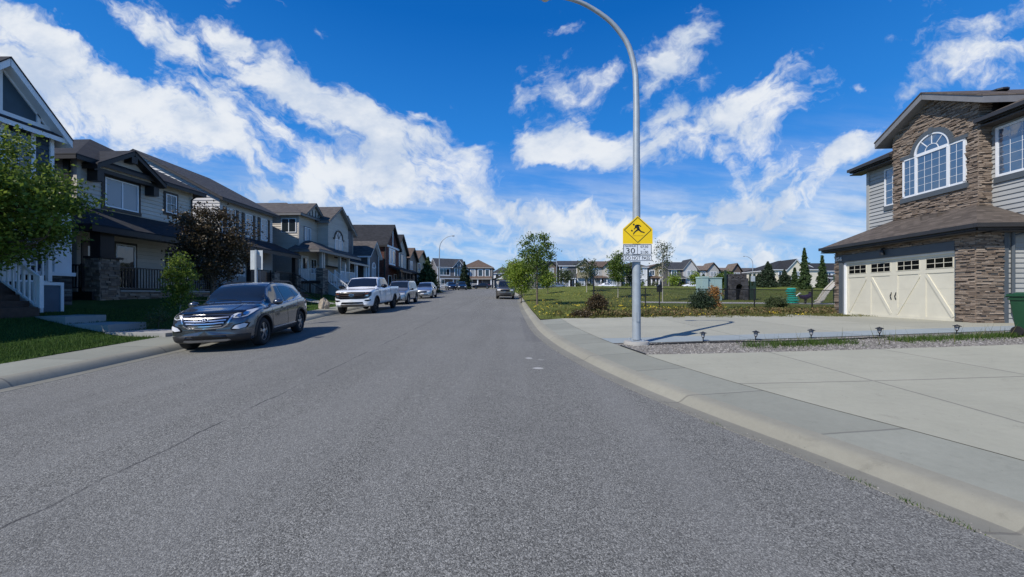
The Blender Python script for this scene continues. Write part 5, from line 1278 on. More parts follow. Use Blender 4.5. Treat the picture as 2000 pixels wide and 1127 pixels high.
# ---- row beyond the park: u0, u1, Y, eave v, apex v, colours ...
def far(u0, u1, Y, ve, va, name, label, col, roof, trim, hip=None, wins=None, porch=True, gable=None, D=9):
    x0, x1 = (u0-1000)/FPX*Y, (u1-1000)/FPX*Y; W = x1-x0; z = plane(Y)+.15
    te = EYE+(HOR-ve)/FPX*Y-z; ap = EYE+(HOR-va)/FPX*Y-z
    if wins is None:
        wins = [(W*.10, W*.10+1.3, te-2.0, te-.55, dict(m=2, t=M_WHITE, g=random.choice([M_GLASS, M_GLASSB]))), (W*.58, W*.58+1.7, te-2.1, te-.5, dict(m=2, t=M_WHITE, g=random.choice([M_GLASS, M_GLASSB]))),
                (W*.6, W*.6+1.9, .7, 2.4, dict(m=2, t=M_WHITE, g=M_GLASSB))]
    def ex(H, f):
        if gable:
            c, hw, ga, gm = gable; c *= W; P = f.pt
            roof_piece([[P(c-hw, -4, te-.1), P(c-hw, 1.0, te-.1), P(c, 1.0, ga), P(c, -4, ga)], [P(c, -4, ga), P(c, 1.0, ga), P(c+hw, 1.0, te-.1), P(c+hw, -4, te-.1)]], H, roof, trim, ft=.22, name='gable_roof')
            gp = MB(); gp.prism([P(c-hw+.35, .62, te-.15), P(c+hw-.35, .62, te-.15), P(c, .62, ga-.35)], f.n*-.6); gp.build('gable_panel', gm, H)
            bx = MB(); f.box(bx, c-hw+.35, c+hw-.35, 0, .62, 2.6, te-.15); bx.build('bay_wall', gm, H)
            window(f, c-.9, c+.9, te-1.9, te-.5, H, 1, 1, o=.65, mull=2, fw=.08, grid=0, gl=M_GLASSB)
    return gable_house(name, label, x0, Y, W, te, ap, col, roof, trim, wins, face=(1, 0), hip=hip, D=D, z=z, porch=((W*.05, W*.52, 1.6, 2.9, M_WHITE if random.random() < .6 else T_DARK) if porch else None), extra=ex, group='houses beyond the park')
far(1041, 1088, 105, 520, 508, 'brown_far_house', 'brown house behind the tallest park tree, first of the row beyond the park', S_BROWN, SH_SLATE, T_DARK, 'side', gable=(.72, 1.9, 7.3, S_BROWN))
far(1093, 1151, 103, 518, 507, 'slate_roofed_house', 'grey house with slate roof and white entry stairs beyond the park', S_DGREY, SH_SLATE, M_WHITET, 'side', gable=(.78, 1.9, 7.4, S_OCHRE))
far(1153, 1214, 104, 521, 508, 'beige_far_house', 'beige house with brown roof behind the white parked car beyond the park', S_LGREY, SH_BROWN, T_DARK, 'side', gable=(.62, 2.2, 7.4, S_BEIGE))
far(1217, 1264, 105, 521, 510, 'pale_far_house', 'pale house with grey hip roof directly behind the lamp pole', S_WHITE, SH_GREY, M_WHITET, 'hip')
far(1265, 1304, 107, 524, 515, 'tan_far_house', 'tan and brown house behind the thin birch in the park', S_OCHRE, SH_BROWN, T_DARK, None)
far(1306, 1362, 102, 525, 510, 'charcoal_far_house', 'charcoal house with tall battened gable and white upper windows', S_DGREY, SH_SLATE, T_BEIGE, 'side', gable=(.72, 2.1, 7.6, S_GREY))
far(1365, 1408, 108, 527, 517, 'grey_far_house', 'grey house with brown double gable left of the stone climbing tower', S_LGREY, SH_TAN, T_DARK, 'side', gable=(.6, 1.9, 7.0, S_LGREY))
far(1410, 1448, 112, 529, 521, 'mauve_far_house', 'taupe house with brown roof directly behind the stone climbing tower', S_TAUPE, SH_TAN, T_DARK, 'side', gable=(.7, 1.6, 7.0, S_BROWN))
far(1450, 1506, 124, 534, 522, 'long_roofed_house', 'white house with long grey roof behind the small spruces', S_WHITE, SH_GREY, T_DARK, 'side')
far(1512, 1600, 92, 526, 505, 'cream_far_house', 'large cream house with black hip roof and white gable behind the columnar trees', S_CREAM, SH_BLACK, M_WHITET, 'hip', gable=(.44, 2.4, 7.0, S_CREAM), D=12)
far(1604, 1690, 96, 528, 512, 'white_far_house', 'white sided house with black roof beside the garage house, mostly hidden by it', S_WHITE, SH_BLACK, M_WHITET, 'side')
# ------------------------------------------------------------------ cars (local: +x forward, y left, z up)
def paint(name, col, metal=.5, rough=.3, coat=1.0):
    m, k, b = newmat(name); tc = k.n('ShaderNodeTexCoord')
    n = k.noise(tc.outputs['Object'], 2.5, 5, .6)
    k.l(k.ramp(n, [(.3, tuple(c*.94 for c in col)), (.7, tuple(min(1, c*1.05) for c in col))]), b.inputs['Base Color'])
    b.inputs['Metallic'].default_value = metal; b.inputs['Roughness'].default_value = rough
    b.inputs['Coat Weight'].default_value = coat; b.inputs['Coat Roughness'].default_value = .03
    return m
def catmull(pts, n):
    out = []; m = len(pts)
    for i in range(m-1):
        p0 = pts[max(i-1, 0)]; p1 = pts[i]; p2 = pts[i+1]; p3 = pts[min(i+2, m-1)]
        for j in range(n):
            t = j/n
            out.append(tuple(.5*((2*b)+(-a+c)*t+(2*a-5*b+4*c-d)*t*t+(-a+3*b-3*c+d)*t**3) for a, b, c, d in zip(p0, p1, p2, p3)))
    out.append(tuple(pts[-1])); return out
class Car:
    def __init__(s, name, label, cat, keys, L, wb, wr, wx, paintm, group=None, cladding=None, nose=.22, tail=.12, track=.80, bedtop=None, lean=.06):
        s.T = empty(name, label, cat, world_parts=False, group=group)
        s.L = L; s.wr = wr; s.track = track
        f = {k: interp(v) for k, v in keys.items()}
        xs = sorted(set([round(-L/2+i*L/64, 4) for i in range(65)]+[p[0] for v in keys.values() for p in v]))
        xs = [x for x in xs if -L/2 <= x <= L/2]
        xs2 = [xs[0]]
        for x in xs[1:]:
            if x-xs2[-1] > .008: xs2.append(x)
        mb = MB(); rings = []
        for x in xs2:
            b, w, be, tp, wt = f['bot'](x), f['wid'](x), f['belt'](x), f['top'](x), f['wtop'](x)
            tp = max(tp, be+.012); gh = tp-be
            ed = be+gh*(.90 if gh > .3 else .45)
            pts = [(0, b), (w*.55, b), (w*.88, b+.01), (w*.97, b+.10*(be-b)+.02), (w, b+.38*(be-b)), (w*.995, b+.66*(be-b)), (w*.985, b+.86*(be-b)), (w*.955, be-.01),
                   (lerp(w*.93, wt, .1), be+gh*.05), (lerp(w*.93, wt, .52), be+(ed-be)*.5), (wt, ed), (wt*.93, ed+(tp-ed)*.55), (wt*.72, tp-(tp-ed)*.16), (wt*.36, tp-(tp-ed)*.03), (0, tp)]
            q = catmull(pts, 3); full = q+[(-y, z) for y, z in q[-2:0:-1]]
            fx = sm((x-(L/2-1.1))/1.1); rx = sm((-L/2+.7-x)/.7)
            ring = []
            for (y, z) in full:
                xx = x-nose*fx*(abs(y)/.9)**2.4+tail*rx*(abs(y)/.9)**2.4
                xx -= lean*fx*max(0, (z-.55))/.5
                ring.append((xx, y, z))
            rings.append(ring)
        n = len(rings[0]); vs = [p for r in rings for p in r]; fs = []
        for i in range(len(rings)-1):
            for j in range(n): fs.append((i*n+j, i*n+(j+1) % n, (i+1)*n+(j+1) % n, (i+1)*n+j))
        # end caps as fans
        for ri, rev in ((0, 0), (len(rings)-1, 1)):
            r = rings[ri]; cx = sum(p[0] for p in r)/n; cz = (min(p[2] for p in r)+max(p[2] for p in r))/2
            xm = max(p[0] for p in r) if rev else min(p[0] for p in r)
            ks = [0, .35, .7]
            base = ri*n; prev = [base+j for j in range(n)]
            for t in ks[1:]:
                o0 = len(vs); 
                for j in range(n): p = r[j]; vs.append((lerp(p[0], xm, t), lerp(p[1], 0, t), lerp(p[2], cz, t)))
                for j in range(n): fs.append((prev[j], prev[(j+1) % n], o0+(j+1) % n, o0+j))
                prev = [o0+j for j in range(n)]
            vs.append((xm, 0, cz)); c = len(vs)-1
            for j in range(n): fs.append((prev[j], prev[(j+1) % n], c))
        mb.add(vs, fs, .5); s.mb = mb
        bm_me = bpy.data.meshes.new('tmp'); bm_me.from_pydata(vs, [], fs); bm = bmesh.new(); bm.from_mesh(bm_me); bmesh.ops.recalc_face_normals(bm, faces=bm.faces); s.bvh = BVHTree.FromBMesh(bm); bm.free(); bpy.data.meshes.remove(bm_me)
        body = mb.build('body', paintm, s.T, smooth=True, ang=48)
        # wheel wells
        for wxi in wx:
            cm = MB(); 
            for sg in (-1, 1): cm.lathe((wxi, sg*(track+.02), wr), [(wr+.065, -.17), (wr+.065, .30 if sg > 0 else .30)] if False else [(wr+.065, -.19), (wr+.065, .35)] if sg > 0 else [(wr+.065, -.35), (wr+.065, .19)], 28, 'y')
            me = bpy.data.meshes.new('cut'); me.from_pydata(cm.v, [], cm.f); bm = bmesh.new(); bm.from_mesh(me); bmesh.ops.recalc_face_normals(bm, faces=bm.faces); bm.to_mesh(me); bm.free(); me.materials.append(M_BPLAS)
            co = bpy.data.objects.new('cut', me); COL.objects.link(co)
            md = body.modifiers.new('b', 'BOOLEAN'); md.operation = 'DIFFERENCE'; md.object = co; md.solver = 'EXACT'
            try: md.material_mode = 'TRANSFER'
            except Exception: pass
            dg = bpy.context.evaluated_depsgraph_get(); dg.update()
            nm = bpy.data.meshes.new_from_object(body.evaluated_get(dg)); body.modifiers.clear(); body.data = nm; bpy.data.objects.remove(co)
        body.data.polygons.foreach_set('use_smooth', [True]*len(body.data.polygons)); body.data.set_sharp_from_angle(angle=R(42))
        s.body = body; s.wheels = []
        for wxi in wx:
            for sg in (-1, 1): s.wheel(wxi, sg)
    def wheel(s, x, sg, w=.235, ri=None):
        wr = s.wr; y = sg*(s.track-.02); ri = ri or wr*.64
        e = bpy.data.objects.new('wheel', None)
        t = MB(); y0 = -w/2; prof = [(ri, y0+.01), (ri+.03, y0), (wr-.04, y0+.0), (wr-.012, y0+.025), (wr, y0+.06), (wr, -y0-.06), (wr-.012, -y0-.025), (wr-.04, -y0), (ri+.03, -y0), (ri, -y0-.01)]
        t.lathe((x, y, wr), prof, 36, 'y', cap=False); ty = t.build('wheel', M_RUBBER, s.T, smooth=True, ang=50)
        r = MB(); yo = y+sg*(w/2-.035)
        r.lathe((x, yo-sg*.05, wr), [(ri, -.06), (ri, .06), (ri-.02, .06), (ri-.03, .0), (ri-.03, -.06)], 30, 'y', cap=False)
        r.lathe((x, yo, wr), [(.0, -.03), (.07, -.03), (.07, .015), (.04, .025), (0, .028)] if sg > 0 else [(0, -.028), (.04, -.025), (.07, -.015), (.07, .03), (0, .03)], 14, 'y')
        for i in range(s.spokes if hasattr(s, 'spokes') else 5):
            for da in (-.13, .13):
                a = 2*math.pi*i/(s.spokes if hasattr(s, 'spokes') else 5)+.3; 
                p0 = Vector((x+math.cos(a)*.05, yo, wr+math.sin(a)*.05)); p1 = Vector((x+math.cos(a+da)*(ri-.01), yo-sg*.01, wr+math.sin(a+da)*(ri-.01)))
                r.bar(p0, p1, .030, .035, up=(0, 1, 0))
        r.build('rim', s.rimmat if hasattr(s, 'rimmat') else M_RIM, ty)
        d = MB(); d.lathe((x, yo-sg*.10, wr), [(0, -.01), (ri-.03, -.01), (ri-.03, .01), (0, .01)], 20, 'y'); d.build('brake_disc', M_BPLAS, ty)
        s.wheels.append(ty)
    def hit(s, p, axis):
        if axis == 'front': o, d = Vector((6, p[0], p[1])), Vector((-1, 0, 0))
        elif axis == 'rear': o, d = Vector((-6, p[0], p[1])), Vector((1, 0, 0))
        elif axis == 'left': o, d = Vector((p[0], 3, p[1])), Vector((0, -1, 0))
        elif axis == 'right': o, d = Vector((p[0], -3, p[1])), Vector((0, 1, 0))
        else: o, d = Vector((p[0], p[1], 4)), Vector((0, 0, -1))
        h = s.bvh.ray_cast(o, d)
        if h[0] is None:
            q = o+d*(6-s.L/2 if axis in ('front', 'rear') else 2.2); h = s.bvh.find_nearest(q)
        return h[0], h[1], d
    def patch(s, name, poly, axis, mat, off=.008, cuts=3, parent=None, skirt=.02, smooth=True):
        "a thin shell hugging the body: polygon drawn in the view along axis"
        if axis == 'front' and getattr(s, 'dz', 0) and min(p[1] for p in poly) > .43 and max(p[1] for p in poly) < 1.0: poly = [(a, b+s.dz) for a, b in poly]
        bm = bmesh.new(); vs = [bm.verts.new((p[0], p[1], 0)) for p in poly]; bm.faces.new(vs)
        bmesh.ops.triangulate(bm, faces=bm.faces[:])
        for _ in range(cuts):
            lg = [e for e in bm.edges if e.calc_length() > .07]
            if not lg: break
            bmesh.ops.subdivide_edges(bm, edges=lg, cuts=1, use_grid_fill=False); bmesh.ops.triangulate(bm, faces=bm.faces[:])
        for v in bm.verts:
            h, n, d = s.hit((v.co.x, v.co.y), axis)
            if n.dot(d) > 0: n = -n
            v.co = h+(n*.6-d*.4).normalized()*off
        be = [e for e in bm.edges if e.is_boundary]
        r = bmesh.ops.extrude_edge_only(bm, edges=be); 
        d = s.hit((0, .6), axis)[2] if axis != 'top' else Vector((0, 0, -1))
        for g in r['geom']:
            if isinstance(g, bmesh.types.BMVert): g.co += d*(skirt+off)
        bmesh.ops.recalc_face_normals(bm, faces=bm.faces)
        me = bpy.data.meshes.new(name); bm.to_mesh(me); bm.free(); me.materials.append(mat)
        a = me.attributes.new('rnd', 'FLOAT', 'FACE')
        if smooth: me.polygons.foreach_set('use_smooth', [True]*len(me.polygons)); me.set_sharp_from_angle(angle=R(35))
        o = bpy.data.objects.new(name, me); COL.objects.link(o); o.parent = parent or s.T; return o
    def both(s, name, poly, mat, **k):
        for ax in ('left', 'right'): s.patch(name, poly, ax, mat, **k)
    def mir(s, name, poly, mat, axis='front', **k):
        s.patch(name, poly, axis, mat, **k); s.patch(name, [(-a, b) for a, b in poly], axis, mat, **k)
    def mirrors(s, x, y, z, mat, big=1.0):
        for sg in (-1, 1):
            m = MB(); n = 8
            vs = []; fs = []
            prof = [(-.085, .45), (-.06, .85), (0, 1), (.05, .8), (.09, .35)]
            for (dx, sc) in prof:
                for j in range(n):
                    a = 2*math.pi*j/n; vs.append((x+dx*big, sg*(y+.12*big)+math.cos(a)*.13*sc*big, z+math.sin(a)*.085*sc*big))
            for i in range(len(prof)-1):
                for j in range(n): fs.append((i*n+j, i*n+(j+1) % n, (i+1)*n+(j+1) % n, (i+1)*n+j))
            fs.append(tuple(range(n))); fs.append(tuple(range(4*n, 5*n))); m.add(vs, fs, .5); m.bar((x, sg*(y-.08), z-.04), (x, sg*(y+.06), z-.04), .06, .04)
            m.build('wing_mirror', mat, s.T, smooth=True, ang=60)
    def arch(s, x, mat, w=.07):
        r0 = s.wr+.055
        for ax in ('left', 'right'):
            n = 16; a0, a1 = -.18, math.pi+.18
            poly = [(x+math.cos(lerp(a0, a1, i/n))*(r0+w), s.wr+math.sin(lerp(a0, a1, i/n))*(r0+w)) for i in range(n+1)]+[(x+math.cos(lerp(a1, a0, i/n))*r0, s.wr+math.sin(lerp(a1, a0, i/n))*r0) for i in range(n+1)]
            s.patch('arch_trim', poly, ax, mat, off=.014, cuts=1)
    def place(s, x, y, rz, z=None):
        z = road_h(x, y) if z is None else z
        nx = (road_h(x+.6, y)-road_h(x-.6, y))/1.2; ny = (road_h(x, y+1)-road_h(x, y-1))/2
        up = Vector((-nx, -ny, 1)).normalized(); q = up.to_track_quat('Z', 'Y')
        Q = Vector((0, 0, 1)).rotation_difference(up)@Quaternion((0, 0, 1), rz)
        s.T.rotation_mode = 'XYZ'; s.T.rotation_euler = Q.to_euler(); s.T.location = (x, y, z); return s
def road_h(x, y):
    if XL(y) < x < XR(y): return road_z(x, y)
    return GZ(x, y)
def seam(pts, w=.008):
    "a thin closed strip along a polyline, for door gaps"
    a = []; b = []
    for i, p in enumerate(pts):
        q = pts[min(i+1, len(pts)-1)]; r = pts[max(i-1, 0)]; d = Vector((q[0]-r[0], q[1]-r[1])).normalized(); n = Vector((-d.y, d.x))*w/2
        a.append((p[0]+n.x, p[1]+n.y)); b.append((p[0]-n.x, p[1]-n.y))
    return a+b[::-1]

def suv_keys(L=4.69, H=1.68, W=.94):
    F = L/2; k = H/1.68
    return dict(
        bot=[(-F,.46),(-F+.06,.33),(-F+.25,.27),(-F+.9,.24),(F-.9,.22),(F-.25,.22),(F-.06,.27),(F,.36)],
        wid=[(-F,.70),(-F+.06,.80),(-F+.25,.885),(-F+.8,W-.005),(-.5,W-.01),(.7,W-.01),(F-.9,W),(F-.35,.90),(F-.12,.83),(F-.03,.76),(F,.66)],
        belt=[(-F,.84),(-F+.06,.98),(-F+.25,1.10),(-F+.8,1.14),(0,1.04),(.95,.99),(F-.7,.955),(F-.3,.89),(F-.1,.81),(F-.03,.73),(F,.64)],
        top=[(-F,.90),(-F+.05,1.04),(-F+.12,1.12),(-F+.24,1.30*k),(-F+.36,1.46*k),(-F+.62,1.575*k),(-F+1.2,1.65*k),(-.35,1.68*k),(.12,1.655*k),(.38,1.58*k),(1.12,1.13),(1.5,1.10),(F-.6,1.035),(F-.25,.95),(F-.1,.88),(F-.03,.79),(F,.68)],
        wtop=[(-F,.66),(-F+.3,.60),(-F+1,.60),(0,.615),(.38,.62),(1.0,.76),(1.3,.80),(F-.5,.78),(F-.1,.72),(F,.6)])
# ---- foreground grey SUV
def grey_suv():
    P_ = paint('graphite_paint', (.12,.13,.15), .75, .22)
    Car.spokes = 5
    c = Car('grey_suv', 'dark grey SUV with chrome grille parked at the left curb, nearest of the parked cars', 'suv', suv_keys(), 4.69, 2.7, .365, (1.42, -1.28), P_, nose=.26, track=.815)
    g = M_CARGL; c.dz = .055
    # windshield, drawn from the front
    c.patch('windshield', [(-.72,1.14),(-.40,1.165),(0,1.175),(.40,1.165),(.72,1.14),(.66,1.35),(.585,1.555),(.3,1.60),(0,1.61),(-.3,1.60),(-.585,1.555),(-.66,1.35)], 'front', g, off=.006)
    # side windows
    c.both('side_window', [(.98,1.05),(.80,1.16),(.42,1.44),(.22,1.525),(-.10,1.55),(-.14,1.075),(.4,1.055)], g, off=.006)
    c.both('side_window', [(-.20,1.08),(-.17,1.55),(-.75,1.545),(-1.02,1.50),(-1.08,1.16),(-.8,1.11)], g, off=.006)
    c.both('quarter_window', [(-1.13,1.18),(-1.08,1.49),(-1.40,1.45),(-1.78,1.30),(-1.5,1.24)], g, off=.006)
    c.both('window_chrome', seam([(.98,1.04),(.4,1.043),(-.2,1.065),(-.8,1.10),(-1.1,1.15),(-1.5,1.225),(-1.80,1.295)], .016), M_CHROME, off=.010, cuts=1)
    c.both('door_seam', seam([(.88,.98),(.92,.62),(.86,.34)], .010), M_GLOSSB, off=.004, cuts=2)
    c.both('door_seam', seam([(-.16,1.05),(-.17,.6),(-.14,.34)], .010), M_GLOSSB, off=.004, cuts=2)
    c.both('door_seam', seam([(-1.10,1.10),(-1.02,.82),(-.86,.66),(-.84,.34)], .010), M_GLOSSB, off=.004, cuts=2)
    for x0 in (.02, -1.0): c.both('door_handle', [(x0,.915),(x0+.21,.905),(x0+.21,.94),(x0,.955)], P_, off=.03, cuts=1)
    c.both('sill_cladding', [(.98,.24),(.98,.36),(-.86,.36),(-.86,.25)], M_BPLAS, off=.015, cuts=2)
    c.both('sill_chrome', seam([(.92,.40),(-.82,.40)], .022), M_CHROME, off=.014, cuts=1)
    c.arch(1.42, M_BPLAS, .055); c.arch(-1.28, M_BPLAS, .055)
    # front
    c.patch('grille', [(-.50,.79),(-.30,.82),(0,.828),(.30,.82),(.50,.79),(.42,.62),(.33,.555),(0,.545),(-.33,.555),(-.42,.62)], 'front', M_GLOSSB, off=.006)
    for z, w in ((.765,.47),(.705,.43),(.645,.39),(.585,.345)):
        c.patch('grille_bar', seam([(-w,z),(-w*.5,z-.012),(0,z-.016),(w*.5,z-.012),(w,z)], .024), 'front', M_CHROME, off=.022, cuts=1)
    c.patch('grille_surround', seam([(-.54,.80),(-.45,.60),(-.35,.53),(0,.518),(.35,.53),(.45,.60),(.54,.80)], .026), 'front', M_CHROME, off=.02, cuts=1)
    e = c.patch('badge', [(.085*math.cos(t),.715+.047*math.sin(t)) for t in [2*math.pi*i/20 for i in range(20)]], 'front', M_CHROME, off=.036, cuts=1)
    c.patch('badge_field', [(.071*math.cos(t),.715+.036*math.sin(t)) for t in [2*math.pi*i/20 for i in range(20)]], 'front', M_GLOSSB, off=.039, cuts=1, parent=e, skirt=.002)
    for sg in (-1, 1): c.patch('badge_letter', seam([(sg*.026+.010,.685),(sg*.026-.006,.715),(sg*.026-.014,.744)], .015), 'front', M_CHROME, off=.045, cuts=0, parent=e, skirt=.004)
    c.patch('badge_letter', seam([(-.032,.722),(0,.717),(.036,.708)], .012), 'front', M_CHROME, off=.045, cuts=0, parent=e, skirt=.004)
    for sg in (-1, 1):
        m = lambda pl: [(sg*a, b) for a, b in pl]
        h = c.patch('headlight', m([(.50,.775),(.55,.83),(.70,.885),(.84,.935),(.868,.925),(.84,.84),(.78,.765),(.66,.735),(.56,.745)]), 'front', M_LAMPG, off=.010)
        c.patch('headlight_bezel', m([(.57,.765),(.66,.755),(.74,.78),(.79,.85),(.74,.86),(.62,.82)]), 'front', M_BPLAS, off=.013, cuts=2, parent=h, skirt=.002)
        for (a, b, r) in ((.645,.79,.036),(.735,.83,.038)):
            c.patch('headlight_projector', m([(a+r*math.cos(t), b+r*math.sin(t)) for t in [2*math.pi*i/14 for i in range(14)]]), 'front', M_CHROME, off=.020, cuts=1, parent=h, skirt=.004)
        b = c.patch('fog_bezel', m([(.50,.50),(.58,.585),(.76,.625),(.83,.60),(.80,.50),(.66,.455),(.52,.455)]), 'front', M_GLOSSB, off=.006)
        c.patch('fog_light', m([(.54,.49),(.60,.56),(.75,.60),(.80,.575),(.77,.505),(.66,.475)]), 'front', M_PLATE, off=.014, cuts=2, parent=b, skirt=.004)
    c.patch('bumper_cladding', [(-.80,.24),(-.83,.40),(-.5,.42),(0,.425),(.5,.42),(.83,.40),(.80,.24),(.4,.22),(-.4,.22)], 'front', M_BPLAS, off=.010)
    c.patch('lower_intake', [(-.46,.33),(-.42,.40),(.42,.40),(.46,.33)], 'front', M_GLOSSB, off=.016, cuts=2)
    c.patch('skid_plate', [(-.50,.285),(-.46,.315),(.46,.315),(.50,.285),(.4,.265),(-.4,.265)], 'front', M_RIM, off=.02, cuts=2)
    c.patch('plate_recess', [(-.22,.465),(-.22,.52),(.22,.52),(.22,.465)], 'front', M_BPLAS, off=.010, cuts=1)
    c.patch('hood_protector', [(2.02,-.70),(2.13,-.4),(2.17,0),(2.13,.4),(2.02,.70),(1.90,.71),(2.02,.36),(2.05,0),(2.02,-.36),(1.90,-.71)], 'top', M_GLOSSB, off=.02, cuts=3)
    c.mir('hood_seam', seam([(1.14,.80),(1.5,.80),(1.9,.745),(2.02,.70)], .012), M_GLOSSB, axis='top', off=.004, cuts=2)
    c.mir('hood_crease', seam([(1.2,.46),(1.6,.45),(2.0,.38)], .03), P_, axis='top', off=.012, cuts=2)
    c.mirrors(.80, .90, 1.10, P_, 1.05)
    for sg in (-1, 1):
        r = MB(); r.tube([(.15, sg*.60, 1.615), (-.05, sg*.60, 1.69), (-1.4, sg*.58, 1.69), (-1.65, sg*.57, 1.60)], .018, 6); r.build('roof_rail', M_BLACK, c.T)
        c.patch('tail_light', [(sg*.55,.99),(sg*.82,1.0),(sg*.86,1.12),(sg*.6,1.08)], 'rear', M_RED, off=.008, cuts=2)
    c.both('rear_light', [(-1.92,1.10),(-2.20,1.02),(-2.28,.93),(-2.05,1.0)], M_RED, off=.008, cuts=2)
    w = MB(); 
    for sg in (-.5, .2): w.tube([(1.16, sg*.9+.1, 1.15), (1.02, sg*.9-.1, 1.20), (.98, sg*.9-.55, 1.235)], .008, 4)
    w.build('wiper', M_BLACK, c.T)
    c.place(-7.62, 11.3, R(-79)); return c
def pickup(paintm):
    L = 5.9; F = L/2
    K = dict(
        bot=[(-F,.62),(-F+.1,.52),(-F+.9,.46),(F-.95,.42),(F-.3,.38),(F-.06,.42),(F,.5)],
        wid=[(-F,.92),(-F+.08,.985),(0,1.0),(F-.9,1.0),(F-.35,.985),(F-.1,.93),(F,.84)],
        belt=[(-F,1.28),(-F+.06,1.36),(-.78,1.37),(-.5,1.33),(1.4,1.30),(F-.4,1.24),(F-.1,1.17),(F,1.08)],
        top=[(-F,1.30),(-F+.06,1.375),(-.84,1.385),(-.80,1.45),(-.66,1.86),(-.5,1.93),(.3,1.955),(.72,1.93),(.95,1.86),(1.50,1.36),(1.75,1.33),(F-.3,1.25),(F-.08,1.19),(F,1.10)],
        wtop=[(-F,.93),(-.84,.93),(-.7,.72),(0,.735),(.9,.74),(1.5,.86),(F-.3,.88),(F,.8)])
    Car.spokes = 6; Car.rimmat = M_BPLAS
    c = Car('white_pickup', 'white crew cab pickup truck with black grille parked behind the grey SUV', 'pickup truck', K, L, 3.7, .42, (1.98, -1.72), paintm, nose=.16, tail=.03, track=.86, lean=.03)
    del Car.rimmat
    g = M_CARGL
    c.patch('windshield', [(-.83,1.39),(0,1.42),(.83,1.39),(.76,1.65),(.70,1.85),(0,1.90),(-.70,1.85),(-.76,1.65)], 'front', g, off=.006)
    c.both('side_window', [(1.32,1.36),(.90,1.74),(.62,1.86),(.40,1.87),(.38,1.36)], g, off=.006); c.both('side_window', [(.30,1.36),(.32,1.87),(-.40,1.86),(-.58,1.80),(-.66,1.37)], g, off=.006)
    c.both('door_seam', seam([(1.30,1.30),(1.33,.85),(1.22,.52)], .012), M_GLOSSB, off=.004); c.both('door_seam', seam([(.34,1.32),(.34,.52)], .012), M_GLOSSB, off=.004); c.both('door_seam', seam([(-.74,1.36),(-.74,.95),(-.95,.7)], .012), M_GLOSSB, off=.004)
    c.both('bed_gap', seam([(-.83,1.37),(-.83,.50)], .02), M_GLOSSB, off=.003)
    for x0 in (.46, -.62): c.both('door_handle', [(x0,1.14),(x0+.22,1.14),(x0+.22,1.18),(x0,1.18)], paintm, off=.03, cuts=1)
    c.both('fender_vent', seam([(1.58,1.24),(1.44,1.02)], .03), M_GLOSSB, off=.006, cuts=1)
    c.both('running_board', [(1.35,.44),(1.35,.50),(-.95,.50),(-.95,.44)], M_BPLAS, off=.03, cuts=1)
    c.arch(1.98, M_BPLAS, .05); c.arch(-1.72, M_BPLAS, .05)
    c.patch('bed_cover', [(-.90,-.84),(-.90,.84),(-2.86,.84),(-2.86,-.84)], 'top', M_BPLAS, off=.008, cuts=2)
    gr = c.patch('grille', [(-.84,.86),(-.90,1.0),(-.89,1.14),(0,1.165),(.89,1.14),(.90,1.0),(.84,.86),(.6,.80),(-.6,.80)], 'front', M_GLOSSB, off=.010)
    for z in (1.10, 1.0, .90): c.patch('grille_bar', seam([(-.58,z),(0,z+.004),(.58,z)], .035 if z != 1.0 else .055), 'front', M_BPLAS if z != 1.0 else plain('bronze_trim', (.05,.035,.03), .5), off=.03, cuts=1, parent=gr)
    c.patch('badge', [(.12*math.cos(t),1.0+.05*math.sin(t)) for t in [2*math.pi*i/18 for i in range(18)]], 'front', M_CHROME, off=.042, cuts=1)
    c.patch('badge_field', [(.105*math.cos(t),1.0+.037*math.sin(t)) for t in [2*math.pi*i/18 for i in range(18)]], 'front', plain('badge_black', (.02,.02,.03), .3), off=.046, cuts=1, skirt=.003)
    for sg in (-1, 1):
        m = lambda pl: [(sg*a, b) for a, b in pl]
        c.patch('headlight', m([(.62,.90),(.62,1.10),(.86,1.13),(.92,1.12),(.91,.96),(.84,.89)]), 'front', glass('smoked_lens', (.03,.03,.035), 1.7, .05, 0), off=.016)
        c.patch('indicator', m([(.64,1.03),(.64,1.09),(.80,1.10),(.80,1.05)]), 'front', plain('orange_lens', (.22,.06,.03), .35), off=.022, cuts=1)
        c.patch('headlight_projector', m([(.68,.93),(.68,.99),(.80,.99),(.80,.93)]), 'front', M_CHROME, off=.022, cuts=1)
        c.patch('fog_bezel', m([(.60,.70),(.64,.745),(.90,.76),(.90,.70),(.78,.66)]), 'front', M_GLOSSB, off=.008, cuts=2)
    c.patch('lower_intake', [(-.58,.55),(-.52,.645),(.52,.645),(.58,.55)], 'front', M_GLOSSB, off=.010, cuts=2)
    c.patch('skid_plate', [(-.62,.46),(-.56,.53),(.56,.53),(.62,.46),(.5,.42),(-.5,.42)], 'front', plain('worn_skid', (.13,.11,.09), .6), off=.018, cuts=2)
    c.mirrors(1.16, 1.0, 1.42, M_GLOSSB, 1.35)
    for sg in (-1, 1): c.patch('tail_light', m_(sg, [(.84,.98),(.93,.98),(.93,1.30),(.84,1.30)]), 'rear', M_RED, off=.01, cuts=2); 
    c.both('tail_light_side', [(-2.80,.98),(-2.90,.98),(-2.92,1.30),(-2.80,1.30)], M_RED, off=.008, cuts=1)
    return c
def m_(sg, pl): return [(sg*a, b) for a, b in pl]
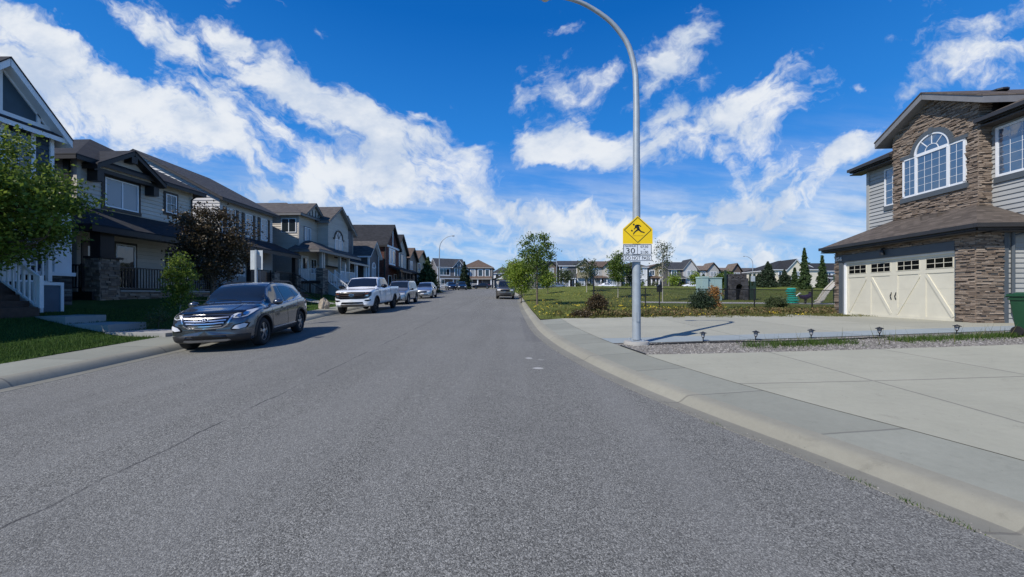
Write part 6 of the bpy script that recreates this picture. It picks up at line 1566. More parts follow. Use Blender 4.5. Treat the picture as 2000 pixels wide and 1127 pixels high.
def simple_car(name, label, cat, keys, L, wr, wx, paintm, x, y, rz, group=None, H=1.6, kind='suv', track=.8, nose=.2, rack=False, bra=False, plate=False, grille=M_GLOSSB, detail=True, lampz=None, hoodz=.9):
    Car.spokes = 5
    c = Car(name, label, cat, keys, L, 0, wr, wx, paintm, group=group, nose=nose, track=track)
    tp = interp(keys['top']); be = interp(keys['belt']); wt = interp(keys['wtop']); F = L/2
    xs = [F-i*.02 for i in range(int(L/.02))]
    # windshield: where the top line rises fastest
    xr = next(x_ for x_ in xs if tp(x_) > tp(0)-.07); xc = max(x_ for x_ in xs if x_ < xr+1.5 and tp(x_)-be(x_) > .16)
    z0, z1 = tp(xc)+.01, tp(xr)-.015; w0, w1 = wt(xc)*.93, wt(xr)*.95
    g = M_CARGL
    c.patch('windshield', [(-w0,z0),(0,z0+.03),(w0,z0),(w1,z1-.03),(0,z1),(-w1,z1-.03)], 'front', g, off=.006, cuts=3)
    zb = be(0)+.03; zt = be(0)+(tp(0)-be(0))*.84
    xe = -F+ (.35 if kind != 'sedan' else .95)
    c.both('side_window', [(xc-.22,zb),(xr+.02,zt),(-.10,zt),(-.12,zb+.01)], g, off=.006, cuts=2)
    c.both('side_window', [(-.20,zb+.01),(-.18,zt),(xe+.65,zt-.02),(xe+.55,zb+.04)], g, off=.006, cuts=2)
    if kind != 'sedan': c.both('quarter_window', [(xe+.47,zb+.05),(xe+.55,zt-.03),(xe+.30,zt-.08),(xe+.12,zb+.12)], g, off=.006, cuts=2)
    if detail:
        c.both('door_seam', seam([(xc-.15,be(.5)-.02),(xc-.2,.35)], .012), M_GLOSSB, off=.004); c.both('door_seam', seam([(-.15,zb-.05),(-.15,.35)], .012), M_GLOSSB, off=.004)
    hz = be(F-.12); zl = lampz or hz-.04
    c.patch('grille', [(-.40,zl-.16),(-.44,zl-.02),(.44,zl-.02),(.40,zl-.16)], 'front', grille, off=.01, cuts=2)
    c.mir('headlight', [(.48,zl-.14),(.47,zl-.01),(.76,zl+.03),(.78,zl-.10)], M_LAMPG, off=.012, cuts=2)
    c.patch('lower_intake', [(-.62,.34),(-.55,.45),(.55,.45),(.62,.34)], 'front', M_BPLAS, off=.010, cuts=2)
    if bra: c.patch('bumper_guard', [(-.80,.30),(-.82,.62),(.82,.62),(.80,.30)], 'front', M_BPLAS, off=.03, cuts=2)
    if plate: c.patch('number_plate', [(-.15,.46),(-.15,.57),(.15,.57),(.15,.46)], 'front', M_PLATE, off=.03, cuts=1)
    c.mir('tail_light', [(.62,.86),(.78,.86),(.78,1.02),(.62,1.02)], M_RED, axis='rear', off=.01, cuts=1)
    if detail: c.mirrors(xc-.18, keys['wid'][3][1]-.02, be(.6)+.08, M_GLOSSB if kind != 'sedan' else paintm, .95)
    for w in wx: c.arch(w, M_BPLAS if kind != 'sedan' else paintm, .04)
    if rack:
        r = MB(); zt2 = tp(-.3)+.07
        for sg in (-1, 1): r.bar((.25, sg*.55, zt2), (-1.4, sg*.55, zt2), .04, .04)
        for i in range(5): r.bar((.2-i*.38, -.6, zt2+.03), (.2-i*.38, .6, zt2+.03), .05, .03)
        for sg in (-1, 1):
            for xx in (.2, -1.3): r.bar((xx, sg*.55, zt2-.08), (xx, sg*.55, zt2), .03, .03)
        r.build('roof_rack', M_BLACK, c.T)
    c.place(x, y, rz); return c
def box_keys(L=4.6, H=1.75, W=.9, hood=1.02, slope=.55):
    F = L/2
    return dict(bot=[(-F,.46),(-F+.08,.34),(-F+.9,.30),(F-.9,.28),(F-.2,.28),(F-.05,.32),(F,.42)],
        wid=[(-F,.74),(-F+.08,W-.05),(-F+.4,W),(.7,W),(F-.9,W),(F-.3,W-.03),(F-.08,W-.10),(F,W-.2)],
        belt=[(-F,.92),(-F+.1,1.02),(-F+.5,1.05),(.9,1.02),(F-.5,hood-.06),(F-.15,hood-.12),(F,hood-.28)],
        top=[(-F,1.0),(-F+.06,1.15),(-F+.16,H-.22),(-F+.3,H-.08),(-F+1,H),(.15,H-.02),(.42,H-.10),(.42+slope,hood+.10),(1.3,hood+.05),(F-.4,hood-.01),(F-.1,hood-.08),(F,hood-.22)],
        wtop=[(-F,.66),(-F+.3,.66),(0,.67),(.4,.67),(1.1,.78),(F-.3,.76),(F,.65)])
def sedan_keys(L=4.6, H=1.45, W=.88):
    F = L/2
    return dict(bot=[(-F,.4),(-F+.1,.28),(-F+.9,.2),(F-.9,.2),(F-.2,.2),(F-.05,.26),(F,.36)],
        wid=[(-F,.66),(-F+.1,.80),(-F+.5,W),(.7,W),(F-.9,W),(F-.3,W-.06),(F-.08,W-.13),(F,W-.25)],
        belt=[(-F,.80),(-F+.1,.90),(-F+.6,.95),(.9,.90),(F-.5,.80),(F-.15,.70),(F,.55)],
        top=[(-F,.84),(-F+.06,.95),(-F+.5,1.02),(-F+.65,1.04),(-.9,H-.06),(-.5,H),(.1,H-.01),(.35,H-.06),(1.05,.98),(1.4,.93),(F-.4,.82),(F-.1,.74),(F,.60)],
        wtop=[(-F,.62),(-F+.5,.68),(-.9,.56),(0,.57),(.4,.58),(1.1,.74),(F-.3,.70),(F,.6)])
P_WHITE = paint('white_paint', (.80,.82,.84), 0.0, .25); P_SILV = paint('silver_paint', (.38,.40,.42), .8, .3); P_SILV2 = paint('pale_silver_paint', (.48,.52,.56), .8, .3)
P_BLK = paint('black_paint', (.012,.013,.016), .2, .2); P_NAVY = paint('navy_paint', (.02,.025,.05), .4, .25); P_GOLD = paint('pewter_paint', (.20,.185,.16), .7, .35)
grey_suv()
pickup(P_WHITE).place(-8.3, 22.6, R(-87.5))
D_ = R(-90)
simple_car('silver_roof_rack_suv', 'boxy silver SUV with roof rack and black bumper guard parked behind the white pickup', 'suv', box_keys(4.7, 1.78), 4.7, .37, (1.45,-1.3), P_SILV, -8.65, 30.2, D_+R(2), bra=True, rack=True)
simple_car('silver_crossover', 'silver crossover with a white front plate, fourth in the left parked row', 'suv', suv_keys(4.5, 1.66, .92), 4.5, .36, (1.35,-1.3), P_SILV2, -9.05, 40.6, D_+R(3), plate=True)
simple_car('pewter_suv', 'pewter off-road SUV with roof rack parked alone at the right curb beside the park', 'suv', box_keys(4.7, 1.86, .94, 1.12, .45), 4.7, .40, (1.45,-1.35), P_GOLD, -.68, 39.6, D_, rack=True, bra=True, plate=False)
simple_car('navy_suv', 'dark blue SUV, left of the dark pair at the far left curb', 'suv', suv_keys(4.5, 1.7), 4.5, .36, (1.35,-1.3), P_NAVY, -13.1, 82.5, D_+R(20), detail=False)
simple_car('black_suv', 'black SUV, right of the dark pair at the far left curb', 'suv', suv_keys(4.6, 1.75), 4.6, .37, (1.35,-1.3), P_BLK, -10.3, 79.5, D_+R(8), detail=False)
simple_car('black_sedan', 'black sedan parked sideways across the end of the street below the hip roofed house', 'car', sedan_keys(4.8, 1.5), 4.8, .33, (1.45,-1.35), P_BLK, -7.4, 95.0, R(178), detail=False, kind='sedan')
simple_car('dark_hatchback', 'dark sedan parked sideways, left of the black sedan at the end of the street', 'car', sedan_keys(4.5, 1.5), 4.5, .33, (1.35,-1.3), P_NAVY, -12.9, 95.3, R(178), detail=False, kind='sedan')
simple_car('white_far_sedan', 'white sedan parked across the park below the beige house with brown roof', 'car', sedan_keys(4.6, 1.45), 4.6, .33, (1.4,-1.3), P_WHITE, 24.0, 97.3, R(0), detail=False, kind='sedan')
simple_car('white_far_hatchback', 'white hatchback across the park, right of the lamp pole and below the charcoal house', 'car', suv_keys(4.2, 1.55, .88), 4.2, .33, (1.25,-1.2), P_WHITE, 44.8, 96.5, R(180), detail=False)
simple_car('grey_far_sedan', 'grey sedan across the park behind the fence post, below the brown far house', 'car', sedan_keys(4.6, 1.45), 4.6, .33, (1.4,-1.3), P_SILV, 11.5, 97.0, R(0), detail=False, kind='sedan')
# ------------------------------------------------------------------ trees
def leaf_mesh(name, P, size, mat, parent, flatness=0.0):
    V, F = leafset(P, size, mat, name); o = scatter_mesh(name, V, F, RG.random(len(F))*.65+np.clip((P[:,2]-P[:,2].min())/(np.ptp(P[:,2])+.01), 0, 1)*.0+RG.random(len(F))**2*.35, mat, None)
    if parent is not None: attach(o, parent)
    return o
def clumps(c, rad, n, per, spread, shape='round'):
    "leaf positions gathered in clumps through an ellipsoid (or cone) of foliage"
    out = []; cs = []
    while len(cs) < n:
        d = Vector((random.gauss(0,1), random.gauss(0,1), random.gauss(0,1))).normalized(); r = random.random()**.42
        p = Vector((d.x*rad[0]*r, d.y*rad[1]*r, d.z*rad[2]*r))
        if shape == 'cone' :
            t = (p.z/rad[2]+1)/2; k = 1.15*(1-t)+.12; p.x *= k; p.y *= k
        cs.append(Vector(c)+p)
    for q in cs:
        s = spread*random.uniform(.5, 1.4); m = int(per*random.uniform(.5, 1.5))
        P = RG.normal(0, 1, (m, 3))*np.array([s, s, s*.75])+np.array(q); out.append(P)
    return np.concatenate(out), cs
def limb(mb, a, b, r0, r1, bend=.12):
    a, b = Vector(a), Vector(b); m = (a+b)/2+Vector((random.gauss(0,1), random.gauss(0,1), random.gauss(0,.3)))*(b-a).length*bend
    mb.tube([a, (a+m)/2*.5+(a+m)/2*.5, m, (m+b)/2, b], [r0, lerp(r0,r1,.3), lerp(r0,r1,.55), lerp(r0,r1,.8), r1], 6, False)
def tree(name, label, x, y, h, crown_c, rad, mat, n=60, per=120, leaf=.09, spread=.28, tr=.07, bark=None, group=None, shape='round', stems=1, limbs=14, cat='tree', lean=(0,0)):
    z = GZ(x, y); T = empty(name, label, cat, (x, y, z), group=group)
    c = Vector((x+lean[0], y+lean[1], z+crown_c)); P, cs = clumps(c, rad, n, per, spread, shape)
    mb = MB()
    for s in range(stems):
        dx, dy = (random.uniform(-.2,.2), random.uniform(-.2,.2)) if stems > 1 else (0, 0)
        top = Vector((x+lean[0]*.9+dx*2, y+lean[1]*.9+dy*2, z+h*.86))
        pts = [Vector((x+dx*.3, y+dy*.3, z-.1)), Vector((x+dx, y+dy, z+.02)), Vector((x+dx+lean[0]*.3, y+dy+lean[1]*.3, z+h*.3)), Vector((x+dx*1.5+lean[0]*.6+random.gauss(0,.04), y+dy*1.5+lean[1]*.6, z+h*.6)), top]
        mb.tube(pts, [tr*1.4, tr, tr*.8, tr*.5, tr*.15], 8, False)
    lb = [q for q in cs]; random.shuffle(lb)
    for q in lb[:limbs]:
        t = max(.22, min(.8, (q.z-z)/h-.15)); a = Vector((lerp(x, c.x, t), lerp(y, c.y, t), z+h*t)); limb(mb, a, q, tr*.35, tr*.08)
    mb.build('trunk', bark or M_BARK, T, smooth=True)
    leaf_mesh('crown', P, leaf, mat, T); return T
def spruce(name, label, x, y, h, r, n=26, mat=None, dens=1.0, group=None, cat='tree', base=.06):
    z = GZ(x, y); T = empty(name, label, cat, (x, y, z), group=group); mb = MB(); mb.tube([(x,y,z-.1),(x,y,z+h*.5),(x,y,z+h)], [r*.06+.03, r*.04+.015, .008], 7, False); mb.build('trunk', M_BARK, T)
    out = []
    tiers = n
    for i in range(tiers):
        t = i/(tiers-1); zz = z+h*(base+(1-base)*t**.92); rr = r*(1-t)**.85*random.uniform(.75, 1.12)+.04
        nb = max(4, int(11*(1-t)+4))
        for j in range(nb):
            a = 2*math.pi*(j+random.random()*.8)/nb; L = rr*random.uniform(.6, 1.15); m = int(34*dens*(L/r+.25))
            u = RG.random(m)**.7; w = RG.normal(0, 1, (m, 3))*np.array([.06, .06, .045])*(.4+L*.6)[..., None] if False else RG.normal(0, 1, (m, 3))*(.035+L*.055)
            P = np.stack([x+math.cos(a)*L*u, y+math.sin(a)*L*u, zz-u*L*.22+.0*u], 1)+w; out.append(P)
    leaf_mesh('crown', np.concatenate(out), max(.085, y*.0034) if h > 4 else max(.06, y*.003), mat or M_NEED, T); return T
def columnar(name, label, x, y, h, r, mat, n=46, group=None):
    return spruce(name, label, x, y, h, r*.85, n=30, mat=mat, dens=2.6, group=group, base=.03)
    return tree(name, label, x, y, h, h*.54, (r, r, h*.46), mat, n=n*2, per=110, leaf=.13, spread=.2, tr=.06, group=group)

tree('leafy_green_tree', 'full round green tree at the left edge in front of the blue house', -14.35, 10.6, 5.0, 3.3, (1.8, 1.75, 1.75), M_LEAFT, n=200, per=165, leaf=.095, spread=.22, tr=.10, limbs=26)
tree('purple_leaved_tree', 'purple brown leaved tree in front of the grey shuttered house', -13.5, 17.4, 4.7, 3.0, (1.6, 1.5, 1.75), M_LEAFP, n=140, per=120, leaf=.10, spread=.22, tr=.08, limbs=40, stems=2)
tree('young_green_tree', 'small light green sapling between the grey SUV and the purple tree', -12.25, 14.2, 2.6, 1.4, (.46, .46, 1.15), M_LEAFT, n=80, per=60, leaf=.075, spread=.12, tr=.028, limbs=24, bark=M_BARKP)
tree('young_green_tree', 'low leafy shrub by the front lawn beside the SUV bumper', -11.3, 12.3, .7, .35, (.3,.3,.3), M_LEAFD, n=16, per=30, leaf=.06, spread=.08, tr=.012, limbs=8, cat='shrub')
# park trees (round / birch-like), all planted in the park lawn
PG = 'young trees planted in the park'
def ptree(label, u, vb, vt, halfw, Y, mat, **k):
    x = (u-1000)/FPX*Y; z = GZ(x, Y); top = EYE+(HOR-vt)/FPX*Y-z; hw = halfw/FPX*Y; cb = k.pop('cb', .35)
    return tree('park_tree', label, x, Y, top, top*(cb+1)/2, (hw, hw, top*(1-cb)/2), mat, group=PG, **k)
ptree('tallest park tree beside the road, pale leaves over a dark thin trunk', 1049, 588, 452, 34, 26, M_LEAF, n=90, per=55, leaf=.12, spread=.22, tr=.07, limbs=22, cb=.30)
ptree('bright green bushy tree just behind the tallest park tree', 1018, 590, 500, 24, 31, M_LEAFY, n=60, per=130, leaf=.11, spread=.26, tr=.05, cb=.25)
ptree('bright green low tree at the road edge behind the pewter SUV', 1000, 590, 512, 17, 44, M_LEAFY, n=50, per=90, leaf=.15, spread=.3, tr=.05, cb=.2)
ptree('rounded green tree to the right of the tallest park tree', 1070, 580, 528, 14, 42, M_LEAFY, n=40, per=70, leaf=.14, spread=.25, tr=.04, cb=.3)
ptree('sparse young tree midway between the tallest tree and the lamp pole', 1146, 575, 503, 19, 40, M_LEAFD, n=55, per=34, leaf=.14, spread=.22, tr=.04, bark=M_BARKP, cb=.3)
ptree('small pale crabapple in front of the slate roofed house', 1104, 568, 525, 16, 60, M_LEAFD, n=40, per=40, leaf=.2, spread=.35, tr=.05, bark=M_BARKP, cb=.25)
ptree('dense green tree just left of the lamp pole', 1207, 585, 490, 19, 33, M_LEAF, n=70, per=70, leaf=.12, spread=.22, tr=.04, bark=M_BARKP, cb=.32)
ptree('thin green tree almost behind the lamp pole', 1233, 585, 512, 15, 34, M_LEAFD, n=40, per=45, leaf=.13, spread=.22, tr=.04, bark=M_BARKP, cb=.35)
ptree('tall thin birch right of the warning sign with sparse leaves at its top', 1294, 590, 466, 17, 29, M_LEAFD, n=46, per=30, leaf=.10, spread=.22, tr=.045, bark=M_BARKP, limbs=26, cb=.42)
ptree('low yellow green tree in front of the tan far house', 1316, 565, 535, 10, 66, M_LEAFY, n=24, per=50, leaf=.22, spread=.35, tr=.05, cb=.2)
ptree('round green tree left of the charcoal far house porch', 1357, 567, 530, 9, 70, M_LEAFY, n=24, per=50, leaf=.22, spread=.35, tr=.05, cb=.2)
ptree('dark leafy tree between the utility cabinet and the climbing tower', 1415, 590, 530, 13, 36, M_LEAF, n=40, per=70, leaf=.15, spread=.25, tr=.05, bark=M_BARKP, cb=.2)
# evergreens
def sp(label, u, vb, vt, halfw, Y, **k):
    x = (u-1000)/FPX*Y; z = GZ(x, Y); h = EYE+(HOR-vt)/FPX*Y-z; return spruce('spruce_tree', label, x, Y, h, halfw/FPX*Y, group='spruce trees', **k)
sp('large dense spruce at the far left corner before the navy house', 836, 566, 503, 27, 60, n=30, dens=3.5, mat=rndmat('green_needles', [(0,(.02,.04,.014)),(.5,(.045,.08,.025)),(1,(.10,.14,.045))], .6, 0, 8, .2, .3))
sp('dark conifer at the far end left of the hip roofed house', 907, 566, 512, 14, 93, n=22, dens=3)
sp('short spruce right of the climbing tower', 1500, 580, 512, 20, 50, n=22, dens=3)
sp('small layered spruce in front of the cream far house', 1532, 580, 528, 17, 52, n=15, dens=2.6)
sp('bushy spruce left of the short spruce behind the playground', 1482, 580, 535, 18, 55, n=18, dens=3)
sp('dark spruce behind the utility cabinet', 1374, 575, 536, 11, 70, n=14, dens=1.1)
def colt(label, u, vt, halfw, Y):
    x = (u-1000)/FPX*Y; z = GZ(x, Y); h = EYE+(HOR-vt)/FPX*Y-z; return columnar('columnar_tree', label, x, Y, h, halfw/FPX*Y, MATS['green_needles'], group='columnar trees behind the playground')
colt('tallest columnar dark tree in front of the cream far house', 1571, 486, 13, 45); colt('columnar dark tree close to the corner of the garage house', 1606, 500, 11, 46); colt('thin leaning columnar tree before the cream house windows', 1552, 524, 7, 50)
# shrubs of the planting strip
def shrub(label, u, v, w, h, Y, mat, leaf=.06, n=40, per=60):
    x = (u-1000)/FPX*Y; hh = h/FPX*Y; ww = w/2/FPX*Y; return tree('shrub', label, x, Y, hh, hh*.52, (ww, ww, hh*.48), mat, n=int(n*1.6), per=int(per*1.4), leaf=leaf, spread=ww*.22, tr=.02, limbs=14, cat='shrub', group='shrubs along the fence')
shrub('dark round shrub at the base of the tall fence post', 1165, 620, 38, 40, 17.6, M_LEAFP, n=50); shrub('dark green round shrub left of the orange bush', 1372, 610, 46, 40, 19.4, M_NEED, n=60)
shrub('orange leaved bush in front of the utility cabinet', 1394, 610, 28, 52, 20.2, M_LEAFO, n=50); shrub('green and white dotted shrub below the climbing tower fence', 1517, 610, 34, 28, 20.6, M_LEAFD, n=44)
shrub('low dark creeping shrub at the driveway corner', 1136, 622, 40, 9, 16.9, M_LEAFP, n=34)
# ------------------------------------------------------------------ street furniture and small things
def street_lamp(label, x, y, arm, hgt=9.2, near=False, group='street lamps'):
    z = GZ(x, y); T = empty('street_lamp', label, 'street lamp', (x, y, z), group=group)
    n = 24 if near else 12; r0, r1 = .105, .045
    pts = [Vector((x, y, z+.1)), Vector((x, y, z+2)), Vector((x+.0, y, z+4)), Vector((x, y, z+5.9*hgt/8.7))]; A = Vector(arm)
    cv = catmull([(0,5.9),(.01,6.4),(.04,6.9),(.19,7.46),(.44,7.85),(.77,8.17),(1.27,8.47),(1.68,8.60),(2.0,8.65)], 3)[1:]
    for (dx_, dz_) in cv: pts.append(Vector((x, y, z+dz_*hgt/8.7))+A*dx_)
    e = pts[-1]; pts.append(e+A*.1)
    rad = [lerp(r0, r1, i/(len(pts)-1)) if i < 4 else lerp(.075, .038, (i-4)/(len(pts)-5)) for i in range(len(pts))]; rad[0] = .105; rad[1] = .098; rad[2] = .088; rad[3] = .078
    mb = MB(); mb.tube(pts, rad, n); mb.build('pole', M_STEEL, T, smooth=True)
    L = MB(); q = e+A*.02; U = Vector((0,0,1)); S_ = A.cross(U)
    prof = [(0,.05,.04),(.08,.09,.06),(.22,.13,.08),(.40,.12,.06),(.50,.06,.03)]
    vs = []; fs = []; m = 12
    for (t, w, h) in prof:
        for j in range(m): an = 2*math.pi*j/m; vs.append(q+A*t+S_*math.cos(an)*w+U*(math.sin(an)*h))
    for i in range(len(prof)-1):
        for j in range(m): fs.append((i*m+j, i*m+(j+1) % m, (i+1)*m+(j+1) % m, (i+1)*m+j))
    fs += [tuple(range(m)), tuple(range(4*m, 5*m))]; L.add(vs, fs, .5); lh = L.build('lamp_head', plain('lamp_grey', (.22,.21,.20), .5), T, smooth=True)
    g = MB(); g.lathe(q+A*.26-U*.06, [(.10,0),(.09,-.03),(.03,-.05)], 12); g.build('lens', M_LAMPG, lh)
    b = MB(); b.box((x-.17, y-.17, z+.06), (x+.17, y+.17, z+.085)); 
    for sx in (-1, 1):
        for sy in (-1, 1): b.lathe((x+sx*.13, y+sy*.13, z+.08), [(.022,0),(.022,.05),(.0,.055)], 6)
    b.build('base_plate', M_STEEL, T); f = MB(); f.lathe((x, y, z-.25), [(.31,0),(.31,.27),(.29,.31),(.2,.315)], 28); f.build('concrete_footing', M_PATH, T, smooth=True, ang=30)
    if near:
        h = MB(); h.box((x-.035, y-.115, z+.55), (x+.035, y-.095, z+.78)); h.build('access_cover', M_STEEL, T)
    return T
LX, LY = 3.09, 9.55
street_lamp('tall grey street lamp with curved arm on the right sidewalk, carrying the yellow sign', LX, LY, Vector((-1, -.06, 0)).normalized(), 8.58, True)
street_lamp('curved street lamp at the far left curb before the navy house', -11.9, 63, Vector((1, 0, 0)), 9.3)
street_lamp('distant street lamp rising behind the tallest park tree', 11.6, 99.8, Vector((-1, 0, 0)), 9.6)
street_lamp('distant street lamp above the long grey roof right of the climbing tower', 62.5, 99.8, Vector((-1, 0, 0)), 8.3)

def warn_sign():
    Y = LY-.14
    pt = lambda u, v, o=0: Vector(((u-1000)/FPX*Y, Y-o, EYE+(HOR-v)/FPX*Y))
    M_Y = plain('sign_yellow', (.88,.58,.0), .45, var=.03, vs=2); M_SW = plain('sign_white', (.70,.73,.76), .45, var=.04); M_BK = plain('sign_black', (.015,.013,.012), .5)
    T = empty('playground_sign', 'yellow playground sign with running child, mounted on the street lamp', 'road sign', tuple(pt(1245, 450)))
    def pl(poly, o, th, name, mat, par): 
        mb = MB(); mb.prism([pt(u, v, o) for u, v in poly], (0, -th, 0)); return mb.build(name, mat, par)
    p = pl([(1245,421.5),(1274.5,447),(1274.5,476.3),(1216.5,476.3),(1216.5,447)], 0, .006, 'yellow_plate', M_Y, T)
    sy = MB()
    def ln(a, b, w, mb=sy, o=.009): mb.bar(pt(*a, o), pt(*b, o), w, .004, up=(0, 1, 0))
    dia = [(1245.5,424.5),(1271.5,449.2),(1245.5,473.6),(1219.2,449.2)]
    for i in range(4): ln(dia[i], dia[(i+1) % 4], .012)
    # running figure
    k = lambda x, y: (1200+x/9.39, 400+y/9.39)
    def pg(poly): sy.prism([pt(*k(a, b), .008) for a, b in poly], (0, -.004, 0))
    def disc(cx, cy, r): pg([(cx+r*math.cos(t), cy+r*math.sin(t)) for t in [2*math.pi*i/16 for i in range(16)]])
    disc(352, 362, 16); disc(318, 474, 15)
    pg([(376,378),(398,366),(432,366),(452,410),(462,450),(420,460),(398,424),(372,412)])      # torso
    pg([(398,366),(440,364),(468,376),(488,394),(480,404),(452,388),(428,392)])                # rear arm
    pg([(380,400),(398,416),(374,440),(356,452),(350,443),(366,430)])                          # front arm
    pg([(424,440),(462,446),(490,482),(552,502),(548,518),(480,500),(440,470)])                # rear leg
    pg([(416,448),(440,466),(392,492),(368,514),(350,544),(338,540),(350,510),(374,482)])      # front leg
    sy.build('pictogram', M_BK, p)
    gl = MB(); gl.bar(pt(*k(325,566), .009), pt(*k(530,566), .009), .004, .003, up=(0,1,0)); gl.build('ground_line', plain('sign_ochre', (.5,.3,.02), .5), p)
    T2 = empty('speed_sign', 'white MAXIMUM 30 tab below the yellow playground sign', 'road sign', tuple(pt(1245, 487)))
    w = pl([(1216.8,476.9),(1272.6,476.9),(1272.6,497.2),(1216.8,497.2)], 0, .006, 'white_plate', M_SW, T2)
    b = MB(); fr = [(1217.6,477.7),(1271.8,477.7),(1271.8,496.5),(1217.6,496.5)]
    for i in range(4): ln(fr[i], fr[(i+1) % 4], .010, b)
    ln((1244.8,477.7), (1244.8,496.5), .008, b); b.build('border', M_BK, w)
    X = Vector((1,0,0)); Z = Vector((0,0,1))
    def tx(s, cu, vbot, wd, hg, par):
        o = text_mesh(s, .1, .001, M_BK, 'lettering', None); place_text(o, pt(cu, vbot, .009), X, Z, par, wd/FPX*Y, hg/FPX*Y); o.parent = par
    w_off = w
    tx('MAXIMUM', 1231, 482.4, 22, 3.2, w); tx('30', 1231.3, 495, 17.5, 10.5, w); tx('07:30', 1258.2, 484.2, 15, 4.6, w); tx('TO', 1258.2, 488.4, 3.5, 2.2, w); tx('21:00', 1258.2, 495, 15, 5, w)
    T3 = empty('no_passing_sign', 'white DO NOT PASS plate, lowest sign on the street lamp', 'road sign', tuple(pt(1245, 503)))
    w3 = pl([(1216.8,498),(1272.6,498),(1272.6,510.6),(1216.8,510.6)], 0, .006, 'white_plate', M_SW, T3)
    b = MB(); fr = [(1217.6,498.8),(1271.8,498.8),(1271.8,508.6),(1217.6,508.6)]
    for i in range(4): ln(fr[i], fr[(i+1) % 4], .008, b)
    b.build('border', M_BK, w3); tx('DO NOT PASS', 1244.7, 507, 48.5, 6.4, w3)
    br = MB()
    for v in (440, 465, 485, 503): q = pt(1245, v); br.box((q.x-.12, q.y, q.z-.012), (q.x+.12, q.y+.05, q.z+.012))
    br.build('bracket', M_STEEL, T)
warn_sign()

def left_sign():
    x, y = -9.55, 14.35; z = GZ(x, y); T = empty('sign_post', 'white square road sign seen from behind on a post beyond the grey SUV', 'road sign', (x, y, z))
    p = MB(); p.box((x-.035, y-.035, z-.1), (x+.035, y+.035, z+2.75)); p.build('post', M_STEEL, T)
    s = MB(); s.box((x-.24, y+.037, z+2.02), (x+.22, y+.043, z+2.74)); s.build('sign_plate', plain('sign_back', (.55,.58,.58), .5), T)
    s = MB(); s.box6([(x+.045, y-.03, z+2.08), (x+.15, y+.03, z+2.08), (x+.152, y+.026, z+2.08), (x+.047, y-.034, z+2.08), (x+.045, y-.03, z+2.62), (x+.15, y+.03, z+2.52), (x+.152, y+.026, z+2.52), (x+.047, y-.034, z+2.62)]); s.build('side_plate', plain('sign_edge', (.2,.22,.24), .5), T)
left_sign()
def park_marker():
    x, y = 1.05, 36; z = GZ(x, y)
    T = empty('marker_post', 'low white topped wooden frame at the park edge beside the pewter SUV', 'post', (x, y, z)); m = MB()
    m.box((x-.4, y-.03, z), (x-.34, y+.03, z+.95)); m.box((x+.0, y-.03, z), (x+.06, y+.03, z+1.0)); m.build('post', M_BARK, T); m = MB(); m.box((x-.4, y-.05, z+.9), (x+.06, y-.03, z+1.0)); m.build('rail', M_WHITE, T)
park_marker()

# stakes beside the young trees, boulder
def boulder(x, y, sx, sy, sz, label):
    bm = bmesh.new(); bmesh.ops.create_icosphere(bm, subdivisions=4, radius=1)
    from mathutils import noise as nz
    for v in bm.verts:
        d = nz.fractal(v.co*1.3+Vector((x, y, 0)), 1, 2, 4)*.35; t = v.co.z; v.co = Vector((v.co.x*sx*(1-.35*max(0, t)), v.co.y*sy*(1-.3*max(0, t)), v.co.z*sz))*(1+d)
    me = bpy.data.meshes.new('boulder'); bm.to_mesh(me); bm.free(); me.materials.append(plain('boulder_stone', (.36,.31,.25), .9, var=.35, vs=3, bmp=.8)); me.polygons.foreach_set('use_smooth', [True]*len(me.polygons)); me.set_sharp_from_angle(angle=R(30))
    o = bpy.data.objects.new('boulder', me); COL.objects.link(o); o.location = (x, y, GZ(x, y)+sz*.45); tag(o, label, 'rock'); return o
boulder(-10.95, 22.4, .30, .26, .40, 'pale upright boulder on the lawn left of the white pickup')

# path lights
def path_light():
    T = empty('path_light', '', 'garden light', world_parts=False, group='solar lights in the gravel strip')
    s = MB(); s.lathe((0,0,-.05), [(.008,0),(.012,.1),(.014,.16),(.03,.19),(.035,.20)], 8); s.build('stake', M_BLACK, T)
    g = MB(); g.lathe((0,0,.15), [(.03,0),(.05,.10),(.045,.11)], 8); g.build('lens', M_LAMPG, T)
    c = MB()
    for i in range(8): a = 2*math.pi*i/8; c.bar((.032*math.cos(a), .032*math.sin(a), .15), (.055*math.cos(a), .055*math.sin(a), .26), .008, .008)
    c.lathe((0,0,.26), [(.10,0),(.095,.012),(.05,.035),(.02,.04),(.015,.055),(0,.055)], 12); c.build('cap', M_BLACK, T); return T
def place_lights():
    labs = ['first solar path light from the lamp pole', 'second solar path light from the lamp pole', 'solar path light in the middle of the gravel strip, third from the pole', 'solar path light in front of the garage door, fourth from the pole', 'solar path light nearest the green bin']
    base = path_light()
    for i, (u, vb, Y) in enumerate(((1373.5, 666, 9.75), (1475.5, 666, 9.78), (1584.5, 664, 9.85), (1718, 664, 9.95), (1868, 662, 10.05))):
        o = base if i == 0 else copy_tree(base); x = (u-1000)/FPX*Y; o.location = (x, Y, drive_z(x, Y)-.03); o.rotation_euler = (random.uniform(-.05,.05), random.uniform(-.08,.08), random.random()); o['label'] = labs[i]; sc = .88; o.scale = (sc, sc, sc)
place_lights()
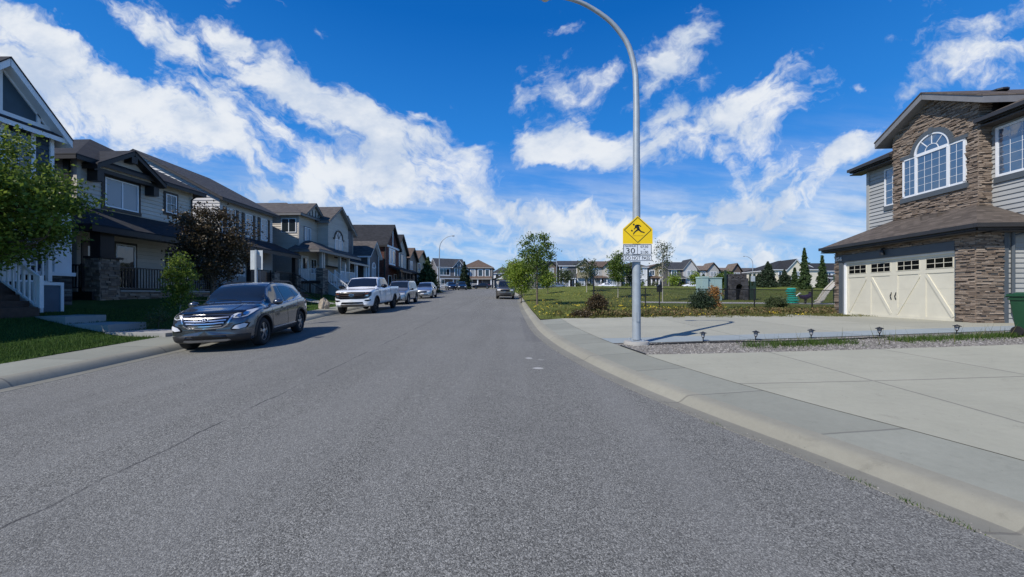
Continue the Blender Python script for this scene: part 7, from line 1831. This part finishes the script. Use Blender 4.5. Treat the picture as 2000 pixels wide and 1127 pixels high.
# garden edging strip
def edging():
    mb = MB(); pts = []
    for i in range(40):
        t = i/39; x = lerp(3.35, 9.6, t); y = 9.35+.09*math.sin(t*7)+t*.35; pts.append(Vector((x, y, drive_z(x, y)-.01)))
    for a, b in zip(pts, pts[1:]): mb.bar(a, b, .015, .07)
    o = mb.build('garden_edging', M_BLACK); tag(o, 'black plastic edging strip along the gravel bed', 'edging')
    mb = MB(); pts = [Vector((XR(y)+1.475, y, drive_z(XR(y)+1.475, y)+.004)) for y in [8.15+i*.1 for i in range(12)]]
    for a, b in zip(pts, pts[1:]): mb.bar(a, b, .03, .03)
    o = mb.build('garden_edging', M_BLACK); tag(o, 'short black edging between sidewalk and gravel by the lamp pole', 'edging')
edging()

def green_bin():
    x, y = 12.55, 9.15; z = drive_z(x, y)
    T = empty('wheeled_bin', 'dark green wheeled waste bin at the right edge beside the gravel strip', 'bin', (x, y, z))
    M_GR = plain('bin_green', (.015,.075,.032), .45, var=.15); 
    def ringbox(mb, z0, z1, w0, d0, w1, d1, r=.05):
        def ring(w, d, zz): 
            o = []
            for cx, cy, a0 in ((w-r, d-r, 0), (-w+r, d-r, 90), (-w+r, -d+r, 180), (w-r, -d+r, 270)):
                for k in range(5): a = R(a0+90*k/4); o.append((x+cx+r*math.cos(a), y+cy+r*math.sin(a), zz))
            return o
        a = ring(w0, d0, z0); b = ring(w1, d1, z1); n = len(a); mb.add(a+b, [(i, (i+1) % n, (i+1) % n+n, i+n) for i in range(n)]+[tuple(range(n))[::-1], tuple(range(n, 2*n))], .5)
    b = MB(); ringbox(b, z+.06, z+.97, .23, .27, .30, .36); ringbox(b, z+.88, z+.93, .315, .375, .32, .38, .06); b.build('body', M_GR, T, smooth=True, ang=40)
    l = MB(); ringbox(l, z+.97, z+1.03, .335, .40, .33, .39, .06); ringbox(l, z+1.03, z+1.07, .28, .34, .22, .28, .06); l.build('lid', M_GR, T, smooth=True, ang=40)
    h = MB(); h.tube([(x-.25, y+.44, z+.96), (x+.25, y+.44, z+.96)], .016, 8); h.build('handle', M_GR, T)
    for sx in (-1, 1):
        w = MB(); w.lathe((x+sx*.25, y+.22 if False else y+.2, z+.12), [(.12,-.03),(.125,0),(.12,.03)], 20, 'x'); w.build('wheel', M_RUBBER, T, smooth=True, ang=40)
    s = MB(); yy = y-.352; s.box6([(x-.17, yy, z+.70), (x+.20, yy, z+.70), (x+.20, yy+.01, z+.70), (x-.17, yy+.01, z+.70), (x-.17, yy-.008, z+.79), (x+.20, yy-.008, z+.79), (x+.20, yy+.002, z+.79), (x-.17, yy+.002, z+.79)]); s.build('label_strip', plain('pale_label', (.55,.62,.62), .5), T)
green_bin()

# chain-link fence along the park
def fence():
    A = Vector((5.1, 24.0, 0)); B = Vector((20.5, 21.9, 0)); n = 5
    T = empty('chain_link_fence', 'low black chain-link fence between the planting strip and the park', 'fence', (5.1, 24, GZ(5.1, 24)))
    d = (B-A); L = d.length; d.normalize(); H = 1.18
    def P(s, z): q = A+d*s; return Vector((q.x, q.y, GZ(q.x, q.y)+z+(-.12*s/L)))
    for i in range(n+1):
        s = L*i/n; h = H+.04 if i else 2.0; m = MB(); m.tube([P(s, -.2), P(s, h)], .035 if i else .045, 8); m.lathe(P(s, h), [(.04,0),(.03,.03),(0,.04)], 8); m.build('post', M_BLACK, T)
    m = MB()
    for i in range(n): a, b = L*i/n, L*(i+1)/n; m.tube([P(a, H), P(b, H)], .024, 6); m.tube([P(a, .08), P(b, .08)], .006, 4)
    m.build('rail', M_BLACK, T)
    m = MB(); st = .085; k = int(L/st)
    for i in range(-int(H/st), k):
        for sg in (1, -1):
            s0 = i*st if sg > 0 else i*st+H; s1 = s0+sg*H; za, zb = .05, H
            if s0 < 0: za += -s0 if sg > 0 else 0; s0 = max(s0, 0)
            if s1 > L and sg > 0: zb -= s1-L; s1 = L
            if sg < 0 and s0 > L: za += s0-L; s0 = L
            if sg < 0 and s1 < 0: zb -= -s1; s1 = 0
            if zb-za < .05: continue
            m.bar(P(s0, za), P(s1, zb), .009, .009)
    m.build('wire_mesh', M_BLACK, T, uv=False)
    x, y = P(.35, 0).x, P(.35, 0).y
fence()
def dog_box():
    x, y = 8.95, 23.35; z = GZ(x, y); T = empty('waste_post', 'black post with small black box in front of the fence right of the lamp pole', 'post', (x, y, z)); m = MB(); m.tube([(x, y, z), (x, y, z+1.3)], .035, 8); m.build('post', M_BLACK, T); m = MB(); m.box((x-.13, y-.1, z+.95), (x+.13, y+.1, z+1.3)); m.prism([(x-.15,y-.12,z+1.3),(x+.15,y-.12,z+1.3),(x,y-.12,z+1.42)], (0,.24,0)); m.build('box', M_BLACK, T)
dog_box()
# playground and utility cabinet
def cabinet():
    Y = 30; x0, x1 = (1370-1000)/FPX*Y, (1410-1000)/FPX*Y; z = GZ(x0, Y)+.02; H = EYE+(HOR-542)/FPX*Y-z
    T = empty('utility_cabinet', 'large pale teal utility cabinet behind the fence and orange bush', 'cabinet', ((x0+x1)/2, Y, z)); M = plain('cabinet_teal', (.30,.42,.42), .5, var=.06)
    m = MB(); m.box((x0+.48, Y, z), (x1, Y+1.0, z+H-.05)); m.box((x0, Y-.15, z), (x0+.46, Y+.9, z+H-.02)); m.build('body', M, T)
    m = MB(); m.box((x0+.44, Y-.05, z+H-.05), (x1+.04, Y+1.05, z+H)); m.box((x0-.03, Y-.19, z+H-.02), (x0+.49, Y+.94, z+H+.08)); m.build('lid', plain('cabinet_lid', (.38,.52,.50), .5), T)
    m = MB(); 
    for i in range(6): m.box((x0+.6, Y-.012, z+.3+i*.06), (x1-.5, Y, z+.33+i*.06))
    m.box(((x0+x1)/2+.2, Y-.012, z+.1), ((x0+x1)/2+.215, Y, z+H-.1)); m.build('door_vents', M, T)
cabinet()
def tower():
    Y = 30.5; x0, x1 = (1427-1000)/FPX*Y, (1462-1000)/FPX*Y; z = GZ(x0, Y); H = EYE+(HOR-536)/FPX*Y-z
    T = empty('climbing_tower', 'dark stone-look playground climbing tower with an arched opening', 'playground tower', ((x0+x1)/2, Y, z)); M = brickmat('grey_cobble', [(.012,.012,.016),(.035,.035,.042),(.08,.08,.09)], .26, .15, bd=.08)
    f = Fr(x0, Y, 1, 0, z); W = x1-x0; m = MB(); c = W*.5; aw = .28; ah = 1.0
    f.box(m, 0, c-aw, -.9, 0, 0, ah); f.box(m, c+aw, W, -.9, 0, 0, ah)
    n = 10
    for i in range(n):
        t0, t1 = math.pi*i/n, math.pi*(i+1)/n; a, b = c-aw*math.cos(t0), c-aw*math.cos(t1); za, zb = ah+aw*math.sin(t0), ah+aw*math.sin(t1)
        m.prism([f.pt(a, 0, za), f.pt(b, 0, zb), f.pt(b, 0, ah+.45), f.pt(a, 0, ah+.45)], f.n*-.9)
    f.box(m, 0, c-aw, -.9, 0, ah, ah+.45); f.box(m, c+aw, W, -.9, 0, ah, ah+.45); f.box(m, 0, W, -.9, 0, ah+.45, H-.30)
    for i in range(4): a = W*i/4; f.box(m, a+.02, a+W/4-.16, -.9, .02, H-.30, H+.04)
    m.build('stone_wall', M, T)
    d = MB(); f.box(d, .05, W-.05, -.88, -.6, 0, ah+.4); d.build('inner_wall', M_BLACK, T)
    p = MB(); gm = plain('playground_green', (.02,.04,.025), .5)
    for s in (-.28, W+.28, W+.62): f.box(p, s-.06, s+.06, -.3, -.18, 0, H+(.35 if s < 0 else .05))
    f.box(p, W+.1, W+.75, -.5, -.4, .9, 1.0); p.build('post', gm, T)
    q = MB(); f.box(q, W+.28, W+.62, -.22, -.16, H-.55, H-.12); q.build('activity_panel', plain('panel_grey', (.4,.45,.5), .5), T)
    r = MB(); f.box(r, W+.2, W+.7, -.35, -.15, 0, 1.15); r.build('side_panel', gm, T)
tower()
def teal_climber():
    Y = 27.3; x = (1546-1000)/FPX*Y; z = GZ(x, Y); T = empty('teal_climber', 'turquoise ribbed playground climber beside the playground path', 'playground climber', (x, Y, z)); M = plain('teal_plastic', (.02,.33,.27), .35, var=.15)
    m = MB()
    for i in range(7):
        t = i/6; r = lerp(.40, .26, t**.7)*(1+.18*math.sin(t*9)); m.lathe((x+.06*math.sin(t*6), Y, z+.02+t*.95), [(r*.6,0),(r,.03),(r,.10),(r*.7,.14)], 14)
    m.build('ribbed_tube', M, T, smooth=True, ang=50); m = MB(); m.tube([(x+.2, Y-.1, z+.5), (x+.5, Y-.15, z+.75), (x+.6, Y-.1, z+.7)], .04, 6); m.build('handle', M_WHITE, T)
teal_climber()
def rider():
    Y = 27; x = (1573-1000)/FPX*Y; z = GZ(x, Y); T = empty('spring_rider', 'dark purple spring rider between the turquoise climber and the white slide', 'spring rider', (x, Y, z)); M = plain('rider_purple', (.035,.02,.05), .35)
    m = MB(); m.tube([(x+.09*math.cos(t*2.2), Y+.09*math.sin(t*2.2), z+t*.02) for t in range(18)], .02, 6); m.build('spring', M_BLACK, T)
    m = MB(); m.tube([(x-.48, Y, z+.62), (x-.3, Y, z+.5), (x, Y, z+.46), (x+.28, Y, z+.56), (x+.42, Y, z+.80), (x+.5, Y, z+.78)], [.03, .13, .17, .15, .11, .04], 10); m.build('body', M, T, smooth=True)
    m = MB(); m.tube([(x+.25, Y-.22, z+.85), (x+.25, Y+.22, z+.85)], .02, 6); m.tube([(x+.25, Y, z+.85), (x+.22, Y, z+.6)], .02, 6); m.build('handlebar', M_BLACK, T)
rider()
def slide():
    Y = 27; z = GZ(16.5, Y); x = (1600-1000)/FPX*Y
    T = empty('white_slide', 'curved white playground slide beside the stone corner of the garage house', 'slide', (x, Y, z)); M = plain('slide_white', (.45,.43,.38), .4)
    top = []; 
    pts = [(x+1.2, z+1.55), (x+.9, z+1.25), (x+.6, z+.95), (x+.3, z+.55), (x+.1, z+.22), (x-.15, z+.10)]
    m = MB()
    for a, b in zip(pts, pts[1:]): m.box6([(a[0], Y-.25, a[1]-.05), (b[0], Y-.25, b[1]-.05), (b[0], Y+.25, b[1]-.05), (a[0], Y+.25, a[1]-.05), (a[0], Y-.25, a[1]), (b[0], Y-.25, b[1]), (b[0], Y+.25, b[1]), (a[0], Y+.25, a[1])])
    for yy in (-.27, .27): m.tube([(p[0], Y+yy, p[1]+.08) for p in pts], .05, 6)
    m.build('chute', M, T); m = MB()
    for yy in (-.25, .25): m.tube([(x+1.25, Y+yy, z), (x+1.25, Y+yy, z+2.1)], .05, 8)
    for i in range(5): m.tube([(x+1.55-.06*i, Y-.25, z+.25+.27*i), (x+1.55-.06*i, Y+.25, z+.25+.27*i)], .02, 6)
    m.build('frame', plain('slide_post', (.03,.06,.04), .5), T)
slide()
# manhole-free street, but a pale scuffed repair patch exists: two worn spots on the asphalt
def far_bushes():
    for i in range(13):
        u = 1092+i*31+random.uniform(-8, 8); Y = 100.6+random.random(); x = (u-1000)/FPX*Y; r = random.uniform(.7, 1.2)
        tree('bush', 'rounded garden bush in front of the row of houses beyond the park', x, Y, r*1.7, r, (r, r, r*.85), random.choice([M_LEAF, M_NEED, M_LEAFD]), n=14, per=26, leaf=.34, spread=r*.25, tr=.05, limbs=4, cat='shrub', group='bushes before the far houses')
far_bushes()
def clean():
    for o in bpy.data.objects:
        if 'world_parts' in o.keys(): del o['world_parts']
clean()
